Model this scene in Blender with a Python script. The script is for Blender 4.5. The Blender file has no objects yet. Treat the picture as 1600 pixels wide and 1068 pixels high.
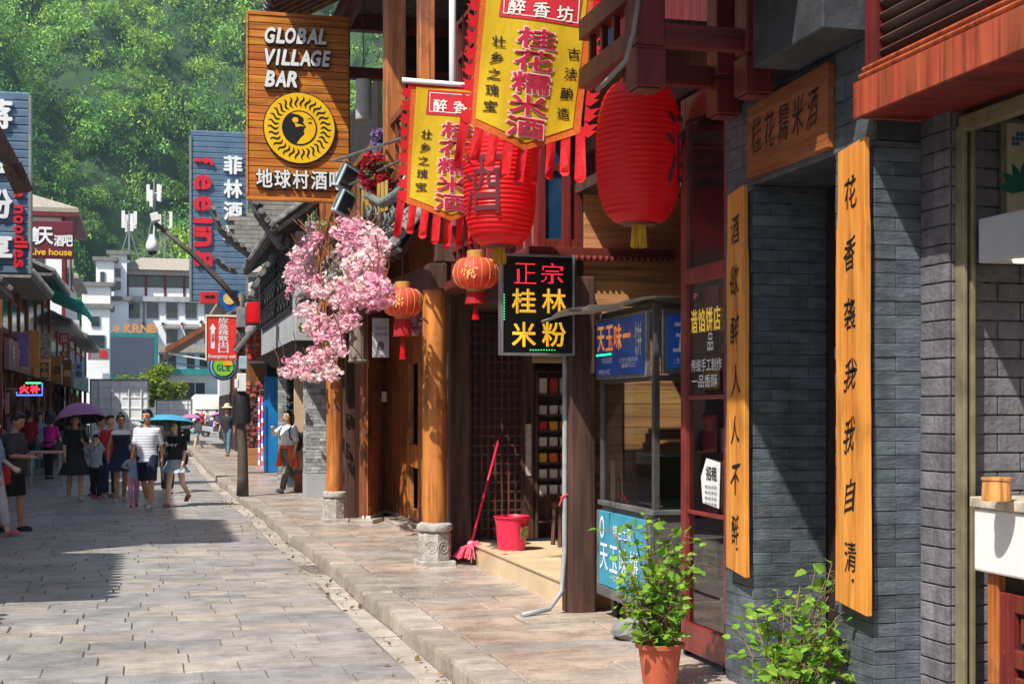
import bpy, bmesh, math, random
import numpy as np
from mathutils import Vector, Matrix
R = math.radians
random.seed(7); RNG = np.random.default_rng(7)
scn = bpy.context.scene
COL = scn.collection

# ------------------------------------------------------------------ camera
YAW, FPX, EYE, HORIZ = 14.27, 2222.0, 1.7, 640.0      # measured from the photograph (1600 x 1068)
cam_d = bpy.data.cameras.new("camera"); cam = bpy.data.objects.new("camera", cam_d); COL.objects.link(cam)
cam.location = (0, 0, EYE); cam.rotation_euler = (R(90), 0, R(-YAW))
cam_d.sensor_width = 36; cam_d.lens = 36 * FPX / 1600; cam_d.shift_y = (HORIZ - 534) / 1600
cam_d.clip_start = .05; cam_d.clip_end = 3000
scn.camera = cam
# ------------------------------------------------------------------ world, sun, exposure
SUN = Vector((1, .8, -1.8)).normalized()              # the way sunlight travels
elev = math.asin(-SUN.z); azim = math.atan2(-SUN.x, -SUN.y)
wd = bpy.data.worlds.new("World"); scn.world = wd; wd.use_nodes = True
nt = wd.node_tree; bg = nt.nodes["Background"]
sky = nt.nodes.new("ShaderNodeTexSky"); sky.sky_type = 'NISHITA'; sky.sun_disc = False
sky.sun_elevation = elev; sky.sun_rotation = azim; sky.air_density = 1.1; sky.dust_density = 1.5
nt.links.new(sky.outputs[0], bg.inputs[0]); bg.inputs[1].default_value = .12
sd = bpy.data.lights.new("sun", 'SUN'); sun = bpy.data.objects.new("sun", sd); COL.objects.link(sun)
sd.energy = 5.0; sd.angle = R(.5); sd.color = (1, .95, .86)
sun.rotation_euler = SUN.to_track_quat('-Z', 'Y').to_euler()
vs = scn.view_settings; vs.view_transform = 'Standard'; vs.look = 'None'; vs.exposure = .45; vs.gamma = 1
scn.cycles.max_bounces = 6; scn.cycles.diffuse_bounces = 3; scn.cycles.glossy_bounces = 3
scn.cycles.transmission_bounces = 4; scn.cycles.transparent_max_bounces = 10; scn.cycles.volume_bounces = 0
scn.cycles.use_denoising = True; scn.cycles.sample_clamp_indirect = 6

# ------------------------------------------------------------------ measuring: a pixel of the photo on a real plane
SA, CA = math.sin(R(YAW)), math.cos(R(YAW))
def P(px, py, X=None, Y=None, Z=None, d=None):
    cx, cz = (px - 800) / FPX, (HORIZ - py) / FPX
    rx, ry, rz = SA + cx * CA, CA - cx * SA, cz
    if X is not None: d = X / rx
    elif Y is not None: d = Y / ry
    elif Z is not None: d = (Z - EYE) / rz
    return Vector((rx * d, ry * d, EYE + rz * d))

# ------------------------------------------------------------------ materials
def C(r, g, b):
    f = lambda c: (c / 255 / 12.92 if c / 255 <= .04045 else ((c / 255 + .055) / 1.055) ** 2.4)
    return (f(r), f(g), f(b), 1)
_M = {}
def _new(name):
    m = bpy.data.materials.new(name); m.use_nodes = True
    n = m.node_tree; return m, n, n.nodes["Principled BSDF"], n.nodes.new, n.links.new
def mat(name, c1, c2=None, rough=.6, scale=6, stretch=(1, 1, 1), isl=0., bump=0., bscale=None, metal=0., emit=0., trans=0., spec=.4,
        detail=5, dirt=None, rvar=0., coat=0.):
    """noise-mixed colour c1..c2, per-island tint, bump; trans = share of light passing through thin cloth, leaf or paper"""
    if name in _M: return _M[name]
    m, t, b, N, L = _new(name)
    c2 = c2 or tuple(x * .78 for x in c1[:3]) + (1,)
    tc = N("ShaderNodeTexCoord"); mp = N("ShaderNodeMapping"); mp.inputs["Scale"].default_value = stretch
    L(tc.outputs["Object"], mp.inputs[0])
    no = N("ShaderNodeTexNoise"); no.inputs["Scale"].default_value = scale; no.inputs["Detail"].default_value = detail
    L(mp.outputs[0], no.inputs["Vector"])
    rp = N("ShaderNodeValToRGB"); e = rp.color_ramp.elements
    e[0].position, e[1].position = .3, .7; e[0].color, e[1].color = c2, c1
    L(no.outputs[0], rp.inputs[0]); col = rp.outputs[0]
    if dirt:
        n2 = N("ShaderNodeTexNoise"); n2.inputs["Scale"].default_value = dirt[1]; n2.inputs["Detail"].default_value = 8
        n2.inputs["Roughness"].default_value = .7
        L(tc.outputs["Object"], n2.inputs["Vector"])
        r2 = N("ShaderNodeValToRGB"); r2.color_ramp.elements[0].position = dirt[2]; r2.color_ramp.elements[1].position = dirt[2] + .16
        L(n2.outputs[0], r2.inputs[0])
        mx = N("ShaderNodeMix"); mx.data_type = 'RGBA'
        L(r2.outputs[0], mx.inputs[0]); L(col, mx.inputs[6]); mx.inputs[7].default_value = dirt[0]; col = mx.outputs[2]
    if isl:
        g = N("ShaderNodeNewGeometry"); hs = N("ShaderNodeHueSaturation")
        mr = N("ShaderNodeMapRange"); mr.inputs[3].default_value = 1 - isl; mr.inputs[4].default_value = 1 + isl
        L(g.outputs["Random Per Island"], mr.inputs[0]); L(mr.outputs[0], hs.inputs["Value"])
        m2 = N("ShaderNodeMath"); m2.operation = 'MULTIPLY'; m2.inputs[1].default_value = 7.31
        fr = N("ShaderNodeMath"); fr.operation = 'FRACT'
        m3 = N("ShaderNodeMapRange"); m3.inputs[3].default_value = .5 - isl * .07; m3.inputs[4].default_value = .5 + isl * .07
        L(g.outputs["Random Per Island"], m2.inputs[0]); L(m2.outputs[0], fr.inputs[0]); L(fr.outputs[0], m3.inputs[0]); L(m3.outputs[0], hs.inputs["Hue"])
        L(col, hs.inputs["Color"]); col = hs.outputs[0]
    L(col, b.inputs["Base Color"])
    b.inputs["Roughness"].default_value = rough; b.inputs["Metallic"].default_value = metal
    b.inputs["Specular IOR Level"].default_value = spec
    if coat: b.inputs["Coat Weight"].default_value = coat; b.inputs["Coat Roughness"].default_value = .15
    if rvar:
        mr2 = N("ShaderNodeMapRange"); mr2.inputs[3].default_value = rough - rvar; mr2.inputs[4].default_value = rough + rvar
        n4 = N("ShaderNodeTexNoise"); n4.inputs["Scale"].default_value = 1.7; n4.inputs["Detail"].default_value = 6
        L(tc.outputs["Object"], n4.inputs["Vector"]); L(n4.outputs[0], mr2.inputs[0]); L(mr2.outputs[0], b.inputs["Roughness"])
    if bump:
        bp = N("ShaderNodeBump"); bp.inputs["Strength"].default_value = bump; bp.inputs["Distance"].default_value = .02
        if bscale:
            n3 = N("ShaderNodeTexNoise"); n3.inputs["Scale"].default_value = bscale; n3.inputs["Detail"].default_value = 6
            L(mp.outputs[0], n3.inputs["Vector"]); L(n3.outputs[0], bp.inputs["Height"])
        else: L(no.outputs[0], bp.inputs["Height"])
        L(bp.outputs[0], b.inputs["Normal"])
    if emit:
        L(col, b.inputs["Emission Color"]); b.inputs["Emission Strength"].default_value = emit
    if trans:
        tr = N("ShaderNodeBsdfTranslucent"); L(col, tr.inputs[0]); ms = N("ShaderNodeMixShader"); ms.inputs[0].default_value = trans
        L(b.outputs[0], ms.inputs[1]); L(tr.outputs[0], ms.inputs[2]); L(ms.outputs[0], t.nodes["Material Output"].inputs[0])
    _M[name] = m; return m
def _mul(t, col, src, lo, hi, a=.3, b=.7):
    """multiply a colour by a noise mapped to lo..hi"""
    N, L = t.nodes.new, t.links.new; mr = N("ShaderNodeMapRange"); mr.inputs[1].default_value = a; mr.inputs[2].default_value = b; mr.inputs[3].default_value = lo; mr.inputs[4].default_value = hi
    L(src, mr.inputs[0]); mx = N("ShaderNodeMix"); mx.data_type = 'RGBA'; mx.blend_type = 'MULTIPLY'; mx.inputs[0].default_value = 1
    L(col, mx.inputs[6]); L(mr.outputs[0], mx.inputs[7]); return mx.outputs[2]
def _noise(t, scale, stretch=(1, 1, 1), detail=6, rough=.6):
    N, L = t.nodes.new, t.links.new; tc = N("ShaderNodeTexCoord"); mp = N("ShaderNodeMapping"); mp.inputs["Scale"].default_value = stretch; L(tc.outputs["Object"], mp.inputs[0])
    no = N("ShaderNodeTexNoise"); no.inputs["Scale"].default_value = scale; no.inputs["Detail"].default_value = detail; no.inputs["Roughness"].default_value = rough; L(mp.outputs[0], no.inputs["Vector"]); return no.outputs[0]
def paving_mat(name, cols, lo, hi):
    """worn street stone: each stone its own colour, streaks of the split, blotchy stains, speckle, patchy polish"""
    m, t, b, N, L = _new(name); g = N("ShaderNodeNewGeometry"); rp = N("ShaderNodeValToRGB"); e = rp.color_ramp.elements; rp.color_ramp.interpolation = 'CONSTANT'
    while len(e) < len(cols): e.new(.5)
    for i, c in enumerate(cols): e[i].position = i / len(cols); e[i].color = c
    L(g.outputs["Random Per Island"], rp.inputs[0]); col = rp.outputs[0]
    st = _noise(t, 2.2, (1, 7, 1), 9, .7); bl = _noise(t, .8, (1, 1, 1), 8, .7); sp = _noise(t, 55, (1, 1, 1), 3); b2 = _noise(t, 3.4, (1, 1, 1), 7, .75)
    col = _mul(t, col, st, .74, 1.16); col = _mul(t, col, bl, .66, 1.12); col = _mul(t, col, sp, .86, 1.1); col = _mul(t, col, b2, .72, 1.08, .34, .56)
    L(col, b.inputs["Base Color"]); mr = N("ShaderNodeMapRange"); mr.inputs[1].default_value = .3; mr.inputs[2].default_value = .7; mr.inputs[3].default_value = lo; mr.inputs[4].default_value = hi; L(b2, mr.inputs[0]); L(mr.outputs[0], b.inputs["Roughness"])
    ad = N("ShaderNodeMath"); ad.operation = 'ADD'; L(st, ad.inputs[0]); L(b2, ad.inputs[1]); bp = N("ShaderNodeBump"); bp.inputs["Strength"].default_value = .45; bp.inputs["Distance"].default_value = .02; L(ad.outputs[0], bp.inputs["Height"]); L(bp.outputs[0], b.inputs["Normal"])
    b.inputs["Specular IOR Level"].default_value = .5; _M[name] = m; return m
def wood(name, c1, c2, axis='z', rough=.5, isl=.12, scale=5, bump=.25, dirt=None, coat=0., spec=.4):
    s = {'x': (.12, 1.6, 1.6), 'y': (1.6, .12, 1.6), 'z': (1.6, 1.6, .12)}[axis]
    m = mat(name, c1, c2, rough, scale * 2.2, s, isl, bump, None, 0, 0, 0, spec, 7, dirt, .1, coat)
    t = m.node_tree; b = t.nodes["Principled BSDF"]; src = b.inputs["Base Color"].links[0].from_socket; i = 'xyz'.index(axis)
    f = [26.] * 3; f[i] = .9; k = [5.] * 3; k[i] = 1.6; q = [2.2] * 3; q[i] = .5
    col = _mul(t, src, _noise(t, 1, f, 4), .5, 1.05, .33, .47); col = _mul(t, col, _noise(t, 1, k, 5), .62, 1.04, .28, .42); col = _mul(t, col, _noise(t, 1, q, 5), .78, 1.1)
    t.links.new(col, b.inputs["Base Color"]); return m
def glass(name, tint=(.75, .82, .82, 1), refl=.16, rough=.02):
    if name in _M: return _M[name]
    m, t, b, N, L = _new(name)
    tr = N("ShaderNodeBsdfTransparent"); tr.inputs[0].default_value = tint
    gl = N("ShaderNodeBsdfGlossy"); gl.inputs["Roughness"].default_value = rough
    fr = N("ShaderNodeFresnel"); fr.inputs[0].default_value = 1.5
    ad = N("ShaderNodeMath"); ad.inputs[1].default_value = refl - .04; L(fr.outputs[0], ad.inputs[0])
    ms = N("ShaderNodeMixShader"); L(ad.outputs[0], ms.inputs[0]); L(tr.outputs[0], ms.inputs[1]); L(gl.outputs[0], ms.inputs[2])
    L(ms.outputs[0], t.nodes["Material Output"].inputs[0]); _M[name] = m; return m
def stripes(name, c1, c2, axis, period, rough=.8, duty=.35):
    """a surface with real stripes across one axis (striped cloth, corrugated sheet)"""
    if name in _M: return _M[name]
    m, t, b, N, L = _new(name)
    tc = N("ShaderNodeTexCoord"); sp = N("ShaderNodeSeparateXYZ"); L(tc.outputs["Object"], sp.inputs[0])
    a = N("ShaderNodeMath"); a.operation = 'DIVIDE'; a.inputs[1].default_value = period; L(sp.outputs['xyz'.index(axis)], a.inputs[0])
    f = N("ShaderNodeMath"); f.operation = 'FRACT'; L(a.outputs[0], f.inputs[0])
    g = N("ShaderNodeMath"); g.operation = 'LESS_THAN'; g.inputs[1].default_value = duty; L(f.outputs[0], g.inputs[0])
    mx = N("ShaderNodeMix"); mx.data_type = 'RGBA'; mx.inputs[6].default_value = c1; mx.inputs[7].default_value = c2
    L(g.outputs[0], mx.inputs[0]); L(mx.outputs[2], b.inputs["Base Color"]); b.inputs["Roughness"].default_value = rough
    _M[name] = m; return m

# ------------------------------------------------------------------ mesh building
ORG = {}                                   # world position of every object's origin
def origin(o):
    return ORG.get(o.name, Vector((0, 0, 0))) if o else Vector((0, 0, 0))
def tag(o, label=None, cat=None, group=None, kind=None):
    for k, v in (('label', label), ('category', cat), ('group', group), ('kind', kind)):
        if v: o[k] = v
    return o
def T(name, loc, label, cat, group=None, kind=None):
    o = bpy.data.objects.new(name, None); o.empty_display_size = .1; COL.objects.link(o)
    o.location = loc; ORG[o.name] = Vector(loc); return tag(o, label, cat, group, kind)
def link_mesh(me, name, m, parent=None, org=None):
    o = bpy.data.objects.new(name, me); COL.objects.link(o)
    for mm in (m if isinstance(m, (list, tuple)) else [m]): me.materials.append(mm)
    if parent: o.parent = parent; ORG[o.name] = Vector(origin(parent))
    else:
        ORG[o.name] = Vector(org) if org is not None else Vector((0, 0, 0)); o.location = ORG[o.name]
    return o
class MB:
    def __init__(s): s.v, s.f, s.m = [], [], []
    def add(s, vs, fs, mi=0):
        n = len(s.v); s.v.extend(tuple(q) for q in vs); s.f.extend(tuple(i + n for i in f) for f in fs); s.m.extend([mi] * len(fs)); return s
    def obox(s, c, a, b, e, mi=0):
        c, a, b, e = Vector(c), Vector(a), Vector(b), Vector(e)
        if a.cross(b).dot(e) < 0: a = -a
        q = [c + a * i + b * j + e * k for k in (-1, 1) for j in (-1, 1) for i in (-1, 1)]
        return s.add(q, [(0, 2, 3, 1), (4, 5, 7, 6), (0, 1, 5, 4), (2, 6, 7, 3), (0, 4, 6, 2), (1, 3, 7, 5)], mi)
    def box(s, x0, x1, y0, y1, z0, z1, mi=0):
        return s.obox(((x0 + x1) / 2, (y0 + y1) / 2, (z0 + z1) / 2), (abs(x1 - x0) / 2, 0, 0), (0, abs(y1 - y0) / 2, 0), (0, 0, abs(z1 - z0) / 2), mi)
    def bar(s, p, q, w, h, up=(0, 0, 1), mi=0):
        p, q = Vector(p), Vector(q); d = q - p; a = d.cross(Vector(up))
        if a.length < 1e-6: a = d.cross(Vector((1, 0, 0)))
        a.normalize(); b = a.cross(d).normalized()
        return s.obox((p + q) / 2, d / 2, a * w / 2, b * h / 2, mi)
    def tube(s, pts, r, n=8, mi=0, caps=True):
        pts = [Vector(p) for p in pts]; r = r if isinstance(r, (list, tuple)) else [r] * len(pts); vs, fs = [], []
        a = None
        for i, p in enumerate(pts):
            d = (pts[min(i + 1, len(pts) - 1)] - pts[max(i - 1, 0)]).normalized()
            if a is None: a = d.orthogonal().normalized()
            a = (a - d * a.dot(d)); a = a.normalized() if a.length > 1e-6 else d.orthogonal().normalized(); b = d.cross(a)
            vs += [p + (a * math.cos(2 * math.pi * k / n) + b * math.sin(2 * math.pi * k / n)) * r[i] for k in range(n)]
        for i in range(len(pts) - 1):
            fs += [(i * n + k, i * n + (k + 1) % n, (i + 1) * n + (k + 1) % n, (i + 1) * n + k) for k in range(n)]
        if caps: fs += [tuple(range(n))[::-1], tuple((len(pts) - 1) * n + k for k in range(n))]
        return s.add(vs, fs, mi)
    def lathe(s, c, prof, n=20, mi=0, sx=1, sy=1, caps=True, wob=None):
        c = Vector(c); vs, fs = [], []
        for r, z in prof:
            vs += [c + Vector((r * sx * math.cos(2 * math.pi * k / n) * (wob(k / n, z) if wob else 1), r * sy * math.sin(2 * math.pi * k / n) * (wob(k / n, z) if wob else 1), z)) for k in range(n)]
        for i in range(len(prof) - 1):
            fs += [(i * n + k, i * n + (k + 1) % n, (i + 1) * n + (k + 1) % n, (i + 1) * n + k) for k in range(n)]
        if caps: fs += [tuple(range(n))[::-1], tuple((len(prof) - 1) * n + k for k in range(n))]
        return s.add(vs, fs, mi)
    def ball(s, c, rx, ry=None, rz=None, n=10, mi=0, M=None):
        ry, rz = ry or rx, rz or rx; c = Vector(c); vs, fs = [], []; h = n // 2 + 1
        for i in range(h + 1):
            t = math.pi * i / h
            for k in range(n):
                q = Vector((rx * math.sin(t) * math.cos(2 * math.pi * k / n), ry * math.sin(t) * math.sin(2 * math.pi * k / n), -rz * math.cos(t)))
                vs.append(c + (M @ q if M else q))
        for i in range(h): fs += [(i * n + k, i * n + (k + 1) % n, (i + 1) * n + (k + 1) % n, (i + 1) * n + k) for k in range(n)]
        return s.add(vs, fs, mi)
    def prism(s, poly, fr, dep, mi=0):
        """outline in a frame (o, u, v), from depth dep[0] to dep[1] along n = u x v"""
        o, u, v = [Vector(q) for q in fr]; w = u.cross(v).normalized(); n = len(poly)
        ar = sum(poly[i][0] * poly[(i + 1) % n][1] - poly[(i + 1) % n][0] * poly[i][1] for i in range(n))
        if ar < 0: poly = poly[::-1]
        vs = [o + u * x + v * y + w * t for t in dep for x, y in poly]
        return s.add(vs, [tuple(range(n))[::-1], tuple(range(n, 2 * n))] + [(i, (i + 1) % n, n + (i + 1) % n, n + i) for i in range(n)], mi)
    def quad(s, a, b, c, d, mi=0): return s.add([a, b, c, d], [(0, 1, 2, 3)], mi)
    def build(s, name, m, parent=None, smooth=False, bevel=0., org=None, label=None, sub=0):
        o0 = origin(parent) if parent else Vector(org) if org is not None else Vector((0, 0, 0))
        me = bpy.data.meshes.new(name)
        me.from_pydata([(x - o0.x, y - o0.y, z - o0.z) for x, y, z in s.v], [], s.f)
        me.polygons.foreach_set("material_index", s.m)
        if smooth is True: me.polygons.foreach_set("use_smooth", [True] * len(s.f))
        o = link_mesh(me, name, m, parent, o0)
        if smooth == 'auto': me.shade_smooth() if hasattr(me, 'shade_smooth') else None; me.set_sharp_from_angle(angle=R(35))
        if bevel:
            b = o.modifiers.new("bevel", 'BEVEL'); b.width = bevel; b.segments = 2; b.limit_method = 'ANGLE'; b.angle_limit = R(50)
        if label: o['label'] = label
        return o
def np_mesh(name, V, F, m, parent=None, org=None, smooth=False):
    """V (n,3), F (k,4) world coordinates"""
    o0 = origin(parent) if parent else Vector(org) if org is not None else Vector((0, 0, 0))
    V = (V - np.array(o0[:])).astype(np.float32); k = F.shape[1]
    me = bpy.data.meshes.new(name); me.vertices.add(len(V)); me.vertices.foreach_set("co", V.ravel())
    me.loops.add(F.size); me.loops.foreach_set("vertex_index", F.astype(np.int32).ravel())
    me.polygons.add(len(F)); me.polygons.foreach_set("loop_start", np.arange(0, F.size, k, dtype=np.int32))
    if smooth: me.polygons.foreach_set("use_smooth", np.ones(len(F), bool))
    me.update(calc_edges=True); return link_mesh(me, name, m, parent, o0)
def leaves_at(cent, size, up=.3, fold=.25, aspect=1.6, out=None):
    """one folded leaf (two quads hinged on the midrib) per row of cent; returns V, F"""
    n = len(cent); size = np.broadcast_to(np.asarray(size, float), (n,))[:, None]
    a = RNG.normal(size=(n, 3)); a[:, 2] *= .6; a /= np.linalg.norm(a, axis=1)[:, None]
    nr = RNG.normal(size=(n, 3)) * .7
    if out is not None: nr += out
    nr[:, 2] += up
    b = np.cross(nr, a); b /= np.linalg.norm(b, axis=1)[:, None] + 1e-9; nn = np.cross(a, b)
    L, W = size * aspect * .5, size * .5
    t0, t1 = cent - a * L, cent + a * L; f = nn * size * fold
    m0, m1 = cent - a * L * .3, cent + a * L * .35
    V = np.stack([t0, m0 + b * W + f, m1 + b * W * .8 + f, t1, m1 - b * W * .8 + f, m0 - b * W + f], 1).reshape(-1, 3)
    i = np.arange(n)[:, None] * 6
    F = np.concatenate([i + np.array([[0, 1, 2, 3]]), i + np.array([[0, 3, 4, 5]])], 0); return V, F
def copy_tree(o, loc, label=None, group=None, rz=None):
    c = o.copy(); COL.objects.link(c); c.location = loc; ORG[c.name] = Vector(loc)
    if rz is not None: c.rotation_euler.z = rz
    if label: c['label'] = label
    if group: c['group'] = group
    for ch in list(o.children):
        k = ch.copy(); COL.objects.link(k); k.parent = c
        for g in list(ch.children): q = g.copy(); COL.objects.link(q); q.parent = k
    return c

# ------------------------------------------------------------------ writing: glyph outlines of Blender's own built-in font
_G = {}
def glyph(s, bold=0., ital=0.):
    k = (s, bold, ital)
    if k not in _G:
        c = bpy.data.curves.new("g", 'FONT'); c.body = s; c.offset = bold; c.shear = ital; c.resolution_u = 3
        o = bpy.data.objects.new("g", c); me = bpy.data.meshes.new_from_object(o)
        v = [Vector(q.co) for q in me.vertices]; f = [tuple(p.vertices) for p in me.polygons]
        if not v: v = [Vector((0, 0, 0))]
        x0, x1 = min(q.x for q in v), max(q.x for q in v); y0, y1 = min(q.y for q in v), max(q.y for q in v)
        _G[k] = (v, f, x0, x1, y0, y1)
        bpy.data.objects.remove(o); bpy.data.meshes.remove(me); bpy.data.curves.remove(c)
    return _G[k]
def put(mb, s, o, u, v, w, h, bold=.0, ital=0., lift=.003, brush=0., mi=0, thick=0.):
    """write s so that its outline fills a w x h rectangle centred on o in the plane u, v"""
    if bold > .006:                            # heavier strokes: the outline laid a few times side by side
        vs, fs, x0, x1, y0, y1 = glyph(s, 0, ital); sx = w / max(x1 - x0, 1e-6); sy = h / max(y1 - y0, 1e-6); st = random.getstate()
        for i in range(9):
            a = i * math.pi / 4; k = bold * .9 if i else 0; random.setstate(st)
            put(mb, s, Vector(o) + Vector(u) * math.cos(a) * k * sx + Vector(v) * math.sin(a) * k * sy, u, v, w - bold * 1.4 * sx, h - bold * 1.4 * sy, 0, ital, lift + i * .00022, brush, mi, thick)
        return
    vs, fs, x0, x1, y0, y1 = glyph(s, bold, ital); o, u, v = Vector(o), Vector(u), Vector(v); n = u.cross(v)
    sx, sy = w / max(x1 - x0, 1e-6), h / max(y1 - y0, 1e-6); q = []
    ph = random.random() * 6
    for p in vs:
        X, Yv = (p.x - (x0 + x1) / 2) * sx, (p.y - (y0 + y1) / 2) * sy
        if brush: X, Yv = X + brush * w * math.sin(Yv / h * 5 + ph) * .5, Yv + brush * h * .8 * X / w + brush * h * .3 * math.sin(X / w * 7 + ph)
        q.append(o + u * X + v * Yv + n * lift)
    if thick:
        m = len(q); ed = {}
        for f in fs:
            for i in range(len(f)):
                e = (f[i], f[(i + 1) % len(f)])
                if (e[1], e[0]) in ed: del ed[(e[1], e[0])]
                else: ed[e] = 1
        mb.add(q + [p - n * thick for p in q], list(fs) + [(a + m, b + m, b, a) for a, b in ed], mi)
    else: mb.add(q, fs, mi)
def dots(s, w, h, nx, ny):
    """grid points (0..w, 0..h, centred) that fall inside the glyph: for dot-lit signs"""
    vs, fs, x0, x1, y0, y1 = glyph(s, 0.004); out = []
    tr = [(vs[f[0]], vs[f[i]], vs[f[i + 1]]) for f in fs for i in range(1, len(f) - 1)]
    for j in range(ny):
        for i in range(nx):
            px, py = x0 + (x1 - x0) * (i + .5) / nx, y0 + (y1 - y0) * (j + .5) / ny
            for a, b, c in tr:
                d1 = (b.x - a.x) * (py - a.y) - (b.y - a.y) * (px - a.x); d2 = (c.x - b.x) * (py - b.y) - (c.y - b.y) * (px - b.x); d3 = (a.x - c.x) * (py - c.y) - (a.y - c.y) * (px - c.x)
                if (d1 >= 0 and d2 >= 0 and d3 >= 0) or (d1 <= 0 and d2 <= 0 and d3 <= 0):
                    out.append(((i + .5) / nx * w - w / 2, (j + .5) / ny * h - h / 2)); break
    return out
UX, UY, UZ = Vector((1, 0, 0)), Vector((0, 1, 0)), Vector((0, 0, 1))
TOCAM = (UX, UZ)          # a board facing -Y
TOST = (-UY, UZ)          # a board facing -X (the street)
# ------------------------------------------------------------------ palette
slate = mat("slate_brick", C(98, 107, 114), C(68, 77, 84), .5, 9, (1, 1, 3), .22, .3, 30, dirt=(C(116, 118, 118), 5, .66), rvar=.1)
purple_brick = mat("grey_brick", C(124, 120, 126), C(94, 91, 97), .7, 12, isl=.14, bump=.4, bscale=40, dirt=(C(72, 70, 76), 6, .6))
for m_ in (slate, purple_brick):                       # rain streaks and old patches on the masonry
    t_ = m_.node_tree; b_ = t_.nodes["Principled BSDF"]; c_ = b_.inputs["Base Color"].links[0].from_socket
    c_ = _mul(t_, c_, _noise(t_, 1, (5, 5, .5), 7, .7), .68, 1.14, .34, .62); c_ = _mul(t_, c_, _noise(t_, 1.3, (1, 1, 1), 7, .75), .74, 1.16); t_.links.new(c_, b_.inputs["Base Color"])
mortar = mat("mortar", C(176, 176, 172), C(140, 140, 138), .9, 30, bump=.3)
mortar_dark = mat("dark_mortar", C(66, 70, 74), C(44, 48, 52), .9, 30, bump=.3)
paving = paving_mat("street_stone", [C(166, 160, 155), C(176, 166, 156), C(154, 151, 150), C(172, 165, 161), C(160, 156, 155), C(177, 167, 156), C(168, 162, 157)], .22, .5)
walk_stone = paving_mat("sidewalk_stone", [C(188, 172, 158), C(170, 159, 149), C(190, 168, 152), C(180, 171, 162), C(182, 162, 147), C(166, 158, 152)], .16, .45)
kerb_stone = paving_mat("kerb_stone", [C(176, 162, 150), C(166, 156, 146), C(184, 172, 160)], .4, .65)
gutter_stone = paving_mat("gutter_stone", [C(182, 172, 160), C(172, 164, 154), C(188, 178, 166)], .45, .7)
soil = mat("joint_dirt", C(122, 113, 105), C(88, 80, 74), .95, 14, bump=.4)
asphalt = mat("far_road", C(158, 152, 150), C(128, 124, 124), .7, 8, bump=.2)
orange_wood = wood("orange_wood", C(204, 132, 66), C(150, 84, 38), dirt=(C(116, 68, 42), 1.7, .52), coat=.1)
orange_plank = wood("orange_plank", C(212, 136, 48), C(168, 92, 24), 'x', dirt=(C(120, 66, 26), 1.6, .6))
honey_wood = wood("honey_board", C(232, 166, 72), C(200, 124, 42), dirt=(C(160, 92, 36), 3, .62), coat=.2)
brown_wood = wood("brown_wood", C(150, 92, 52), C(96, 56, 30), dirt=(C(60, 38, 26), 2, .58))
dark_wood = wood("dark_wood", C(98, 68, 54), C(56, 38, 32), dirt=(C(140, 118, 104), 2.6, .66), rough=.7)
red_wood = wood("red_wood", C(120, 44, 34), C(84, 28, 24), dirt=(C(60, 24, 20), 3, .6), coat=.15)
red_wood_x = wood("red_wood_bar", C(126, 48, 36), C(88, 30, 24), 'x', coat=.15)
canopy_wood = wood("canopy_wood", C(176, 84, 50), C(132, 54, 32), isl=.1, coat=.25)
canopy_under = wood("canopy_soffit", C(130, 46, 34), C(92, 30, 22), 'x')
louvre_mat = wood("louvre_wood", C(92, 66, 58), C(60, 42, 38), 'y')
siding = wood("siding", C(206, 154, 100), C(166, 116, 70), 'x', isl=.15)
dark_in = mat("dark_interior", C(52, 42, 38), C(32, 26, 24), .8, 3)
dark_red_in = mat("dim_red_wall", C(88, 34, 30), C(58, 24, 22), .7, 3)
tile_roof_m = mat("roof_tile", C(136, 134, 130), C(92, 91, 90), .8, 9, isl=.25, bump=.4, bscale=30, dirt=(C(140, 134, 124), 4, .62))
white_wall = mat("white_plaster", C(240, 242, 242), C(226, 230, 232), .85, .6, bump=.1, dirt=(C(200, 204, 206), .5, .64))
cream_wall = mat("cream_plaster", C(216, 190, 158), C(190, 160, 128), .85, 1.5, bump=.1)
grey_wall = mat("grey_plaster", C(176, 178, 180), C(150, 152, 156), .8, 2, bump=.1, dirt=(C(120, 120, 122), 1.5, .6))
concrete = mat("concrete", C(150, 150, 146), C(112, 112, 110), .85, 5, bump=.35, bscale=25, dirt=(C(86, 86, 84), 2, .58))
maroon = mat("maroon_paint", C(120, 34, 40), C(92, 26, 30), .55, 4)
step_tile = mat("step_tile", C(224, 202, 166), C(200, 176, 140), .4, 3, isl=.05, dirt=(C(166, 140, 108), 2, .62))
stone_base_m = mat("carved_stone", C(186, 182, 176), C(140, 136, 130), .8, 14, bump=.5, bscale=50, dirt=(C(104, 100, 94), 5, .58))
win_glass = glass("window_glass"); dark_glass = glass("dim_glass", (.35, .42, .45, 1), .2)
sky_blue_glass = mat("sky_reflect_pane", C(30, 66, 98), C(24, 50, 78), .08, 2, spec=.9)  # mirrored sky put into the pane colour as an even blue
dark_pane = mat("dark_pane", C(46, 58, 66), C(34, 44, 52), .1, 2, spec=.8)
white_paint = mat("white_paint", C(232, 232, 230), C(214, 216, 216), .5, 6)
black_paint = mat("black_paint", C(26, 26, 28), C(18, 18, 20), .5, 6)
steel = mat("steel", C(168, 170, 172), C(128, 130, 134), .35, 10, metal=.7)
grey_metal = mat("grey_metal", C(140, 144, 146), C(112, 116, 120), .5, 8, metal=.2)
olive_metal = mat("olive_rail", C(150, 142, 112), C(116, 108, 84), .5, 8, metal=.3)

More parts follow.
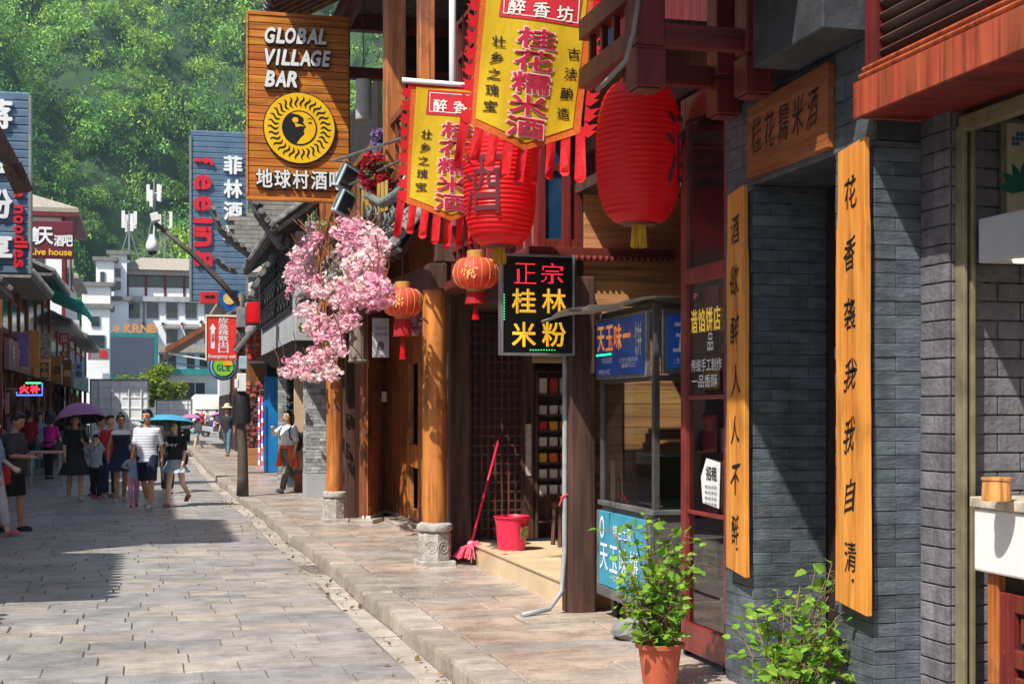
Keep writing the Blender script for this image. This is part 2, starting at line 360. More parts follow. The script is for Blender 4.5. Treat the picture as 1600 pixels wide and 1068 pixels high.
# ------------------------------------------------------------------ street
def kx(y): return 1.82 - max(0, min(1, (y - 12) / 20)) * .3 + .022 * math.sin(y * .9) + .016 * math.sin(y * 2.3 + 1)
def slab(mb, q, z, inset=.009, dep=.03):
    """a worn stone with rounded-off edges; q = four ground corners counter-clockwise"""
    c = sum((Vector(p) for p in q), Vector((0, 0))) / 4; tl = [random.gauss(0, .0022) for _ in q]
    top = [Vector(p) + (c - Vector(p)).normalized() * inset for p in q]
    mid = [Vector(p) + (c - Vector(p)).normalized() * inset * .25 for p in q]
    vs = [(p.x, p.y, z + t) for p, t in zip(top, tl)] + [(p.x, p.y, z - inset * .8) for p in mid] + [(p[0], p[1], z - dep) for p in q]
    mb.add(vs, [(0, 1, 2, 3)] + [(4 + i, 4 + (i + 1) % 4, (i + 1) % 4, i) for i in range(4)] + [(8 + i, 8 + (i + 1) % 4, 4 + (i + 1) % 4, 4 + i) for i in range(4)])
m = MB(); m.quad((-400, -60, -.06), (500, -60, -.06), (500, 700, -.06), (-400, 700, -.06)); tag(m.build("ground", soil), kind="structure")
m = MB(); m.box(-6, 3.4, -2, 72, -.05, -.0125); tag(m.build("street_bed", soil), kind="structure")
m = MB(); y = 3.0
while y < 72:
    h = random.choice((.24, .28, .32, .36)); x1 = kx(y) - .21; x = x1
    while x > -5.2:
        w = random.choice((.38, .5, .6, .72, .9)) * random.uniform(.92, 1.08); xa = max(x - w, -5.4); s = random.uniform(-.012, .012)
        slab(m, [(xa + .003, y + .003 + s), (x - .003, y + .003 + s), (x - .003, y + h - .003 + s), (xa + .003, y + h - .003 + s)], random.gauss(0, .0025)); x = xa
    y += h
tag(m.build("street_paving", paving), kind="structure")
m = MB(); y = 3.0
while y < 72:
    h = random.uniform(.9, 1.6); b = min(y + h, 72)
    slab(m, [(kx(y) - .205, y + .006), (kx(y) - .008, y + .006), (kx(b) - .008, b - .006), (kx(b) - .205, b - .006)], -.006 + random.gauss(0, .003), .02); y += h
tag(m.build("gutter", gutter_stone), kind="structure")
lf = np.array([(kx(y) - abs(random.gauss(.04, .16)), y, .012) for y in [random.uniform(6, 34) for _ in range(240)]]); V, F = leaves_at(lf, RNG.uniform(.012, .04, len(lf)), 3, .2, 1.4)
tag(np_mesh("fallen_leaves", V, F, mat("dry_leaf", C(138, 112, 70), C(96, 76, 48), .8, 6, isl=.4)), "dry leaves and litter lying along the kerb and gutter", "litter", kind="stuff")
m = MB(); y = 3.0
while y < 72:
    h = random.uniform(.7, 1.5); b = min(y + h, 72); j = random.gauss(0, .012)
    slab(m, [(kx(y) + j, y + .008), (kx(y) + .27, y + .008), (kx(b) + .27, b - .008), (kx(b) + j, b - .008)], .12 + random.gauss(0, .005), .035, .16); y += h
tag(m.build("kerb", kerb_stone), kind="structure")
m = MB(); y = 3.0
while y < 72:
    h = random.choice((.3, .36, .42, .5)); x = kx(y) + .285
    while x < 3.62:
        w = random.uniform(.5, 1.25); xa = min(x + w, 3.64)
        if 3.64 - xa < .3: xa = 3.64
        slab(m, [(x + .006, y + .006), (xa - .006, y + .006), (xa - .006, y + h - .006), (x + .006, y + h - .006)], .115 + random.gauss(0, .003), .014, .1); x = xa
    y += h
tag(m.build("sidewalk_paving", walk_stone), kind="structure")
m = MB(); m.box(1.9, 6, -2, 72, -.05, .098); tag(m.build("sidewalk_bed", soil), kind="structure")
m = MB()
prof = [(72, -.004), (84, .0), (100, .28), (130, 1.1), (150, 1.3)]
for (a, za), (b, zb) in zip(prof, prof[1:]): m.quad((-9, a, za), (6, a, za), (6, b, zb), (-9, b, zb))
tag(m.build("far_road", asphalt), kind="structure")

# ------------------------------------------------------------------ the wooded hill
def hill_z(x, y):
    b = np.clip((y - 165 - 10 * np.sin(x * .05 + 1) - 8 * np.sin(x * .021)) / 175, 0, 1.15)
    z = 132 * b ** 1.05 + 4 + 10 * np.sin(x * .06 + y * .045) * b + 11 * np.sin(x * .13 - y * .05 + 2) * np.minimum(b * 3, 1) + 8 * np.sin(x * .21 + y * .09) * np.minimum(b * 3, 1) + 3.5 * np.sin(x * .37 - y * .21) * np.minimum(b * 3, 1)
    return z - 6
gx, gy = np.meshgrid(np.linspace(-130, 170, 101), np.linspace(150, 375, 91)); gz = np.maximum(hill_z(gx, gy), -.5)
V = np.stack([gx, gy, gz], -1).reshape(-1, 3); i = np.arange(90 * 101).reshape(90, 101)[:, :-1].ravel()
hill_m = mat("hill_soil", C(56, 84, 50), C(40, 62, 40), .95, .3)
tag(np_mesh("wooded_hill", V, np.stack([i, i + 1, i + 102, i + 101], 1), hill_m, smooth=True), kind="structure")
def foliage(name, c1, c2, isl=.45, trans=.35, scale=.35, c3=None):
    m = mat(name, c1, c2, .65, scale, isl=isl, trans=trans, spec=.25, detail=3, dirt=(c3, scale * 1.7, .55) if c3 else None); return m
forest_m = foliage("forest_leaf", C(164, 194, 98), C(100, 150, 92), .45, .22, .3)
t_ = forest_m.node_tree; at_ = t_.nodes.new("ShaderNodeAttribute"); at_.attribute_name = "species_shade"; rp_ = t_.nodes.new("ShaderNodeValToRGB"); rp_.color_ramp.interpolation = 'LINEAR'; e_ = rp_.color_ramp.elements  # crown tone by species; its dark end also paints in shaded clumps
for k, (p_, c_) in enumerate(((0, (.22, .42, .38, 1)), (.25, (.5, .72, .5, 1)), (.5, (.9, 1, .78, 1)), (.75, (1.3, 1.25, .72, 1)), (1, (1.0, .92, .78, 1)))):
    if k >= 2: e_.new(p_)
for k, (p_, c_) in enumerate(((0, (.22, .42, .38, 1)), (.25, (.5, .72, .5, 1)), (.5, (.9, 1, .78, 1)), (.75, (1.3, 1.25, .72, 1)), (1, (1.0, .92, .78, 1)))): e_[k].position = p_; e_[k].color = c_
t_.links.new(at_.outputs["Fac"], rp_.inputs[0])
for nd in ([n for n in t_.nodes if n.type in ('BSDF_PRINCIPLED', 'BSDF_TRANSLUCENT')]):
    src = nd.inputs[0].links[0].from_socket; mx = t_.nodes.new("ShaderNodeMix"); mx.data_type = 'RGBA'; mx.blend_type = 'MULTIPLY'; mx.inputs[0].default_value = 1; t_.links.new(src, mx.inputs[6]); t_.links.new(rp_.outputs[0], mx.inputs[7]); t_.links.new(mx.outputs[2], nd.inputs[0])
protos = []
for k in range(9):
    nc = (6, 8, 10, 12)[k % 4]; cc = RNG.normal(size=(nc, 3)); cc /= np.linalg.norm(cc, axis=1)[:, None]; cc[:, 2] = np.abs(cc[:, 2]) * (1.35 if k % 3 else .9) - .25
    cc *= RNG.uniform(.35, .95, (nc, 1)); pts, outs = [], []
    for c in cc:
        n_ = 44; d = RNG.normal(size=(n_, 3)); d /= np.linalg.norm(d, axis=1)[:, None]; d[:, 2] = np.where(d[:, 2] < -.3, -d[:, 2], d[:, 2])
        pts.append(c + d * RNG.uniform(.2, .46, (n_, 1)) * np.array([1, 1, .8])); outs.append(d)
    pts = np.concatenate(pts); outs = np.concatenate(outs); V, F = leaves_at(pts, RNG.uniform(.06, .14, len(pts)), .5, .1, 1.3, outs * 1.3); k6 = np.arange(len(pts)) * 6
    protos.append((V, np.stack([k6 + 1, k6 + 2, k6 + 4, k6 + 5], 1)))
Vs, Fs, As, n = [], [], [], 0
for yy in np.arange(160, 362, 1.75):
    for xx in np.arange(yy * -.17 - 8, yy * .22 + 8, 3.9):
        x, y = xx + random.uniform(-2, 2), yy + random.uniform(-.9, .9); z0, z1 = float(hill_z(np.array(x), np.array(y))), float(hill_z(np.array(x), np.array(y + 1)))
        if z0 > 4 + .31 * y or random.random() > min(1, .72 * math.hypot(1, z1 - z0)): continue
        V, F = protos[random.randrange(9)]; a = random.random() * 6.28; q = random.choice((1.4, 1.9, 2.5, 3.2, 4.4)) * random.uniform(.85, 1.2); ca, sa = math.cos(a), math.sin(a)
        Q = np.stack([V[:, 0] * ca - V[:, 1] * sa, V[:, 0] * sa + V[:, 1] * ca, V[:, 2] * random.uniform(.8, 1.5)], 1) * q
        Vs.append(Q + np.array([x, y, max(z0, 0) + q * .6])); Fs.append(F + n); n += len(V); As.append(np.full(len(V), min(1, max(0, random.gauss(.46 + .2 * math.sin(x * .05 + y * .03) + .14 * math.sin(z0 * .12), .28))), np.float32))
o = np_mesh("hillside_forest", np.concatenate(Vs), np.concatenate(Fs), forest_m); o.data.attributes.new("species_shade", 'FLOAT', 'POINT').data.foreach_set("value", np.concatenate(As))
tag(o, "dense green forest covering the steep hill behind the town", "forest", kind="stuff")

# ------------------------------------------------------------------ brickwork and tiles
def bricks(mb, o, u, v, W, H, ch, bl, dep=.02, jit=.006, gap=.004):
    """separate bricks on a face (o = lower left corner, u along, v up); n = u x v points out"""
    o, u, v = Vector(o), Vector(u), Vector(v); n = u.cross(v); z, row = 0, 0
    while z < H - .012:
        h = min(ch * random.uniform(.88, 1.12) if jit > .003 else ch, H - z); x = 0; first = True
        while x < W - .01:
            w = (bl * (.5 if row % 2 and first else 1)) * (random.uniform(.7, 1.3) if jit > .003 else 1); first = False
            if W - x - w < bl * .22: w = W - x
            w = min(w, W - x); d = dep + random.gauss(0, jit)
            mb.obox(o + u * (x + w / 2) + v * (z + h / 2) + n * (d / 2), u * (w / 2 - gap / 2), v * (h / 2 - gap / 2), n * (max(d, .004) / 2)); x += w
        z += h; row += 1
def tiled_roof(mb, a, b, up, pitch=.17, rows=7):
    """tiles from the eave line a-b up the slope vector up: pan, cover rolls in overlapping courses, round eave ends"""
    a, b, up = Vector(a), Vector(b), Vector(up); L = (b - a).length; u = (b - a) / L; n = u.cross(up).normalized()
    if n.z < 0: n = -n
    k = max(2, int(L / pitch)); p = L / k
    for r in range(rows):
        s0, s1 = up * (r / rows), up * ((r + 1.12) / rows); l0 = n * (.028); l1 = n * .0
        mb.add([a + s0 + l0 * .4, b + s0 + l0 * .4, b + s1 + l1, a + s1 + l1], [(0, 1, 2, 3)])
        for i in range(k):
            c = a + u * (p * (i + .5)); vs = []
            for s, l in ((s0, .03), (s1, .01)):
                vs += [c + s + n * (l + p * .36 * math.sin(t)) + u * (p * .36 * math.cos(t)) for t in (0, .7, 1.57, 2.44, 3.14)]
            mb.add(vs, [(j, j + 1, j + 6, j + 5) for j in range(4)] + ([(0, 1, 2, 3, 4)] if r == 0 else []))
    mb.bar(a - n * .03, b - n * .03, .03, .05, n)
# ------------------------------------------------------------------ right row: tea shop at the right edge
t = T("tea_shop", (3.6, 5, .12), "grey brick tea shop front with a red wooden louvred canopy and white counter", "shop")
m = MB(); m.box(3.56, 3.74, 5.845, 6.07, .1, 3.2); m.box(3.76, 4.6, 5.86, 6.05, .1, 3.2); m.build("wall_core", mortar, t)
m = MB()
bricks(m, (3.56, 6.068, .1), -UY, UZ, .246, 3.05, .0875, .24, .018, .001, .008)
bricks(m, (3.562, 5.842, .1), UX, UZ, .7, 3.05, .0875, .24, .018, .001, .008)
m.build("brick_facing", purple_brick, t, bevel=.003)
m = MB(); m.box(3.578, 3.598, 5.75, 5.823, .1, 3.0); m.box(3.618, 3.64, 5.75, 5.823, .1, 3.0); m.bar((3.6, 5.79, 3.0), (3.6, 3.2, 3.0), .05, .07); m.build("shutter_rail", olive_metal, t, bevel=.003)
m = MB(); m.box(3.598, 3.618, 5.79, 5.823, .1, 3.0); m.build("rail_slot", black_paint, t)
m = MB(); y = 6.05
while y > 3.3:
    w = random.uniform(.07, .1); m.box(3.185, 3.205 + random.uniform(-.002, .002), y - w + .0015, y, 3.06, 3.225); y -= w
x = 3.208
while x < 3.56: m.box(x, x + .078, 6.03, 6.05 + random.uniform(0, .001), 3.06, 3.225); x += .08
m.build("canopy_fascia", canopy_wood, t, bevel=.002)
m = MB(); m.box(3.206, 4.4, 3.2, 6.029, 3.066, 3.085); m.build("canopy_soffit", canopy_under, t)
m = MB(); m.box(3.206, 4.4, 3.2, 6.029, 3.19, 3.235)
m.tube([(3.215, 6.03, 3.25), (3.215, 3.2, 3.25)], .016, 8); m.tube([(3.23, 6.03, 3.285), (3.23, 3.2, 3.285)], .014, 8); m.build("canopy_moulding", canopy_wood, t)
m = MB(); m.box(3.24, 3.33, 5.94, 6.045, 3.236, 4.6); m.box(3.24, 3.33, 3.2, 5.939, 4.4, 4.6); m.box(3.335, 4.6, 6.0, 6.045, 3.236, 4.6); m.build("louvre_frame", red_wood, t, bevel=.004)
m = MB()
for k in range(20): m.obox((3.285, 4.57, 3.33 + k * .056), (0, 1.365, 0), (.028, 0, -.024), (.003, 0, .004))
m.build("louvre_slats", louvre_mat, t)
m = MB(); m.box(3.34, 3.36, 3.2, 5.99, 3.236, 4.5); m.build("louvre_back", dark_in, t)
m = MB(); m.box(3.62, 4.3, 4.2, 5.70, 2.36, 2.56); o = m.build("shutter_box", grey_wall, t, bevel=.008)
m = MB(); m.lathe((3.72, 5.5, 2.348), [(.001, 0), (.045, 0), (.05, .011)], 16); m.build("downlight", mat("warm_lamp", C(255, 226, 180), C(255, 226, 180), emit=3), t)
m = MB(); m.box(3.94, 4.16, 5.80, 5.855, 1.3, 2.5); m.build("door_jamb", mat("olive_board", C(128, 116, 92), C(104, 92, 72), .6, 4), t)
m = MB(); m.box(3.585, 4.2, 4.0, 5.68, .98, 1.262); m.build("serving_counter", white_paint, t, bevel=.01)
m = MB(); m.box(3.572, 4.2, 4.0, 5.695, 1.264, 1.312); m.build("counter_slab", mat("stained_stone", C(214, 206, 190), C(150, 136, 116), .6, 14, bump=.4, dirt=(C(110, 92, 74), 8, .56)), t, bevel=.006)
m = MB(); m.box(3.62, 3.68, 5.55, 5.63, .12, .979); m.build("cabinet_post", orange_wood, t, bevel=.006)
m = MB(); m.box(3.66, 3.70, 4.2, 5.549, .12, .979); m.build("cabinet_back", dark_in, t)
m = MB()
for y0 in (5.49, 5.2, 4.9, 4.6): m.box(3.625, 3.66, y0 - .05, y0 + .05, .12, .9)
for z0 in (.16, .5, .62, .86): m.box(3.63, 3.658, 4.2, 5.548, z0 - .04, z0 + .04)
for y0 in (5.345, 5.05, 4.75): m.box(3.645, 3.659, y0 - .07, y0 + .07, .24, .42); m.box(3.645, 3.659, y0 - .07, y0 + .07, .69, .8)
m.build("carved_panel", wood("carved_red", C(128, 52, 40), C(88, 30, 26), dirt=(C(150, 96, 70), 9, .62)), t, bevel=.006)
m = MB(); m.box(4.6, 4.64, 2.5, 5.85, .1, 3.2); m.build("rear_wall", dark_in, t)
t = T("leaf_painting", (3.9, 5.81, 2.6), "cream framed picture with a green leaf, high on the brick wall over the counter", "picture")
fr = (Vector((3.80, 5.81, 2.58)), UX, UZ)
m = MB(); m.prism([(0, 0), (.5, 0), (.5, .46), (0, .46)], fr, (.0, .02)); m.build("frame", olive_metal, t, bevel=.003)
m = MB(); m.prism([(.025, .02), (.475, .02), (.475, .44), (.025, .44)], fr, (.021, .024)); m.build("paper", mat("cream_paper", C(206, 196, 168), C(190, 178, 150), .7, 5), t)
m = MB()
for k in range(5):
    a = R(60 + k * 28); m.prism([(.11 + r * math.cos(a) - w * math.sin(a), .13 + r * math.sin(a) + w * math.cos(a)) for r, w in ((0, 0), (.05, .022), (.1, .018), (.14, 0), (.1, -.018), (.05, -.022))], fr, (.025, .027 + k * .0006))
m.build("leaf_motif", mat("green_ink", C(28, 120, 92), C(20, 96, 72), .6), t)
m = MB()
for a, b in ((0, 0), (1, 0), (-1, 0), (0, 1), (0, -1), (1, 1), (-1, -1)): m.prism([(.07 + a * .022, .36 + b * .022), (.088 + a * .022, .36 + b * .022), (.088 + a * .022, .378 + b * .022), (.07 + a * .022, .378 + b * .022)], fr, (.025, .027))
m.build("knot_motif", mat("blue_ink", C(40, 110, 140), C(30, 90, 120), .6), t)
m = MB(); m.lathe(P(1557, 782, Z=1.312), [(.06, 0), (.062, .01), (.06, .05), (.058, .085), (.063, .09), (.063, .1), (.052, .1), (.05, .06)], 24)
tag(m.build("bamboo_cup", wood("bamboo", C(222, 160, 96), C(186, 118, 62)), smooth='auto', org=P(1557, 782, Z=1.312)), "short round bamboo container on the white counter slab", "container")

# ------------------------------------------------------------------ wine house with two slate pillars
t = T("wine_house", (3.5, 7, .12), "slate pillared wine house entrance with a heavy grey lintel", "house")
def pillar(x0, x1, y0, y1):
    m = MB(); m.box(x0 + .02, x1, y0 + .02, y1, .1, 2.99); p = m.build("pillar", mortar_dark, t)
    m = MB(); bricks(m, (x0 + .022, y1, .1), -UY, UZ, y1 - y0 - .024, 2.87, .066, .23, .019, .002, .002)
    bricks(m, (x0 + .004, y0 + .022, .1), UX, UZ, x1 - x0 - .004, 2.87, .066, .23, .019, .002, .002)
    m.build("slate_facing", slate, p, bevel=.003)
pillar(3.3, 3.76, 7.46, 7.86); pillar(3.3, 3.56, 6.07, 6.46)
m = MB(); m.box(3.318, 3.8, 6.075, 7.86, 2.975, 3.47)
m.box(3.318, 3.8, 6.462, 7.458, 2.972, 2.975); m.build("lintel", mat("lintel_slate", C(66, 70, 74), C(44, 48, 52), .7, 5, bump=.4, bscale=20, dirt=(C(104, 106, 106), 2, .62)), t)
m = MB(); bricks(m, (3.32, 7.86, 2.97), -UY, UZ, 1.79, .5, .125, .5, .018, .002, .003); m.build("lintel_facing", slate, t, bevel=.003)
m = MB(); m.box(3.03, 3.8, 6.06, 6.85, 3.472, 3.95); m.box(3.1, 3.8, 6.06, 6.85, 3.952, 5.6); m.box(3.32, 3.8, 6.851, 7.9, 3.472, 5.6); m.build("upper_ledge", _M["lintel_slate"], t, bevel=.01)
m = MB(); m.box(3.79, 3.85, 6.3, 7.5, .1, 2.97); m.box(3.762, 3.79, 7.36, 7.455, .1, 2.97); d = m.build("door", mat("dark_door", C(52, 34, 30), C(34, 22, 20), .5, 3), t, bevel=.004)
m = MB()
for y0 in (7.3, 7.0, 6.7): m.box(3.775, 3.789, y0 - .03, y0 + .03, .15, 2.9)
m.build("door_stile", mat("door_stile", C(74, 48, 40), C(50, 32, 28), .5, 3), d, bevel=.003)
m = MB(); m.box(3.56, 3.8, 6.46, 7.46, .1, .16); m.build("threshold", kerb_stone, t, bevel=.01)
m = MB(); m.add([(1.9, 5.95, 4.16), (1.9, 8.25, 4.16), (3.2, 8.25, 4.8), (3.2, 5.95, 4.8), (1.9, 5.95, 4.24), (1.9, 8.25, 4.24), (3.2, 8.25, 4.88), (3.2, 5.95, 4.88)], [(0, 1, 2, 3), (7, 6, 5, 4), (0, 4, 5, 1), (1, 5, 6, 2), (2, 6, 7, 3), (3, 7, 4, 0)])
m.build("added_shade_roof", dark_wood, t)  # unseen roof above the view, added to cast shade on the facade

ink = mat("brush_ink", C(30, 22, 18), C(18, 14, 12), .6)
def live_board(name, label, y0, y1, z0, z1, x, chars, seed, size):
    """a plank sawn with its natural edge, lettered down its length, standing off the pillar"""
    rnd = random.Random(seed); t = T(name, (x, (y0 + y1) / 2, z0), label, "sign board"); n = 22; L, Rr = [], []
    for k in range(n + 1):
        f = k / n; taper = .010 * (f > .85) + .012 * f
        L.append((taper + .004 * math.sin(f * 9 + seed) + rnd.uniform(-.002, .002), f * (z1 - z0))); Rr.append(((y1 - y0) - taper - .003 * math.sin(f * 7 + seed * 2) + rnd.uniform(-.002, .002), f * (z1 - z0) - (.035 if k == 0 else 0) + (.03 if k == n else 0)))
    m = MB(); m.prism(L + Rr[::-1], (Vector((x + .026, y1, z0)), -UY, UZ), (0, .03)); m.build("board", honey_wood, t, bevel=.004)
    m = MB(); w = (y1 - y0)
    for c, zc in zip(chars, [z1 - (i + .75) * (z1 - z0) / (len(chars) + .55) for i in range(len(chars))]):
        put(m, c, (x - .004, (y0 + y1) / 2 + rnd.uniform(-.008, .008), zc), -UY, UZ, size * rnd.uniform(.85, 1.05), size * rnd.uniform(1.15, 1.4), .006, .12, .0025, .14)
    m.build("lettering", ink, t)
    m = MB()
    for zz in (z0 + .12, z1 - .14): m.ball((x - .005, (y0 + y1) / 2 - .03, zz), .009, n=8)
    m.build("nail_pair", black_paint, t)
    m = MB()
    for zz in (z0 + .35, z1 - .3): m.bar((x + .026, (y0 + y1) / 2, zz), (x + .056, (y0 + y1) / 2, zz), .02, .02)
    m.build("bracket", black_paint, t)
live_board("couplet_board", "orange live-edge couplet board half shaded, on the pillar beside the glass door", 7.43, 7.70, .79, 2.94, 3.245, "酒欲醉人人不醉", 3, .125)
live_board("couplet_board", "sunlit orange live-edge couplet board behind the bush on the pillar nearest the counter", 6.03, 6.34, .77, 2.95, 3.245, "花香袭我我自清", 5, .125)
t = T("name_plaque", (3.27, 7, 3), "dark honey wood plaque with brushed black writing, over the wine house doorway", "sign")
m = MB(); m.prism([(0, .0), (.98, .0), (.985, .43), (.01, .40)], (Vector((3.3, 7.44, 3.0)), -UY, UZ), (.0, .045)); m.build("board", wood("plaque_wood", C(168, 104, 52), C(120, 68, 30), 'y'), t, bevel=.006)
m = MB()
for i, c in enumerate("桂花糯米酒"): put(m, c, (3.255, 7.30 - i * .172, 3.215 + i * .004), -UY, UZ, .135, .2, .004, .15, .002, .1)
m.build("lettering", ink, t)

# ------------------------------------------------------------------ noodle shop: timber front with lattice, bay and balcony
t = noodle = T("noodle_shop", (3.4, 11, .12), "dark timber noodle shop with lattice screen, tiled step and red balcony", "shop")
m = MB(); m.box(3.17, 3.37, 10.6, 10.86, .1, 2.74); m.build("post", dark_wood, t, bevel=.012)
m = MB(); m.box(3.03, 3.25, 14.5, 14.76, .1, 3.4); m.build("post", dark_wood, t, bevel=.012)
m = MB(); m.box(3.86, 3.97, 14.66, 14.78, .32, 2.74); m.build("post", dark_wood, t, bevel=.008)
m = MB(); m.box(3.24, 5.5, 10.87, 14.49, .1, .30); m.build("step", step_tile, t, bevel=.004)
m = MB(); m.box(3.225, 3.5, 10.87, 14.49, .301, .322)
x = 3.502
while x < 5.4:
    y = 10.87
    while y < 14.4: m.box(x, x + .497, y, min(y + .597, 14.49), .301, .318); y += .6
    x += .5
m.build("floor_tiles", step_tile, t, bevel=.002)
# lattice screen facing the camera
m = MB(); x0, x1, z0, z1 = 3.26, 3.85, .34, 2.7
for k in range(9): m.box(x0 + k * (x1 - x0) / 8 - .011, x0 + k * (x1 - x0) / 8 + .011, 14.70, 14.725, z0, z1)
for k in range(25): m.box(x0, x1, 14.703, 14.728, z0 + k * (z1 - z0) / 24 - .011, z0 + k * (z1 - z0) / 24 + .011)
m.build("lattice_screen", wood("lattice_wood", C(96, 56, 48), C(62, 36, 32)), t)
m = MB(); m.box(3.25, 3.86, 14.74, 14.77, .32, 2.74); m.build("screen_back", mat("dark_red_board", C(60, 30, 30), C(40, 22, 22), .6, 3), t)
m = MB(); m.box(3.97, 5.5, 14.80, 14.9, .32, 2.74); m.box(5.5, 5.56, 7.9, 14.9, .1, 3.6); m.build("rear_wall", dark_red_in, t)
m = MB(); m.box(3.2, 5.6, 10.9, 14.9, 2.742, 2.898); m.build("ceiling", dark_wood, t)
m = MB(); m.box(3.95, 4.6, 14.62, 14.66, 2.2, 2.62)
for k in range(8): m.box(3.955, 4.595, 14.605, 14.62, 2.215 + k * .05, 2.245 + k * .05)
m.build("blind", mat("beige_blind", C(206, 182, 140), C(184, 160, 118), .7, 6), t)
m = MB(); m.box(3.878, 3.94, 14.65, 14.658, 1.0, 1.55); m.build("notice", mat("paper_notice", C(200, 190, 178), C(150, 140, 130), .8, 20), t)
m = MB(); m.box(3.895, 3.925, 14.643, 14.649, 1.55, 1.72); m.build("switch_plate", black_paint, t)
# wood siding wall behind the snack cart
m = MB(); z = .1
while z < 3.4: m.box(3.36, 4.75, 10.87, 10.892 + random.uniform(-.002, .002), z, z + .108); z += .11
m.build("siding_wall", siding, t, bevel=.002)
m = MB(); m.box(3.36, 4.75, 10.893, 10.93, .1, 3.4); m.box(4.75, 4.8, 8.0, 10.93, .1, 3.4); m.build("siding_core", dark_in, t)
# red-framed glass door and transom next to the pillar
pk_r, pk_y, pk_w = mat("packet_red", C(206, 40, 44), C(170, 26, 34), .4, 5), mat("packet_gold", C(222, 170, 70), C(200, 140, 50), .4, 5), mat("packet_pale", C(214, 200, 190), C(190, 170, 160), .5, 5)
gd = MB(); X0, X1 = 3.33, 3.385
for y0, y1 in ((7.87, 7.95), (8.58, 8.66)): gd.box(X0, X1, y0, y1, .16, 3.7)
for z0, z1 in ((.16, .34), (2.5, 2.6), (3.55, 3.7)): gd.box(X0 + .002, X1 - .002, 7.951, 8.579, z0, z1)
for z0 in (1.05, 1.78): gd.box(X0 + .012, X1 - .012, 7.951, 8.579, z0 - .012, z0 + .012)
f = gd.build("door_frame", mat("dark_red_frame", C(140, 52, 44), C(104, 36, 32), .4, 5, coat=.2), t, bevel=.004)
m = MB(); m.quad((3.36, 8.58, .34), (3.36, 7.95, .34), (3.36, 7.95, 2.5), (3.36, 8.58, 2.5)); m.build("glass_pane", win_glass, f)
m = MB(); m.quad((3.36, 8.58, 2.6), (3.36, 7.95, 2.6), (3.36, 7.95, 3.55), (3.36, 8.58, 3.55)); m.build("glass_pane", glass("transom_glass", (.5, .62, .7, 1), .045, .2), f)
m = MB(); m.box(3.37, 4.75, 7.87, 8.05, .1, .158); m.box(3.37, 4.75, 8.68, 8.72, .1, 3.4); m.build("side_wall", dark_in, t)
m = MB()
for k, c in enumerate("谐馅饼店"): put(m, c, (3.352, 8.47 - k * .125, 2.26), -UY, UZ, .105, .15, .012)
m.build("door_lettering", mat("yellow_letter", C(236, 206, 90), C(220, 180, 60), .5, emit=.25), f)
m = MB(); put(m, "品", (3.352, 8.2, 2.12), -UY, UZ, .09, .11, .01); put(m, "传统手工制作", (3.352, 8.27, 1.98), -UY, UZ, .5, .08, .01); put(m, "一品香酥", (3.352, 8.3, 1.88), -UY, UZ, .42, .08, .01); m.build("door_lettering", white_paint, f)
m = MB(); m.prism([(0, 0), (.26, -.02), (.28, .26), (.06, .28), (-.03, .16)], (Vector((3.352, 8.33, 1.12)), -UY, UZ), (0, .002)); o = m.build("notice", white_paint, f)
m = MB(); put(m, "招租", (3.349, 8.18, 1.31), -UY, UZ, .17, .085, .008)
for k in range(4): put(m, "电话详谈", (3.349, 8.19, 1.225 - k * .035), -UY, UZ, .19, .022)
m.build("notice_lettering", black_paint, o)
ds = T("gift_shelf", (3.7, 8.58, .16), "shelf of red gift packets behind the tall glass door", "shelf")
m = MB()
for z0 in (.2, .6, 1.0, 1.4, 1.8, 2.2): m.box(3.42, 4.0, 8.46, 8.66, z0, z0 + .025)
m.box(3.42, 4.0, 8.661, 8.675, .16, 2.4); m.build("shelf_frame", mat("shelf_red", C(130, 54, 44), C(96, 38, 32), .5, 4), ds)
for r in range(6):
    for k in range(5): m = MB(); h = random.uniform(.14, .28); x = 3.44 + k * .1; m.box(x, x + random.uniform(.07, .09), 8.48, 8.56, .226 + r * .4, .226 + r * .4 + h); m.build("packet", [pk_r, pk_y, pk_w][(k * 2 + r) % 3 if (k + r) % 3 == 1 else 0], ds, bevel=.006)
# hanging posts and rails of the balcony end
for (x0, x1, y0) in ((2.465, 2.635, 7.06), (3.085, 3.25, 7.06), (3.14, 3.30, 7.6)):
    m = MB(); w = x1 - x0
    m.box(x0, x1, y0, y0 + w, 3.40, 3.60); m.box(x0 + .012, x1 - .012, y0 + .012, y0 + w - .012, 3.60, 3.62); m.box(x0 + .004, x1 - .004, y0 + .004, y0 + w - .004, 3.62, 4.15)
    m.box(x0 + .02, x1 - .02, y0 + .02, y0 + w - .02, 3.385, 3.40); m.build("hanging_post", red_wood, t, bevel=.008)
for z0, z1 in ((3.63, 3.75), (3.92, 4.04)): m = MB(); m.box(2.637, 3.083, 7.10, 7.18, z0, z1); m.build("balcony_rail", red_wood_x, t, bevel=.006)
m = MB(); m.box(2.62, 3.14, 7.66, 7.73, 3.56, 3.68); m.build("balcony_bracket", red_wood_x, t, bevel=.006)
m = MB(); m.tube([P(1006, -60, Y=6.98), P(990, 50, Y=7.0), P(978, 95, Y=7.0), P(950, 125, Y=7.06), P(934, 140, Y=7.4)], .014, 8); m.build("hanging_cable", mat("grey_cable", C(150, 140, 136), C(120, 110, 106), .6), t, smooth=True)
for z0, z1 in ((3.63, 3.75), (3.92, 4.04)): m = MB(); m.box(2.50, 2.60, 7.233, 8.2, z0, z1); m.build("balcony_rail", red_wood, t, bevel=.004)
m = MB()
for k in range(4): m.box(2.53, 2.57, 7.4 + k * .22, 7.44 + k * .22, 3.752, 3.918)
m.build("baluster_lattice", red_wood, t, bevel=.004)
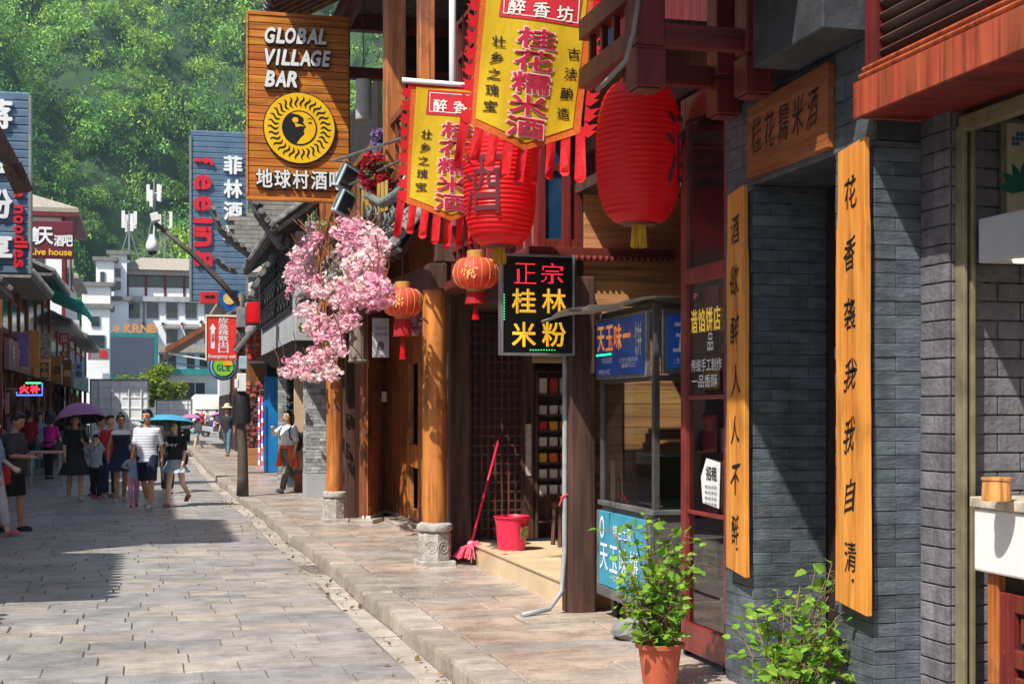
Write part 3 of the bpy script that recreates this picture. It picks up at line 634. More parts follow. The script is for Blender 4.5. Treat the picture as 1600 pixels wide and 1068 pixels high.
m = MB(); m.box(3.28, 5.5, 8.6, 10.86, 3.42, 3.5); m.box(3.0, 5.5, 8.16, 10.86, 4.02, 4.08); m.box(3.32, 3.36, 8.16, 10.86, 3.72, 4.02); m.build("balcony_floor", dark_wood, t)
m = MB(); m.box(3.6, 3.64, 8.1, 10.9, 4.09, 6.2); m.build("balcony_wall", red_wood, t)
# closed bay over the step
m = MB()
for x0 in (2.98, 3.19, 3.42, 3.70, 3.98): m.box(x0, x0 + .07, 10.9, 10.97, 2.99, 5.6)
for z0 in (2.99, 3.6, 4.2, 5.5): m.box(3.05, 3.98, 10.905, 10.965, z0, z0 + .07)
for k in range(13): m.box(2.985, 3.03, 11.0 + k * .27, 11.045 + k * .27, 2.99, 5.6)
for z0 in (2.99, 3.3, 3.6, 4.0, 4.4, 4.8, 5.2, 5.55): m.box(2.99, 3.025, 10.98, 14.4, z0, z0 + .045)
b = m.build("bay_frame", red_wood, t, bevel=.004)
m = MB(); m.box(3.26, 3.42, 10.93, 10.95, 3.06, 5.5); m.box(3.77, 3.98, 10.93, 10.95, 3.06, 5.5); m.build("bay_panel", red_wood, b)
m = MB(); m.box(3.05, 3.19, 10.93, 10.945, 3.06, 5.5); m.box(3.49, 3.70, 10.93, 10.945, 3.06, 5.5); m.build("bay_pane", sky_blue_glass, b)
m = MB(); m.box(3.035, 3.05, 10.98, 14.4, 2.99, 5.6); m.build("bay_lining", mat("pink_lining", C(190, 120, 116), C(160, 90, 90), .7, 2), b)
m = MB(); m.box(2.88, 4.1, 10.78, 14.5, 2.90, 2.985)
for k in range(24): m.lathe((2.92 + k * .05, 10.775, 2.90), [(.001, -.028), (.018, -.02), (.023, 0), (.02, .02)], 8)
m.build("bay_ledge", red_wood_x, t, bevel=.004)
m = MB(); m.box(4.1, 5.5, 10.9, 14.5, 2.81, 6.2); m.build("upper_wall", dark_in, t)
m = MB(); m.tube([(3.4, 10.4, 3.34), (3.75, 9.6, 3.36), (3.9, 9.0, 3.34)], .035, 10); m.build("overhead_pipe", white_paint, t)
m = MB(); m.tube([(3.16, 10.72, 2.7), (3.155, 10.72, 1.5), (3.15, 10.71, .6), (3.12, 10.69, .28), (3.0, 10.62, .16), (2.75, 10.5, .135)], .021, 8)
o = m.build("conduit_pipe", mat("grey_pipe", C(170, 170, 172), C(140, 140, 144), .4, 8), t, smooth=True)
m = MB(); m.tube([(3.13, 10.70, 1.02), (3.17, 10.69, 1.04), (3.18, 10.75, 1.03), (3.13, 10.76, 1.01), (3.13, 10.70, 1.02), (3.10, 10.69, .95)], .008, 5); m.build("red_string", mat("red_string", C(214, 60, 70), C(180, 40, 50), .8), o)

# display shelf with its tins inside the noodle shop
t = T("display_shelf", (4.2, 14.6, .32), "dim shelf of packets and tins inside the noodle shop", "shelf")
m = MB(); m.box(3.99, 4.62, 14.74, 14.79, .5, 2.12)
for z0 in (.5, .78, .95, 1.12, 1.29, 1.46, 1.63, 1.85, 2.1): m.box(3.985, 4.62, 14.6, 14.738, z0, z0 + .02)
for x0 in (3.98, 4.62): m.box(x0, x0 + .02, 14.6, 14.79, .34, 2.12)
m.build("shelf_frame", dark_wood, t)
pk = [mat("tin_a", C(206, 200, 190), C(180, 170, 160), .5), mat("tin_b", C(222, 120, 40), C(200, 90, 30), .5), mat("tin_c", C(190, 50, 44), C(150, 40, 40), .5), mat("tin_d", C(210, 170, 60), C(190, 140, 40), .5)]
for r, z0 in enumerate((.80, .97, 1.14, 1.31, 1.48, 1.65, 1.87)):
    for k in range(5):
        x = 4.02 + k * .118; h = .1 if r < 6 else .17; m = MB(); m.box(x, x + .085, 14.615, 14.7, z0, z0 + h)
        mm = pk[1 + (k + r) % 3] if r in (2, 4) else pk[0] if r != 6 else pk[(k * 2) % 4]
        m.build("tin", mm, t, bevel=.006)
t = T("noodle_stool", (4.15, 13.9, .32), "small dark wooden stool in the noodle shop doorway", "stool")
m = MB(); m.box(3.98, 4.3, 13.75, 14.05, .72, .76); m.build("seat", dark_wood, t, bevel=.006)
for a in (0, 1):
    for b in (0, 1):
        m = MB(); m.bar((4.0 + a * .28, 13.77 + b * .26, .319), (4.02 + a * .24, 13.79 + b * .22, .72), .035, .035); m.build("leg", dark_wood, t)

# dot-lit sign hanging at the post
t = T("led_sign", (2.9, 10.52, 2.17), "black dot-lit sign with red and yellow characters hanging beside the noodle shop post", "sign")
fr = P(841, 476, Y=10.48); fw, fh = .565, .735
m = MB(); m.box(fr.x - fw / 2, fr.x + fw / 2, 10.49, 10.57, fr.z - fh / 2, fr.z + fh / 2); m.build("panel", mat("led_black", C(14, 14, 18), C(10, 10, 12), .3, 6), t)
m = MB(); e = .018
for s in (-1, 1): m.box(fr.x + s * fw / 2 - e / 2, fr.x + s * fw / 2 + e / 2, 10.475, 10.58, fr.z - fh / 2 - e, fr.z + fh / 2 + e); m.box(fr.x - fw / 2, fr.x + fw / 2, 10.477, 10.578, fr.z + s * (fh / 2 + e / 2) - e / 2, fr.z + s * (fh / 2 + e / 2) + e / 2)
m.build("frame", steel, t, bevel=.003)
def led(name, items, c, e, r=.0042):
    m = MB()
    for (x, z) in items: m.add([(fr.x + x + r * math.cos(a), 10.484, fr.z + z + r * math.sin(a)) for a in (0, 1.05, 2.09, 3.14, 4.19, 5.24)], [(0, 1, 2, 3, 4, 5)])
    m.build(name, mat("led_" + c[0], c[1], c[1], .4, emit=e), t)
W = lambda px, py: (P(px, py, Y=10.48).x - fr.x, P(px, py, Y=10.48).z - fr.z)
it = []
for c, px, py in (("正", 821, 427), ("宗", 863, 427)):
    x, z = W(px, py); it += [(x + a, z + b) for a, b in dots(c, .176, .157, 16, 14)]
led("red_dots", it, ("red", C(255, 40, 60)), 2.2)
m = MB(); it = []
for c, px, py in (("桂", 819, 470), ("林", 866, 470), ("米", 819, 522), ("粉", 866, 522)):
    x, z = W(px, py); put(m, c, (fr.x + x, 10.49, fr.z + z), UX, UZ, .19, .19, .022, 0, .003); it += [(x + a, z + b) for a, b in dots(c, .186, .186, 13, 13)]
m.build("lettering", mat("led_yellow_face", C(236, 186, 40), C(220, 160, 30), .5, emit=.35), t); led("yellow_dots", it, ("yellow", C(255, 214, 90)), 1.6, .0028)
g = []
for k in range(10): g += [W(788, 460 + k * 4.3)]
for k in range(8): g += [W(895.5, 450 + k * 4.3)]
for k in range(10): g += [W(829 + k * 4.2, 546.5)]
led("green_dots", g, ("green", C(60, 255, 120)), 2.2)

# snack cart
t = T("snack_cart", (3.6, 9.7, .12), "glazed steel snack cart with blue lightboxes, on castors beside the glass door", "cart")
cx0, cx1, cy0, cy1 = 3.36, 4.25, 9.25, 10.46
m = MB(); m.box(cx0 + .01, cx1, cy0 + .01, cy1 - .01, .30, .97); m.build("body", mat("cart_steel", C(120, 116, 112), C(92, 88, 86), .45, 6, metal=.3, dirt=(C(70, 64, 60), 3, .6)), t, bevel=.006)
m = MB(); m.box(cx0 - .015, cx1, cy0 - .015, cy1 + .015, .972, 1.01); m.build("counter", steel, t, bevel=.006)
m = MB()
for x in (cx0, cx1 - .04):
    for y in (cy0, cy1 - .045): m.box(x, x + .045, y, y + .045, 1.011, 2.44)
m.box(cx0 + .004, cx0 + .04, cy0 + .046, cy1 - .046, 1.90, 1.94); m.box(cx0 + .004, cx0 + .04, cy0 + .046, cy1 - .046, 2.40, 2.44); m.box(cx0 + .046, cx1 - .05, cy0 + .004, cy0 + .04, 1.90, 1.94); m.box(cx0 + .046, cx1 - .05, cy0 + .004, cy0 + .04, 2.40, 2.44)
m.build("frame", mat("cart_frame", C(104, 98, 96), C(80, 76, 74), .4, 6, metal=.4), t, bevel=.004)
m = MB(); m.quad((cx0 + .02, cy1 - .05, 1.02), (cx0 + .02, cy0 + .05, 1.02), (cx0 + .02, cy0 + .05, 1.89), (cx0 + .02, cy1 - .05, 1.89)); m.quad((cx0 + .05, cy0 + .02, 1.02), (cx1 - .05, cy0 + .02, 1.02), (cx1 - .05, cy0 + .02, 1.89), (cx0 + .05, cy0 + .02, 1.89)); m.build("glass_pane", win_glass, t)
bl = mat("lightbox_blue", C(36, 84, 168), C(24, 58, 130), .35, 3, emit=.12); cy = mat("panel_cyan", C(72, 164, 190), C(52, 140, 172), .35, 3)
b1 = MB(); b1.box(cx0 - .035, cx0 + .003, cy0 + .07, cy1 - .01, 1.93, 2.39); L1 = b1.build("lightbox", steel, t, bevel=.005)
m = MB(); m.box(cx0 - .04, cx0 - .036, cy0 + .095, cy1 - .035, 1.955, 2.365); m.build("lightbox_face", bl, L1)
Xf = cx0 - .04; ym = (cy0 + cy1) / 2 + .02
m = MB()
for k, c in enumerate("天玉味一"): put(m, c, (Xf, cy1 - .16 - k * .2, 2.235), -UY, UZ, .17, .19 if c != "一" else .03, .02)
m.build("lightbox_lettering", mat("orange_letter", C(244, 176, 90), C(226, 120, 60), .5, emit=.3), L1)
m = MB(); put(m, "饼", (Xf, cy0 + .2, 2.2), -UY, UZ, .15, .24, .008)
for k, (s, w, z) in enumerate((("正宗土家风味", .42, 2.06), ("香酥可口", .3, 2.02))): put(m, s, (Xf, cy0 + .42, z), -UY, UZ, w, .035, .004)
put(m, "欢迎品尝", (Xf, cy1 - .3, 2.07), -UY, UZ, .24, .04, .004); put(m, "特色小吃", (Xf, cy1 - .24, 1.985), -UY, UZ, .26, .04, .004); m.build("lightbox_lettering", white_paint, L1)
m = MB()
for k in range(16): m.ball((Xf - .004, cy1 - .06 - k * .022, 2.115), .007, n=6)
m.build("green_leds", mat("led_green2", C(40, 255, 130), C(40, 255, 130), emit=2.2), L1)
b2 = MB(); b2.box(cx0 + .05, cx1 - .06, cy0 - .035, cy0 + .003, 1.95, 2.39); L2 = b2.build("lightbox", steel, t, bevel=.005)
m = MB(); m.box(cx0 + .085, cx1 - .09, cy0 - .04, cy0 - .036, 1.985, 2.355); m.build("lightbox_face", bl, L2)
m = MB(); put(m, "五", (cx0 + .2, cy0 - .04, 2.2), UX, UZ, .15, .2, .012); put(m, "香", (cx0 + .4, cy0 - .04, 2.2), UX, UZ, .15, .2, .012); put(m, "土家", (cx0 + .2, cy0 - .04, 2.04), UX, UZ, .14, .04, .004); m.build("lightbox_lettering", white_paint, L2)
m = MB(); m.box(cx0 - .03, cx0 + .009, cy0 + .005, cy1 - .005, .29, .365); m.box(cx0 - .03, cx0 + .009, cy0 + .005, cy0 + .095, .366, .935); m.box(cx0 - .03, cx0 + .009, cy1 - .035, cy1 - .005, .366, .935); m.build("panel_surround", steel, t, bevel=.004)
p = MB(); p.box(cx0 - .02, cx0 + .009, cy0 + .1, cy1 - .04, .37, .93); L3 = p.build("lower_panel", cy, t, bevel=.004)
m = MB()
Xf = cx0 - .02; put(m, "特色土家", (Xf, 9.86, .80), -UY, UZ, .42, .1, .012)
for k, c in enumerate("天玉味饼"): put(m, c, (Xf, cy1 - .17 - k * .23, .59), -UY, UZ, .19, .2, .016)
put(m, "一口酥香", (Xf, 9.98, .45), -UY, UZ, .34, .05, .005)
m.add([(Xf - .003, cy1 - .12 + .055 * math.cos(a), .81 + .085 * math.sin(a)) for a in np.linspace(0, 6.28, 24)[:-1]], [tuple(range(23))]); m.build("panel_lettering", mat("cyan_letter", C(226, 240, 240), C(206, 228, 232), .5), L3)
m = MB(); m.add([(Xf - .006, cy1 - .12 + .03 * math.cos(a), .81 + .055 * math.sin(a)) for a in np.linspace(0, 6.28, 20)[:-1]], [tuple(range(19))]); m.build("panel_badge", cy, L3)
for yy in (cy0 + .14, cy1 - .14):
    for xx in (cx0 + .09, cx1 - .1):
        m = MB(); m.tube([(xx - .022, yy, .182), (xx + .022, yy, .182)], .066, 18); o = m.build("castor", mat("castor_rubber", C(52, 46, 44), C(34, 30, 30), .7), t, bevel=.006)
        m = MB(); m.box(xx - .035, xx - .027, yy - .02, yy + .03, .17, .3); m.box(xx + .027, xx + .035, yy - .02, yy + .03, .17, .3); m.build("fork", steel, o)
# cloth awning over the cart, sagging toward its tip
n1, n2 = 14, 8; vs = []
for i in range(n1 + 1):
    for j in range(n2 + 1):
        f, g = i / n1, j / n2; y = cy0 - .1 + f * 1.25; x = cx0 + .5 - g * 1.0
        vs.append((x, y, 2.455 + .07 * (1 - g) - .10 * max(0, g - .4) - .018 * math.sin(f * 9) * g + .012 * math.sin(g * 14 + f * 3)))
fs = [(i * (n2 + 1) + j, i * (n2 + 1) + j + 1, (i + 1) * (n2 + 1) + j + 1, (i + 1) * (n2 + 1) + j) for i in range(n1) for j in range(n2)]
m = MB(); m.add(vs, fs); m.add([(x, y, z - .012) for x, y, z in vs], [f[::-1] for f in fs])
m.build("awning", mat("grey_awning", C(176, 170, 160), C(136, 130, 122), .8, 5, trans=.15, dirt=(C(110, 102, 94), 3, .58)), t, smooth=True)
m = MB(); m.bar((cx0 + .48, cy0 + .02, 2.47), (cx0 + .02, cy0 + .02, 2.47), .03, .03); m.bar((cx0 + .48, cy1 - .02, 2.47), (cx0 + .02, cy1 - .02, 2.47), .03, .03); m.build("awning_bar", steel, t)
t = T("glass_tank", (3.6, 9.7, 1.01), "greenish glass tank on the counter of the snack cart", "tank")
m = MB(); a0, a1, b0, b1 = 3.46, 3.86, 9.34, 9.86
for q in ([(a0, b1), (a0, b0)], [(a0, b0), (a1, b0)], [(a1, b0), (a1, b1)], [(a1, b1), (a0, b1)]): m.quad((*q[0], 1.02), (*q[1], 1.02), (*q[1], 1.38), (*q[0], 1.38))
m.build("glass_pane", glass("green_glass", (.66, .92, .86, 1), .34, .05), t)
m = MB(); m.box(a0 - .005, a1 + .005, b0 - .005, b1 + .005, 1.011, 1.02)
for z in (1.38,):
    m.bar((a0, b0, z), (a0, b1, z), .012, .012); m.bar((a1, b0, z), (a1, b1, z), .012, .012); m.bar((a0, b0, z), (a1, b0, z), .012, .012); m.bar((a0, b1, z), (a1, b1, z), .012, .012)
m.build("rim", mat("tank_rim", C(170, 200, 190), C(140, 170, 160), .3), t)
m = MB(); m.obox((3.9, 9.6, 1.2), (.003, 0, 0), (0, .16, .01), (0, -.01, .19)); tag(m.build("paper_sheet", white_paint, org=(3.9, 9.45, 1.01)), "white paper sheet standing behind the glass tank in the cart", "paper")
m = MB(); m.obox((3.42, 10.32, 1.16), (.003, 0, 0), (0, .05, .0), (0, 0, .15)); tag(m.build("menu_card", white_paint, org=(3.42, 10.08, 1.01)), "narrow white menu card at the far end of the cart counter", "card")

# bucket and mop on the step
B = Vector((3.46, 13.62, .322))
t = T("red_bucket", B, "bright pink-red plastic bucket with a paper label, on the tiled step", "bucket")
m = MB(); m.lathe(B, [(.128, 0), (.134, .004), (.168, .315), (.182, .318), (.182, .335), (.172, .335), (.168, .33), (.13, .012)], 32); m.build("body", mat("bucket_red", C(240, 52, 92), C(226, 40, 78), .35, 2, trans=.15, spec=.5), t, smooth='auto')
m = MB(); m.tube([B + Vector((-.175 * math.cos(a) * 1, -.02 - .15 * math.sin(a) * .6, .325 - .15 * math.sin(a))) for a in np.linspace(0, 3.14, 14)], .005, 6); m.build("handle", mat("bucket_handle", C(230, 60, 100), C(210, 40, 80), .4), t)
m = MB(); an = [R(-75 + k * 8) for k in range(7)]; m.add([B + Vector(((.15 + .108 * z) * math.cos(a) * 1.02, (.15 + .108 * z) * math.sin(a) * 1.02, .02 + z)) for z in (.1, .22) for a in an], [(i, i + 1, i + 8, i + 7) for i in range(6)]); m.build("label", mat("bucket_label", C(196, 176, 110), C(60, 54, 40), .5, 18), t)
hd, tp = Vector((3.19, 14.25, .2)), P(782, 676, Y=14.69)
t = T("mop", hd, "pink mop with a long handle leaning against the lattice screen", "mop")
m = MB(); m.tube([hd + Vector((0, 0, .12)), tp], .013, 8); m.build("handle", mat("mop_pole", C(226, 40, 80), C(206, 30, 66), .35), t, smooth=True)
V, F = [], []
m = MB()
for k in range(170):
    a, r = random.uniform(0, 6.28), random.uniform(.02, .16); b = hd + Vector((.02 * math.cos(a), .02 * math.sin(a), .12)); e = hd + Vector((r * math.cos(a) - .03, r * math.sin(a) * 1.15, .0 - .02 * random.random() + (.12 if r * math.cos(a) > .03 else 0)))
    m.tube([b, (b + e) / 2 + Vector((0, 0, .035)), e], .007, 4, caps=False)
m.build("strands", mat("mop_strand", C(246, 106, 130), C(230, 80, 108), .9, 20, isl=.15), t); m = MB(); m.ball(hd + Vector((0, 0, .13)), .04, .04, .03); m.build("collar", mat("mop_collar", C(246, 150, 170), C(230, 120, 150), .5), t)
def rect(m, px0, px1, py0, py1, Y, t=.1, mi=0):
    a, b = P(px0, py1, Y=Y), P(px1, py0, Y=Y); m.box(a.x, b.x, Y, Y + t, a.z, b.z, mi); return m
def wallseg(m, a, b, z0, z1, th=.06, mi=0):
    a, b = Vector((a[0], a[1], 0)), Vector((b[0], b[1], 0)); u = (b - a); n = u.cross(UZ).normalized() * th / 2
    m.obox((a + b) / 2 + Vector((0, 0, (z0 + z1) / 2)), u / 2, n, (0, 0, (z1 - z0) / 2), mi); return m
# ------------------------------------------------------------------ timber bar house with round columns
t = bar = T("bar_house", (2.9, 17.5, .12), "timber bar house with round wooden columns, tiled pent roof and open upper gallery", "house")
def column(x, y, r, ztop, seed):
    rnd = random.Random(seed); m = MB(); m.lathe((x, y, 0), [(r * rnd.uniform(.97, 1.03), z) for z in np.linspace(.55, ztop, 14)], 20); c = m.build("column", orange_wood, bar, smooth='auto')
    m = MB(); m.box(x - r * 1.5, x + r * 1.5, y - r * 1.5, y + r * 1.5, .10, .17); m.build("plinth", stone_base_m, bar, bevel=.008)
    m = MB(); s = r * 1.32
    m.lathe((x, y, 0), [(s * 1.04, .171), (s * 1.04, .43), (s * .98, .455)], 8)
    for k in range(8):
        a = R(22.5 + 45 * k); u = Vector((-math.sin(a), math.cos(a), 0)); n = Vector((math.cos(a), math.sin(a), 0)); o = Vector((x, y, .31)) + n * (s * 1.04 * math.cos(R(22.5)))
        for rr in (.06, .03): m.tube([o + (u * math.cos(b) + UZ * math.sin(b)) * rr for b in np.linspace(0, 6.28, 13)], .006, 5, caps=False)
    b = m.build("stone_block", stone_base_m, bar, bevel=.004)
    m = MB(); m.lathe((x, y, 0), [(s * .9, .456), (s * 1.1, .475), (s * 1.14, .505), (s * 1.08, .535), (s * .88, .552)], 24); m.build("stone_drum", stone_base_m, bar, smooth='auto')
column(2.82, 14.3, .125, 2.92, 1); column(2.53, 20.15, .118, 2.92, 2)
gp = [P(548, 806, Z=.14), P(557, 808, Z=.14), P(572, 808, Z=.18), P(600, 797, Z=.18), P(625, 803, Z=.18), P(640, 806, Z=.18), P(660, 816, Z=.18), P(690, 830, Z=.18)]
m = MB(); m.box(gp[0].x - .08, gp[0].x + .08, gp[0].y - .08, gp[0].y + .08, .1, 3.5); m.build("post", dark_wood, t, bevel=.01)
for i, mm in ((1, brown_wood), (2, orange_wood), (3, orange_wood), (4, orange_wood)):
    m = MB(); a, b = gp[i], gp[i + 1]; n = max(1, int((b - a).length / .22))
    for k in range(n): wallseg(m, a.lerp(b, k / n + .004), a.lerp(b, (k + 1) / n - .004), .16, 4.19, .05 + random.uniform(0, .006))
    if i in (2, 3): wallseg(m, a.lerp(b, .03), a.lerp(b, .97), .16, .34, .08); wallseg(m, a.lerp(b, .03), a.lerp(b, .97), 2.3, 2.42, .08)
    m.build("door_panel" if i in (2, 3) else "wall_board", mm, t, bevel=.004)
m = MB(); a, b = gp[5], gp[6]; wallseg(m, a, b, .16, .32, .08); wallseg(m, a, b, .9, 1.22, .06); wallseg(m, a, b, 2.35, 4.19, .06)
wallseg(m, a, a.lerp(b, .1), .32, 2.35, .09); wallseg(m, b.lerp(a, .1), b, .32, 2.35, .09); wallseg(m, b, gp[7], .16, 4.19, .06)
m.build("doorway_frame", orange_wood, t, bevel=.006)
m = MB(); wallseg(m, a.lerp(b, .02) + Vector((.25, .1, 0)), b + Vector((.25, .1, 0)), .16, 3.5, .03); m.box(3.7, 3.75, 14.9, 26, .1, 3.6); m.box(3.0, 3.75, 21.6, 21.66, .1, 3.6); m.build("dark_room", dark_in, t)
m = MB(); a, b, c = gp[2], gp[3], gp[4]; wallseg(m, a, b, .165, .2, .12); wallseg(m, b, c, .165, .2, .12); m.build("white_threshold", white_paint, t)
m = MB(); wallseg(m, a - Vector((.1, .2, 0)), b - Vector((.0, .3, 0)), .1, .164, .34); wallseg(m, b - Vector((.0, .3, 0)), gp[6] - Vector((.2, .1, 0)), .1, .164, .3); m.build("door_step", kerb_stone, t, bevel=.01)
q = P(599, 620, X=gp[3].x - .07); m = MB(); m.box(q.x - .05, q.x + .02, q.y - .17, q.y + .06, q.z - .07, q.z + .08); o = m.build("meter_box", white_paint, t, bevel=.006)
m = MB()
for s in (0, 1): m.box(q.x - .056, q.x - .05, q.y - .13 + s * .1, q.y - .065 + s * .1, q.z - .01, q.z + .05)
m.build("meter_window", black_paint, o)
a = P(604, 716, Y=gp[3].y - .2); m = MB(); m.box(a.x, a.x + .14, gp[3].y - .26, gp[3].y - .235, a.z, a.z + .82); tag(m.build("hanging_plank", wood("pale_plank", C(216, 150, 84), C(180, 110, 56)), org=(a.x, gp[3].y - .25, a.z), bevel=.004), "pale narrow wooden plank sign hanging on the bar doorway post", "plank")
# beam on the columns, pent roof, gallery
m = MB(); m.bar((2.82, 14.1, 3.05), (2.53, 20.4, 3.05), .18, .26); m.bar((2.82, 14.3, 3.3), (3.5, 14.3, 3.3), .14, .18); m.bar((2.53, 20.15, 3.3), (3.4, 20.15, 3.3), .14, .18); m.build("eave_beam", dark_wood, t, bevel=.008)
m = MB(); tiled_roof(m, (2.42, 14.2, 3.34), (2.15, 21.5, 3.34), (.6, .0, .75), .17, 5); r = m.build("pent_roof", tile_roof_m, t)
m = MB(); m.add([(2.42, 14.2, 3.28), (2.15, 21.5, 3.28), (2.78, 21.5, 4.02), (3.0, 14.2, 4.02)], [(0, 1, 2, 3)])
for k in range(24): y = 14.35 + k * .295; m.bar((2.44 - k * .011, y, 3.25), (3.0 - k * .009, y, 3.96), .05, .06)
m.build("roof_rafters", dark_wood, r)
m = MB(); m.box(2.6, 4.6, 13.9, 21.5, 4.2, 4.32); m.box(2.62, 2.7, 13.95, 21.45, 4.9, 4.98); m.box(2.7, 4.6, 20.9, 20.98, 4.9, 4.98)
for k in range(20): m.box(2.64, 2.68, 14.1 + k * .38, 14.14 + k * .38, 4.32, 4.9)
m.build("gallery_floor", brown_wood, t, bevel=.006)
for (y, w) in ((16.0, .115), (14.1, .08), (20.6, .11)):
    m = MB(); m.box(2.69 - w, 2.69 + w, y - w, y + w, 4.33, 7.4); m.build("gallery_column", orange_wood, t, bevel=.012)
m = MB(); m.tube([(2.86, 13.6, 3.5), (2.86, 13.6, 7.4)], .034, 12); m.build("white_downpipe", white_paint, t, smooth=True)
m = MB(); m.box(4.6, 4.7, 13.9, 21.5, 4.3, 7.4); m.box(3.6, 4.6, 21.3, 21.36, 4.3, 7.4); m.box(3.5, 4.6, 13.9, 14.0, 4.3, 7.4); m.build("gallery_wall", dark_in, t)
m = MB(); m.box(2.6, 4.6, 20.5, 20.66, 6.5, 6.66); m.box(2.58, 4.6, 20.49, 20.67, 7.2, 7.42); m.box(2.58, 2.8, 13.9, 20.49, 7.2, 7.42); m.build("gallery_beam", red_wood_x, t, bevel=.008)
m = MB(); m.box(2.6, 4.6, 13.9, 21.5, 7.43, 7.5); tiled_roof(m, (1.62, 13.6, 7.45), (1.62, 21.9, 7.45), (1.6, 0, .9), .2, 6); u = m.build("upper_roof", tile_roof_m, t)
m = MB(); m.add([(1.62, 13.6, 7.38), (1.62, 21.9, 7.38), (3.22, 21.9, 8.26), (3.22, 13.6, 8.26)], [(0, 1, 2, 3)])
for k in range(26): m.bar((1.64, 13.7 + k * .32, 7.36), (3.0, 13.7 + k * .32, 8.1), .07, .08)
m.build("roof_rafters", brown_wood, u)
t = T("gallery_lantern", (2.9, 17.5, 6.0), "white cylindrical paper lantern hanging inside the upper gallery of the bar", "lantern")
q = P(568, 155, Y=18.5); m = MB(); m.lathe((q.x, q.y, q.z - .27), [(.1, 0), (.105, .02), (.105, .5), (.1, .52)], 16); m.build("shade", mat("rice_paper", C(206, 206, 200), C(180, 182, 180), .7, 6, trans=.3), t); m = MB(); m.tube([(q.x, q.y, q.z + .25), (q.x, q.y, 7.2)], .006, 5); m.build("cord", black_paint, t)
# floodlights on rods
t = T("floodlight_rods", (2.3, 15, 4), "thin steel rods crossing above the tiled pent roof", "rods")
m = MB(); m.tube([P(520, 252, Y=17.2), P(642, 212, Y=15.2)], .018, 6); m.tube([P(530, 296, Y=16.6), P(640, 244, Y=15.0)], .014, 6); m.tube([P(560, 290, Y=16.0), P(600, 316, Y=15.2), P(630, 280, Y=14.9), P(640, 262, Y=14.9)], .012, 6); m.build("rod", steel, t)
for k, (px, py, lb) in enumerate(((541, 279, "pale grey floodlight under the corner of the wooden bar sign, upper of two"), (538, 318, "pale grey floodlight hanging below the other at the pent roof edge"))):
    q = P(px, py, Y=16.4); t = T("floodlight", q, lb, "floodlight")
    Mx = Matrix.Rotation(R(24), 3, 'Y') @ Matrix.Rotation(R(30), 3, 'Z'); a, b, c = Mx @ UX, Mx @ UY, Mx @ UZ
    m = MB(); m.obox(q, a * .11, b * .05, c * .14); m.obox(q + b * .06, a * .07, b * .02, c * .1); m.build("housing", mat("pale_metal", C(176, 196, 196), C(140, 164, 168), .45, 5, metal=.2), t, bevel=.012)
    m = MB(); m.obox(q - b * .053, a * .09, b * .004, c * .115); m.build("lens", dark_pane, t)
    m = MB(); m.bar(q + a * .12 - c * .1, q + a * .12 + c * .16, .02, .02); m.bar(q - a * .12 - c * .1, q - a * .12 + c * .16, .02, .02); m.bar(q - a * .12 + c * .16, q + a * .12 + c * .16, .02, .02); m.build("bracket", steel, t)

# flowers
def scatter(ells, n, d, spread, per, size, mats, name, parent, tw=None, up=.4):
    """flower heads or leaves gathered into small bunches over pixel ellipses at real depths"""
    cs = []
    tot = sum(e[2] * e[3] for e in ells)
    for px, py, rx, ry, Y in ells:
        for k in range(max(3, int(n * rx * ry / tot))):
            a, r = random.uniform(0, 6.28), math.sqrt(random.random()); cs.append(P(px + rx * r * math.cos(a), py + ry * r * math.sin(a), **({'X': Y + random.gauss(0, spread)} if Y < 5 else {'Y': Y + random.gauss(0, spread)})))
    cs = np.array([c[:] for c in cs])
    if len(mats) > 1: pick = (RNG.random(len(cs)) + .35 * np.sin(cs[:, 0] * 5 + cs[:, 2] * 6)) ; pick = np.clip(((pick + .35) / 1.7 * len(mats)).astype(int), 0, len(mats) - 1)
    else: pick = np.zeros(len(cs), int)
    for k, mm in enumerate(mats):
        c = cs[pick == k]
        if not len(c): continue
        dd = RNG.normal(size=(len(c), per, 3)); dd /= np.linalg.norm(dd, axis=2)[..., None]
        pts = (c[:, None, :] + dd * RNG.uniform(.5, 1, (len(c), per, 1)) * d).reshape(-1, 3)
        V, F = leaves_at(pts, RNG.uniform(size * .7, size * 1.2, len(pts)), up, .3, 1.2, dd.reshape(-1, 3) * 1.5)
        np_mesh(name, V, F, mm, parent)
    return cs
pinks = [foliage("blossom_pale", C(255, 236, 234), C(252, 220, 224), .06, .4, 3), foliage("blossom_pink", C(252, 212, 220), C(248, 194, 208), .08, .4, 3), foliage("blossom_deep", C(242, 180, 202), C(232, 156, 188), .1, .4, 3)]
q = P(520, 590, Y=18.6); t = T("cherry_blossom", P(530, 470, X=2.16), "hanging mass of pink artificial cherry blossom round the bar house column", "blossom")
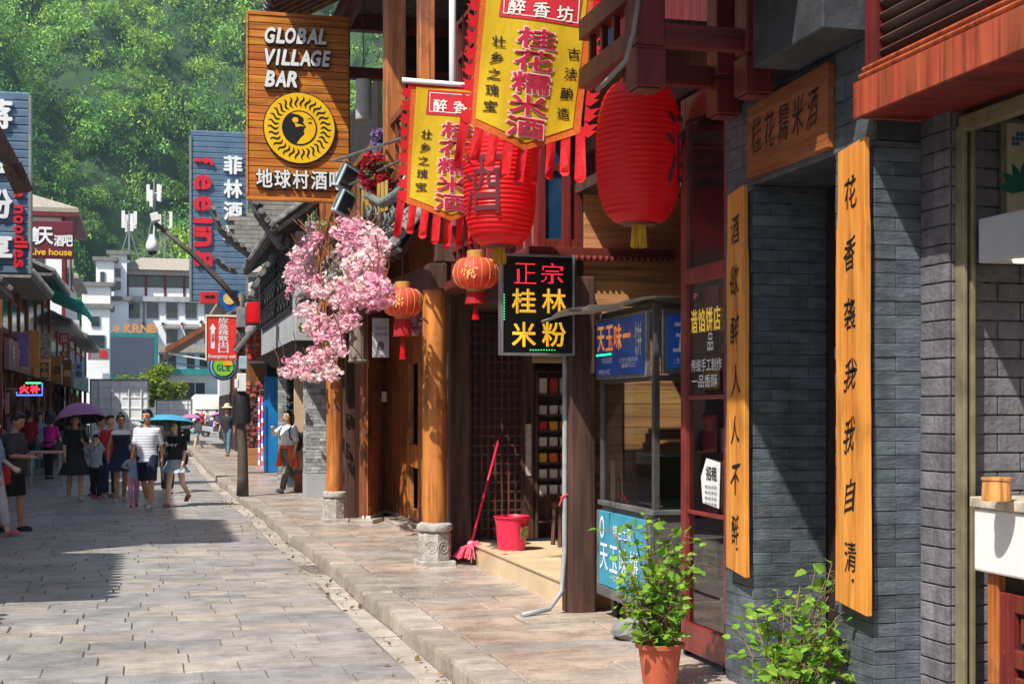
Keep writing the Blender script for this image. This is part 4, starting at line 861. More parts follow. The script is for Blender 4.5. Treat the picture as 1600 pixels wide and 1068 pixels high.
cs = scatter([(494, 368, 18, 20, 2.2), (474, 398, 20, 20, 2.2), (470, 424, 22, 18, 2.2), (494, 444, 22, 18, 2.2), (486, 462, 28, 10, 2.2), (548, 356, 28, 14, 2.16), (574, 384, 30, 22, 2.14), (552, 396, 24, 22, 2.16), (572, 420, 32, 20, 2.14), (556, 446, 36, 16, 2.16), (588, 458, 20, 22, 2.12), (552, 474, 36, 12, 2.16), (478, 486, 20, 10, 2.2), (496, 506, 20, 18, 2.2), (512, 526, 22, 14, 2.18), (540, 500, 22, 10, 2.18), (526, 546, 14, 14, 2.18), (474, 566, 34, 12, 2.2), (456, 578, 14, 10, 2.2), (508, 568, 14, 22, 2.2), (500, 548, 18, 12, 2.2), (655, 500, 14, 20, 17.5), (646, 512, 12, 8, 17.6), (446, 576, 10, 10, 2.2), (490, 584, 20, 10, 2.2), (520, 580, 10, 12, 2.2), (452, 440, 8, 24, 2.2)], 640, .06, .075, 13, .056, pinks, "blossom", t)
tw = MB()
for k in range(60):
    a = Vector(cs[random.randrange(len(cs))]); b = a + Vector((random.uniform(-.15, .15), random.uniform(-.1, .1), random.uniform(.15, .5))); tw.tube([a, (a + b) / 2 + Vector((.03, 0, .02)), b], .007, 5)
tw.tube([P(520, 330, X=2.19), P(500, 400, X=2.17), P(495, 480, X=2.17), P(510, 560, X=2.17)], .016, 6); tw.tube([P(560, 330, X=2.19), P(575, 400, X=2.17), P(580, 470, X=2.17)], .014, 6)
for k in range(26):
    a = P(random.uniform(455, 600), random.uniform(335, 350), X=2.2); b = Vector(cs[random.randrange(len(cs))]); tw.tube([a, a.lerp(b, .4) + Vector((random.uniform(-.06, .06), 0, -.05)), a.lerp(b, .75) + Vector((random.uniform(-.06, .06), .03, -.02)), b], [.009, .008, .006, .004], 5)
tw.build("twigs", brown_wood, t)
scatter([(490, 350, 20, 12, 2.2), (470, 440, 26, 26, 2.22), (560, 430, 30, 40, 2.18), (490, 520, 26, 26, 2.22)], 30, .05, .08, 7, .05, [foliage("blossom_leaf", C(150, 170, 90), C(110, 136, 60), .25, .35, 3)], "leaves", t)
t = T("red_flower_pot", P(585, 290, Y=15.6), "basket of red flowers hanging under the steel rods by the floodlights", "flowers")
scatter([(583, 268, 16, 26, 15.8), (596, 290, 16, 16, 15.7)], 60, .06, .08, 12, .045, [foliage("red_petal", C(206, 40, 60), C(160, 24, 44), .2, .3, 3)], "petals", t)
scatter([(592, 280, 20, 26, 15.75)], 18, .07, .08, 10, .05, [foliage("basket_leaf", C(84, 108, 60), C(56, 80, 44), .3, .3, 3)], "foliage", t)
m = MB(); q = P(592, 318, Y=15.7); m.lathe((q.x, q.y, q.z - .08), [(.08, 0), (.13, .16), (.12, .16), (.075, .02)], 16); m.build("basket", brown_wood, t)
t = T("violet_flowers", P(596, 215, Y=16.5), "small cluster of violet flowers at the foot of the upper gallery column", "flowers")
scatter([(592, 216, 10, 16, 16.4)], 26, .05, .06, 12, .04, [foliage("violet_petal", C(140, 120, 170), C(100, 84, 140), .2, .3, 3)], "petals", t); 
m = MB(); q = P(592, 238, Y=16.4); m.lathe((q.x, q.y, q.z - .09), [(.06, 0), (.09, .14), (.08, .14)], 14); m.build("pot", tile_roof_m, t)
m = MB(); oq = [P(x, y, X=2.3) for x, y in ((572, 306), (598, 318), (628, 300), (648, 268), (654, 236))]; m.tube(oq, [.03, .05, .06, .05, .03], 8)
for k in range(22): c = oq[k % 4].lerp(oq[k % 4 + 1], random.random()) + Vector((0, 0, -.1 - .12 * random.random())); m.tube([c + Vector((0, .07 * math.cos(a), .06 * math.sin(a))) for a in np.linspace(0, 5.2, 8)], .016, 5)
m.build("ridge_ornament", mat("grey_green_tile", C(130, 138, 132), C(84, 92, 88), .7, 12), bar, smooth=True)
m = MB()
for k in range(7): q = P(566 + k * 6, 318 - k * 2, X=2.42); m.box(q.x, q.x + .02, q.y - .05, q.y + .05, q.z - .16, q.z + .16)
m.build("yellow_slats", mat("yellow_slat", C(210, 176, 90), C(170, 136, 60), .6, 6), bar)
# metal cylinder lamp and poster under the eave
q = P(559, 532, Y=18.2); t = T("cylinder_lamp", q, "weathered grey cylinder lamp hanging beside the white poster", "lamp")
m = MB(); m.lathe((q.x, q.y, q.z - .28), [(.12, 0), (.13, .02), (.115, .04), (.11, .48), (.1, .53), (.04, .57)], 18); m.build("shade", mat("bamboo_grey", C(150, 136, 122), C(110, 98, 88), .7, 14, (3, 3, .3), bump=.4), t); m = MB(); m.tube([(q.x, q.y, q.z + .28), (q.x, q.y, 3.6)], .008, 5); m.build("cord", black_paint, t)
q = P(595, 527, Y=17.4); t = T("hung_poster", q, "small white poster with grey print hung under the bar eave", "poster")
m = MB(); rect(m, 582, 608, 497, 558, 17.4, .012); m.build("board", mat("poster_board", C(196, 196, 200), C(170, 170, 176), .6, 4), t, bevel=.003)
m = MB(); put(m, "营业中", P(595, 512, Y=17.396), UX, UZ, .15, .05, .006); put(m, "欢迎光临", P(595, 522, Y=17.396), UX, UZ, .15, .04, .004); m.add([P(595, 540, Y=17.397) + Vector((.045 * math.cos(a), 0, .06 * math.sin(a))) for a in np.linspace(0, 6.28, 17)[:-1]], [tuple(range(16))]); m.build("print", mat("grey_print", C(110, 110, 120), C(90, 90, 100), .7), t)
m = MB(); m.tube([P(590, 497, Y=17.4), P(590, 497, Y=17.4) + Vector((0, 0, .5))], .004, 4); m.build("cord", black_paint, t)

# ------------------------------------------------------------------ wooden bar sign
S = 19.5; sg = T("bar_sign", P(467, 308, Y=S), "big orange plank sign reading GLOBAL VILLAGE BAR with a yellow sun disc", "sign")
a, b = P(388, 306, Y=S), P(545, 33, Y=S); m = MB(); z = a.z; N = 24; h = (b.z - a.z) / N
for k in range(N): m.box(a.x + random.uniform(-.004, .004), b.x + random.uniform(-.004, .004), S, S + .07 + random.uniform(0, .004), z + .004, z + h - .004) if k % 1 == 0 else None; z += h
m.build("planks", orange_plank, sg, bevel=.006)
m = MB(); m.box(a.x - .02, b.x + .02, S - .012, S + .09, b.z, b.z + .05); m.box(a.x - .02, b.x + .02, S - .012, S + .09, a.z - .05, a.z); m.box(a.x - .025, a.x, S - .012, S + .09, a.z, b.z); m.box(a.x, b.x, S + .076, S + .1, a.z, b.z); m.build("frame", orange_plank, sg, bevel=.006)
s = (b.x - a.x) / 157
wl, bk = MB(), MB()
def sgn(ch, px, py, w, h, bold=.012, it=.0):
    o = P(px, py, Y=S - .05); put(wl, ch, o, UX, UZ, w * s, h * s, bold, it, .002); put(bk, ch, P(px + .8, py + .8, Y=S - .05), UX, UZ, w * s * 1.1, h * s * 1.1, bold * 1.6, it, -.004, thick=.05)
for line, x0, py, dy in (("GLOBAL", 413, 55, .030), ("VILLAGE", 413, 89, .035), ("BAR", 413, 123, .03)):
    x = x0
    for ch in line:
        w = {'I': 8, 'L': 15, 'B': 17, 'E': 15}.get(ch, 18); sgn(ch, x + w / 2, py + (x - x0) * dy, w - 1.4 if ch != 'I' else 7, 25, .042, .22); x += w - .6 if ch != 'I' else 8.4
for k, ch in enumerate("地球村酒吧"): sgn(ch, 413 + k * 28.5, 278 + k * 1.2, 25, 29, .022)
wl.build("lettering", white_paint, sg); bk.build("lettering", black_paint, sg)
o = P(468, 200, Y=S - .04); rd = 55 * s
def disc(m, r, y, cx=0, cz=0, n=48): m.add([(o.x + cx + r * math.cos(t), y, o.z + cz + r * math.sin(t)) for t in np.linspace(0, 2 * math.pi, n + 1)[:-1]], [tuple(range(n))])
m = MB(); m.prism([(rd * math.cos(t), rd * math.sin(t)) for t in np.linspace(0, 2 * math.pi, 65)[:-1]], (o, UX, UZ), (-.045, 0)); em = m.build("sun_disc", mat("sun_yellow", C(244, 196, 24), C(230, 176, 14), .45, 4), sg)
m = MB()
m.prism([(rd * 1.03 * math.cos(t), rd * 1.03 * math.sin(t)) for t in np.linspace(0, 2 * math.pi, 65)[:-1]], (o + Vector((.0, .006, 0)), UX, UZ), (-.045, 0))
for k in range(30):
    t = 2 * math.pi * k / 30; pts = []
    for f in np.linspace(0, 1, 9):
        r = rd * (.60 + .30 * f); w = .085 * math.sin(math.pi * (.12 + .82 * f)) ** .7 * (1 if f < .75 else .8); tt = t + .055 * math.sin(f * 6.0); pts.append((r, tt, w))
    poly = [(r * math.cos(tt + w * .8), r * math.sin(tt + w * .8)) for r, tt, w in pts] + [(r * math.cos(tt - w * .25), r * math.sin(tt - w * .25)) for r, tt, w in pts[::-1]]
    m.prism(poly, (o, UX, UZ), (.001, .0035))
disc(m, rd * .50, o.y - .004); em2 = m.build("sun_rays", black_paint, em)
m = MB(); pts = [(rd * .46 * math.cos(t), rd * .46 * math.sin(t)) for t in np.linspace(R(-100), R(120), 40)]
inn = [(-.15, .40), (-.02, .38), (.10, .30), (.13, .22), (.10, .16), (.16, .08), (.20, .02), (.14, -.02), (.15, -.06), (.11, -.09), (.15, -.13), (.13, -.20), (.06, -.26), (-.0, -.34), (-.06, -.42)]
m.prism(pts + [(x * rd * .98, z * rd * .98) for x, z in inn], (o, UX, UZ), (.005, .008)); m.add([(o.x - .12 * rd + .09 * rd * math.cos(t), o.y - .0065, o.z + .22 * rd + .08 * rd * math.sin(t)) for t in np.linspace(0, 6.28, 21)[:-1]], [tuple(range(20))])
m.prism([(-.14 * rd, .12 * rd), (.02 * rd, .1 * rd), (.16 * rd, .05 * rd), (.02 * rd, .05 * rd), (-.1 * rd, .02 * rd)], (o, UX, UZ), (.005, .0075)); m.build("crescent_face", _M["sun_yellow"], em)
m = MB(); m.prism([(.22 * rd, .16 * rd), (.33 * rd, .18 * rd), (.36 * rd, .13 * rd), (.27 * rd, .13 * rd)], (o, UX, UZ), (.009, .0105)); m.prism([(.2 * rd, .26 * rd), (.3 * rd, .29 * rd), (.38 * rd, .26 * rd), (.3 * rd, .265 * rd)], (o, UX, UZ), (.009, .0105)); m.build("face_lines", black_paint, em)
m = MB(); m.bar((b.x - .1, S + .12, b.z - .3), (2.72, S + .6, b.z - .3), .06, .06); m.bar((b.x - .1, S + .12, a.z + .3), (2.7, S + .6, a.z + .3), .06, .06); m.build("bracket", dark_wood, sg)

# ------------------------------------------------------------------ lanterns
paper_red = mat("lantern_red", C(250, 34, 40), C(236, 22, 34), .4, 3, trans=.5, spec=.5)
gold = mat("gold_fringe", C(226, 182, 48), C(190, 140, 24), .6, 20, isl=.2)
def big_lantern(top, Rr, H, label, ang, tassel):
    t = T("red_drum_lantern", top, label, "lantern", "big ribbed red lanterns"); c = Vector(top) - Vector((0, 0, H)); nr = 25; prof = []
    for i in range(nr * 4 + 1):
        f = i / (nr * 4); s = (1 - abs(2 * f - 1) ** 2.7) ** .5 if 0 < f < 1 else 0
        prof.append((Rr * (.42 + .58 * s) * (1 - .03 * (.5 + .5 * math.cos(f * nr * 2 * math.pi))), f * H))
    m = MB(); m.lathe(c, prof, 48, caps=True); b = m.build("shade", paper_red, t, smooth='auto')
    m = MB(); m.lathe(c, [(Rr * .38, -.012), (Rr * .44, 0), (Rr * .44, .01)], 24); m.lathe(c, [(Rr * .44, H - .01), (Rr * .44, H + .02), (Rr * .3, H + .03)], 24); m.tube([c + Vector((0, 0, H)), c + Vector((0, 0, H + .16))], .006, 5); m.build("rim_ring", mat("lantern_ring", C(120, 24, 24), C(90, 20, 20), .5), t)
    m = MB()
    for k in range(70):
        a = random.uniform(0, 6.28); r0 = random.uniform(.02, .045); m.tube([c + Vector((r0 * math.cos(a), r0 * math.sin(a), -.005)), c + Vector((r0 * 1.25 * math.cos(a), r0 * 1.25 * math.sin(a), -tassel * random.uniform(.85, 1)))], .004, 4, caps=False)
    m.ball(c + Vector((0, 0, -.005)), .05, .05, .018); m.build("tassel", gold, t)
    v, f, x0, x1, y0, y1 = glyph("酒", .004); bm = bmesh.new(); bv = [bm.verts.new(q) for q in v]
    for q in f:
        try: bm.faces.new([bv[i] for i in q])
        except ValueError: pass
    bmesh.ops.triangulate(bm, faces=bm.faces); bmesh.ops.subdivide_edges(bm, edges=[e for e in bm.edges if e.calc_length() > .12], cuts=3, use_grid_fill=True); bmesh.ops.triangulate(bm, faces=bm.faces)
    bmesh.ops.subdivide_edges(bm, edges=[e for e in bm.edges if e.calc_length() > .1], cuts=1); bmesh.ops.triangulate(bm, faces=bm.faces)
    w, h = Rr * 1.15, H * .52; m = MB(); q = []
    for vv in bm.verts:
        X, Z = (vv.co.x - (x0 + x1) / 2) / (x1 - x0) * w, (vv.co.y - (y0 + y1) / 2) / (y1 - y0) * h; a = ang + X / Rr
        q.append(c + Vector(((Rr + .004) * math.cos(a), (Rr + .004) * math.sin(a), H * .5 + Z)))
    bm.verts.index_update(); m.add(q, [tuple(x.index for x in fc.verts) for fc in bm.faces]); bm.free(); m.build("lettering", mat("lantern_ink", C(104, 36, 46), C(80, 26, 36), .6), t); return t
tp = P(781, 203, Y=10.3); bt = P(781, 384, Y=10.3)
big_lantern(tp, 57.5 / FPX * 10.65, tp.z - bt.z, "big red ribbed lantern hanging between the two yellow banners", R(-135), .14)
tp = P(998, 130, Y=8.62); bt = P(998, 349, Y=8.62)
big_lantern(tp, 69 / FPX * 8.95, tp.z - bt.z, "largest red ribbed lantern, shaded under the hanging balcony posts", R(-38), .16)
def round_lantern(px, py, Y, rpx, label, tail=.32):
    c = P(px, py, X=Y) if Y < 5 else P(px, py, Y=Y); d = c.x * SA + c.y * CA; r = rpx / FPX * d; H = r * 1.42; t = T("round_lantern", c + Vector((0, 0, H / 2)), label, "lantern", "small round festival lanterns")
    prof = [(r * (.34 + .66 * (1 - abs(2 * f - 1) ** 2.3) ** .5), (f - .5) * H) for f in np.linspace(0, 1, 19)]
    m = MB(); m.lathe(c, prof, 48, wob=lambda k, z: 1 - .02 * abs(math.cos(k * 12 * math.pi))); m.build("shade", mat("festival_red", C(238, 112, 84), C(222, 72, 58), .55, 3, trans=.45), t, smooth=True)
    m = MB(); m.lathe(c + Vector((0, 0, H / 2)), [(r * .36, -.012), (r * .38, .0), (r * .38, .05), (r * .3, .055)], 20); m.lathe(c - Vector((0, 0, H / 2)), [(r * .4, -.03), (r * .4, .012)], 20); m.build("gold_cap", mat("gold_cap", C(206, 166, 84), C(170, 124, 50), .5, 12), t)
    m = MB()
    for k in range(16):
        a0 = R(k * 22.5 + 4); pts = []
        for f in np.linspace(.06, .94, 11): rad = r * (.34 + .66 * (1 - abs(2 * f - 1) ** 2.3) ** .5) * 1.004; pts.append(c + Vector((rad * math.cos(a0), rad * math.sin(a0), (f - .5) * H)))
        m.tube(pts, .0022, 4, caps=False)
    for k in range(5):
        a0 = R(-118 + k * 72)
        for j in range(34):
            rr = random.uniform(0, .38); th = random.uniform(0, 6.28); a, z = a0 + rr * math.cos(th), .85 * rr * math.sin(th); f = .5 + z * r / H; rad = r * (.34 + .66 * (1 - abs(2 * f - 1) ** 2.3) ** .5) + .003; w = .05
            m.add([c + Vector((rad * math.cos(a + q * w * .8), rad * math.sin(a + q * w * .8), (f - .5) * H + s * w * r)) for q, s in ((-1, 0), (0, -1), (1, 0), (0, 1))], [(0, 1, 2, 3)])
    m.build("gold_motif", mat("gold_motif", C(238, 206, 128), C(220, 176, 90), .5, 20), t)
    m = MB(); b = c - Vector((0, 0, H / 2 + .02)); m.lathe(b, [(r * .42, -tail * .5), (r * .46, -tail * .48), (r * .4, 0)], 24, caps=False); m.build("skirt", mat("lantern_skirt", C(200, 40, 46), C(170, 28, 36), .7, 30, (3, 3, .2), trans=.3), t)
    m = MB()
    for k in range(26):
        a = random.uniform(0, 6.28); m.tube([b + Vector((0, 0, -tail * .4)), b + Vector((.012 * math.cos(a), .012 * math.sin(a), -tail * .62)), b + Vector((.028 * math.cos(a), .028 * math.sin(a), -tail * 1.12))], .004, 4, caps=False)
    m.build("tassel", paper_red, t); m = MB(); m.tube([c + Vector((0, 0, H / 2)), c + Vector((0, 0, H / 2 + .3))], .005, 5); m.build("cord", black_paint, t)
round_lantern(743, 427, 2.56, 35.5, "round orange-red lantern with gold flowers left of the dot-lit sign", .2)
round_lantern(629, 472, 2.3, 32, "round orange-red lantern with a long red tassel in front of the pink blossom", .34)

# ------------------------------------------------------------------ wine banners
byel = mat("banner_yellow", C(238, 208, 36), C(222, 186, 24), .7, 5, (1, 1, .4), trans=.3, bump=.8, bscale=7, dirt=(C(226, 160, 40), 9, .6)); bord = mat("banner_border", C(224, 120, 40), C(206, 86, 36), .75, 60, detail=8, trans=.2)
bred = mat("banner_red", C(238, 34, 44), C(220, 24, 36), .7, 2, trans=.35); bpink = mat("banner_outline", C(246, 196, 190), C(240, 180, 176), .7); bcrim = mat("banner_crimson", C(200, 26, 70), C(184, 20, 60), .7); bplate = mat("banner_plate", C(206, 40, 52), C(190, 30, 44), .7, 3)
def banner(px, py, Y, k, tilt, label):
    """k metres per unit; outline in units measured from the photo, origin top centre of the writing"""
    O = P(px, py, Y=Y); a = R(tilt); u = Vector((math.cos(a), -.05, math.sin(a))).normalized(); v = Vector((-math.sin(a), 0, math.cos(a))); nrm = u.cross(v)
    t = T("wine_banner", O, label, "banner", "yellow wine banners"); W = lambda x, y, l=0.: O + u * ((x - 840) * k) - v * (y * k) + nrm * (l * k)
    def warp(m):                                # the hang of the cloth: folds that deepen toward the free lower end
        for i, p in enumerate(m.v):
            q = Vector(p) - O; x, y = q.dot(u) / k + 840, -q.dot(v) / k; g = .35 + .65 * max(0, min(1.3, y / 200)); m.v[i] = tuple(Vector(p) + nrm * (g * (.022 * math.sin((x - 750) * .036 + y * .008 + px) + .012 * math.sin(y * .034 - x * .015)) + (.03 * math.sin(x * .21) * max(0, y - 215) / 60 if y > 215 else 0)))
        return m
    def sheet(m, poly, l, n=10):
        bm = bmesh.new(); f = bm.faces.new([bm.verts.new((x, y, 0)) for x, y in poly]); bmesh.ops.triangulate(bm, faces=[f])
        for _ in range(4): bmesh.ops.subdivide_edges(bm, edges=[e for e in bm.edges if e.calc_length() > 16], cuts=1); bmesh.ops.triangulate(bm, faces=bm.faces)
        bm.verts.index_update(); fl = []
        for fc in bm.faces:
            p = [q.co for q in fc.verts]; cr = (p[1] - p[0]).cross(p[2] - p[0]).z; fl.append(tuple(q.index for q in fc.verts) if cr < 0 else tuple(q.index for q in fc.verts)[::-1])
        m.add([W(q.co.x, q.co.y, l) for q in bm.verts], fl); bm.free()
    m = MB(); sheet(m, [(748, -24), (932, -24), (924, 200), (836, 238), (744, 206)], 0); warp(m).build("border", bord, t, smooth=True)
    m = MB(); sheet(m, [(760, -18), (920, -18), (912, 192), (836, 226), (755, 197)], 1.2); warp(m).build("cloth", byel, t, smooth=True)
    m = MB(); sheet(m, [(783, -14), (912, -14), (909, 34), (780, 34)], 2.2); warp(m).build("heading_plate", bplate, t)
    m = MB()
    for x0, x1, y0, y1 in ((786, 908, -9, -7.6), (786, 908, 27.6, 29), (786, 787.4, -9, 29), (906, 907.6, -9, 29)): sheet(m, [(x0, y0), (x1, y0), (x1, y1), (x0, y1)], 2.8)
    for i, c in enumerate("醉香坊"): put(m, c, W(807 + i * 39, 16 + i * .6, 3), u, v, 27 * k, 25 * k, .018, 0, 0, .05)
    warp(m).build("heading_lettering", mat("banner_white", C(246, 236, 226), C(236, 226, 216), .7), t)
    mo, mi = MB(), MB()
    for i, c in enumerate("桂花糯米酒"):
        o = W(842 - i * 2, 62 + i * 35, 2.4); put(mo, c, o, u, v, 67 * k, 35.5 * k, .036, 0, 0); put(mi, c, W(842 - i * 2, 62 + i * 35, 3.2), u, v, 62 * k, 31 * k, .014, 0, 0)
    warp(mo).build("lettering_outline", bpink, t); warp(mi).build("lettering", bcrim, t)
    m = MB()
    for i, c in enumerate("壮乡之瑰宝"): put(m, c, W(783 - i * 1.8, 73 + i * 25.6, 2.4), u, v, 21 * k, 18 * k, .012, 0, 0, .06)
    for i, c in enumerate("古法酿造"): put(m, c, W(904 - i * 3, 77 + i * 31.5, 2.4), u, v, 20 * k, 18 * k, .012, 0, 0, .06)
    warp(m).build("side_lettering", ink, t)
    m, m9 = MB(), MB()
    for i in range(9):
        y = -20 + i * 25
        sheet(m, [(749, y), (748, y + 24), (739, y + 25), (728, y + 16), (735, y + 15), (731, y + 4), (742, y + 8)], .6); sheet(m9, [(930, y), (929, y + 24), (937, y + 26), (950, y + 14), (942, y + 14), (952, y + 2), (938, y + 6)], .6)
    warp(m).build("side_flames", bred, t); warp(m9).build("side_flames", bred, t)
    m = MB()
    for i in range(9):
        x = 733 + i * 23; y0 = 196 + 36 * (1 - abs(x + 8 - 838) / 100); L = 78 if i in (0, 8) else 62; ln = (i - 4) * 1.2 - 2; sheet(m, [(x, y0 - 12), (x + 15, y0 - 12), (x + 15 + ln, y0 + L - 6), (x + 11 + ln, y0 + L), (x + 4 + ln, y0 + L), (x + ln, y0 + L - 6)], -.6 - .3 * (i % 2))
    warp(m).build("bottom_streamers", bred, t)
    m = MB(); sheet(m, [(742, -26), (938, -26), (936, -14), (744, -14)], .8); warp(m).build("top_band", bred, t)
    m = MB(); m.tube([W(732, -28), W(960, -28)], .022, 12); m.build("pole", white_paint, t, smooth=True)
banner(840, 0, 9.0, .00419, -4.2, "nearest yellow wine banner, cut by the top of the picture, red streamers below")
banner(714, 155, 11.55, .00427, -2.2, "smaller yellow wine banner half hidden behind the nearest one")
# ------------------------------------------------------------------ brick tavern beyond the bar
light_brick = mat("light_brick", C(182, 182, 178), C(120, 126, 130), .75, 8, isl=.34, bump=.3, bscale=40)
t = tav = T("brick_tavern", (2.9, 27, .12), "grey brick tavern with a pale overhanging bay, stepped gables and curved tile eaves", "house")
a, b = P(478, 775, Y=25.9), P(507, 775, Y=25.9)
m = MB(); m.box(a.x + .02, 3.7, 25.93, 26.4, .1, 2.85); m.build("pillar_core", mortar, t)
m = MB(); bricks(m, (a.x, 25.92, .55), UX, UZ, 3.7 - a.x, 2.3, .065, .2, .02, .004, .006); bricks(m, (a.x + .02, 26.4, .55), -UY, UZ, .48, 2.3, .065, .2, .02, .004, .006); m.build("pillar_brick", light_brick, t)
m = MB(); m.box(a.x - .01, 3.7, 25.9, 26.4, .1, .54); m.build("pillar_foot", grey_wall, t, bevel=.01)
m = MB(); m.box(2.72, 3.6, 27.9, 28.0, .1, 2.85); m.build("recess_wall", cream_wall, t)
m = MB(); m.box(2.72, 3.6, 27.85, 27.9, .1, .5); m.build("recess_skirting", wood("skirting", C(190, 112, 66), C(150, 84, 48), 'x'), t)
m = MB(); bricks(m, (P(434, 700, Y=30).x, 30, .1), UX, UZ, .28, 2.75, .065, .2, .02, .003, .006); m.build("strip_brick", light_brick, t)
m = MB(); rect(m, 449, 463, 575, 765, 29.4, .1); rect(m, 524, 546, 560, 770, 25.5, .06); m.build("dark_board", mat("dark_blue_board", C(70, 82, 96), C(52, 62, 74), .6, 3), t)
m = MB(); rect(m, 530, 545, 606, 684, 25.4, .03); m.build("notice_board", mat("cream_notice", C(196, 182, 146), C(170, 150, 116), .6, 2), t)
m = MB()
for k in range(26): m.ball(P(455 + 3 * math.sin(k * 2.1), 590 + k * 4, Y=29.3), .03 + .02 * (k % 3), n=6)
m.build("hung_baubles", black_paint, t, smooth=True)
m = MB(); m.box(2.36, 3.6, 24.0, 31.6, 2.86, 4.7); m.build("bay_wall", grey_wall, t, bevel=.01)
m = MB(); m.add([(2.30, 23.94, 2.86), (3.6, 23.94, 2.86), (3.6, 31.7, 2.86), (2.30, 31.7, 2.86), (2.6, 24.25, 2.62), (3.6, 24.25, 2.62), (3.6, 31.4, 2.62), (2.6, 31.4, 2.62)], [(3, 2, 1, 0), (4, 5, 6, 7), (0, 1, 5, 4), (1, 2, 6, 5), (2, 3, 7, 6), (3, 0, 4, 7)]); m.build("bay_foot", dark_in, t)
m = MB(); m.box(2.33, 2.358, 24.5, 31.3, 3.45, 4.55); p = m.build("bay_window", dark_pane, t)
m = MB()
for k in range(12): m.box(2.31, 2.333, 24.5 + k * .615, 24.56 + k * .615, 3.42, 4.58)
for k in range(7): m.box(2.312, 2.335, 24.5, 31.3, 3.42 + k * .185, 3.45 + k * .185)
for k in range(11):
    for j in range(3): m.tube([(2.315, 24.84 + k * .615 + .13 * math.cos(a), 3.62 + j * .37 + .13 * math.sin(a)) for a in np.linspace(0, 6.28, 9)], .018, 4, caps=False)
m.build("window_lattice", black_paint, p)
m = MB(); m.box(2.72, 2.9, 23.4, 24.0, 2.7, 5.6); m.build("corner_post", orange_wood, t, bevel=.01)
grey_brick = mat("gable_brick", C(158, 154, 146), C(128, 124, 118), .8, 5, isl=.12, bump=.3)
def gable(pts, Y, name):
    g = [P(x, y, Y=Y) for x, y in pts]; m = MB(); o = Vector((0, Y, 0)); m.prism([(q.x, q.z) for q in g], (o, UX, UZ), (-.3, 0)); w = m.build(name, mortar_dark, t)
    xs = [q.x for q in g]; zs = [q.z for q in g]; m = MB(); z = min(zs)
    while z < max(zs):
        x = min(xs) + (.13 if int(z / .09) % 2 else 0)
        while x < max(xs):
            c = (x + .12, z + .04); ins = False; j = len(g) - 1
            for i in range(len(g)):
                if (g[i].z > c[1]) != (g[j].z > c[1]) and c[0] < (g[j].x - g[i].x) * (c[1] - g[i].z) / (g[j].z - g[i].z) + g[i].x: ins = not ins
                j = i
            if ins: m.box(x + .004, x + .248, Y - .012, Y, z + .004, z + .086)
            x += .25
        z += .09
    m.build("gable_facing", grey_brick, w)
gable([(388, 300), (470, 300), (470, 372), (440, 378), (398, 322)], 24.6, "gable_wall"); gable([(356, 342), (398, 330), (430, 388), (400, 400), (362, 368)], 30, "gable_wall")
def eave(pts, Y, w=.5):
    m = MB()
    q = [P(x, y, Y=Y) for x, y in pts]
    for a, b in zip(q, q[1:]):
        n = max(1, int((b - a).length / .16)); m.bar(a + Vector((0, .2, 0)), b + Vector((0, .2, 0)), w, .07, UZ)
        for k in range(n): c = a.lerp(b, (k + .5) / n); m.tube([c + Vector((0, -.25, .05)), c + Vector((0, .3, .05))], .055, 7)
    m.build("curved_eave", tile_roof_m, tav)
eave([(470, 376), (440, 384), (402, 330), (392, 300)], 24.5); eave([(438, 396), (404, 408), (362, 376), (344, 356), (330, 322)], 29.9); eave([(335, 402), (352, 418), (372, 424)], 33); eave([(430, 398), (402, 440), (392, 462)], 27)
m = MB(); tiled_roof(m, (2.0, 23.6, 4.75), (2.0, 32, 4.75), (.9, 0, .7), .18, 5)
for k in range(24): m.bar((2.03, 23.7 + k * .35, 4.68), (2.8, 23.7 + k * .35, 5.25), .06, .07)
m.build("bay_roof", tile_roof_m, t)
m = MB(); m.box(3.62, 3.7, 23.2, 32.5, .1, 7.2); m.build("rear_wall", dark_in, t)
q = P(402, 488, Y=33); t = T("red_drum_lantern", q, "red drum lantern at the souvenir shop, partly behind the pole", "lantern"); m = MB(); m.lathe((q.x, q.y, q.z - .27), [(.2, 0), (.245, .04), (.25, .25), (.245, .47), (.2, .5)], 24); m.build("shade", paper_red, t, smooth='auto')
m = MB(); m.lathe((q.x, q.y, q.z - .29), [(.21, 0), (.21, .025)], 20); m.lathe((q.x, q.y, q.z + .225), [(.21, 0), (.21, .03)], 20); m.build("rim_ring", black_paint, t); m = MB(); m.tube([q + Vector((0, 0, .25)), q + Vector((0, 0, .9))], .012, 5); m.build("cord", black_paint, t)

# ------------------------------------------------------------------ souvenir shop with a blue board
t = T("souvenir_shop", (3, 36, .12), "souvenir shop with a tall blue board and strings of coloured lights", "shop")
m = MB(); rect(m, 413, 434, 588, 738, 35, .12); m.build("blue_board", mat("blue_paint", C(24, 132, 196), C(14, 104, 168), .45, 2), t, bevel=.01)
m = MB(); rect(m, 434, 446, 575, 742, 35.2, .1); rect(m, 384, 413, 560, 600, 36.5, .1); m.build("frame_board", brown_wood, t)
m = MB(); rect(m, 380, 414, 700, 727, 36, .6); m.build("display_box", wood("box_wood", C(190, 140, 90), C(150, 104, 62), 'x'), t, bevel=.01)
m = MB(); m.box(2.9, 3.4, 36.8, 37, .1, 4); m.box(3.3, 3.4, 32.5, 48, .1, 6); m.build("dark_wall", dark_in, t)
cl = [("white", C(250, 244, 230)), ("red", C(250, 60, 90)), ("blue", C(90, 120, 250))]
for n_, c_ in cl:
    m = MB()
    for r in range(2):
        for k in range(34):
            if (k // 2 + r) % 3 == [x[0] for x in cl].index(n_): m.ball(P(404.5 + r * 5, 622 + k * 3.3, Y=34.9), .022, n=6)
    m.build("light_string", mat("bulb_" + n_, c_, c_, emit=1.3), t)
m = MB()
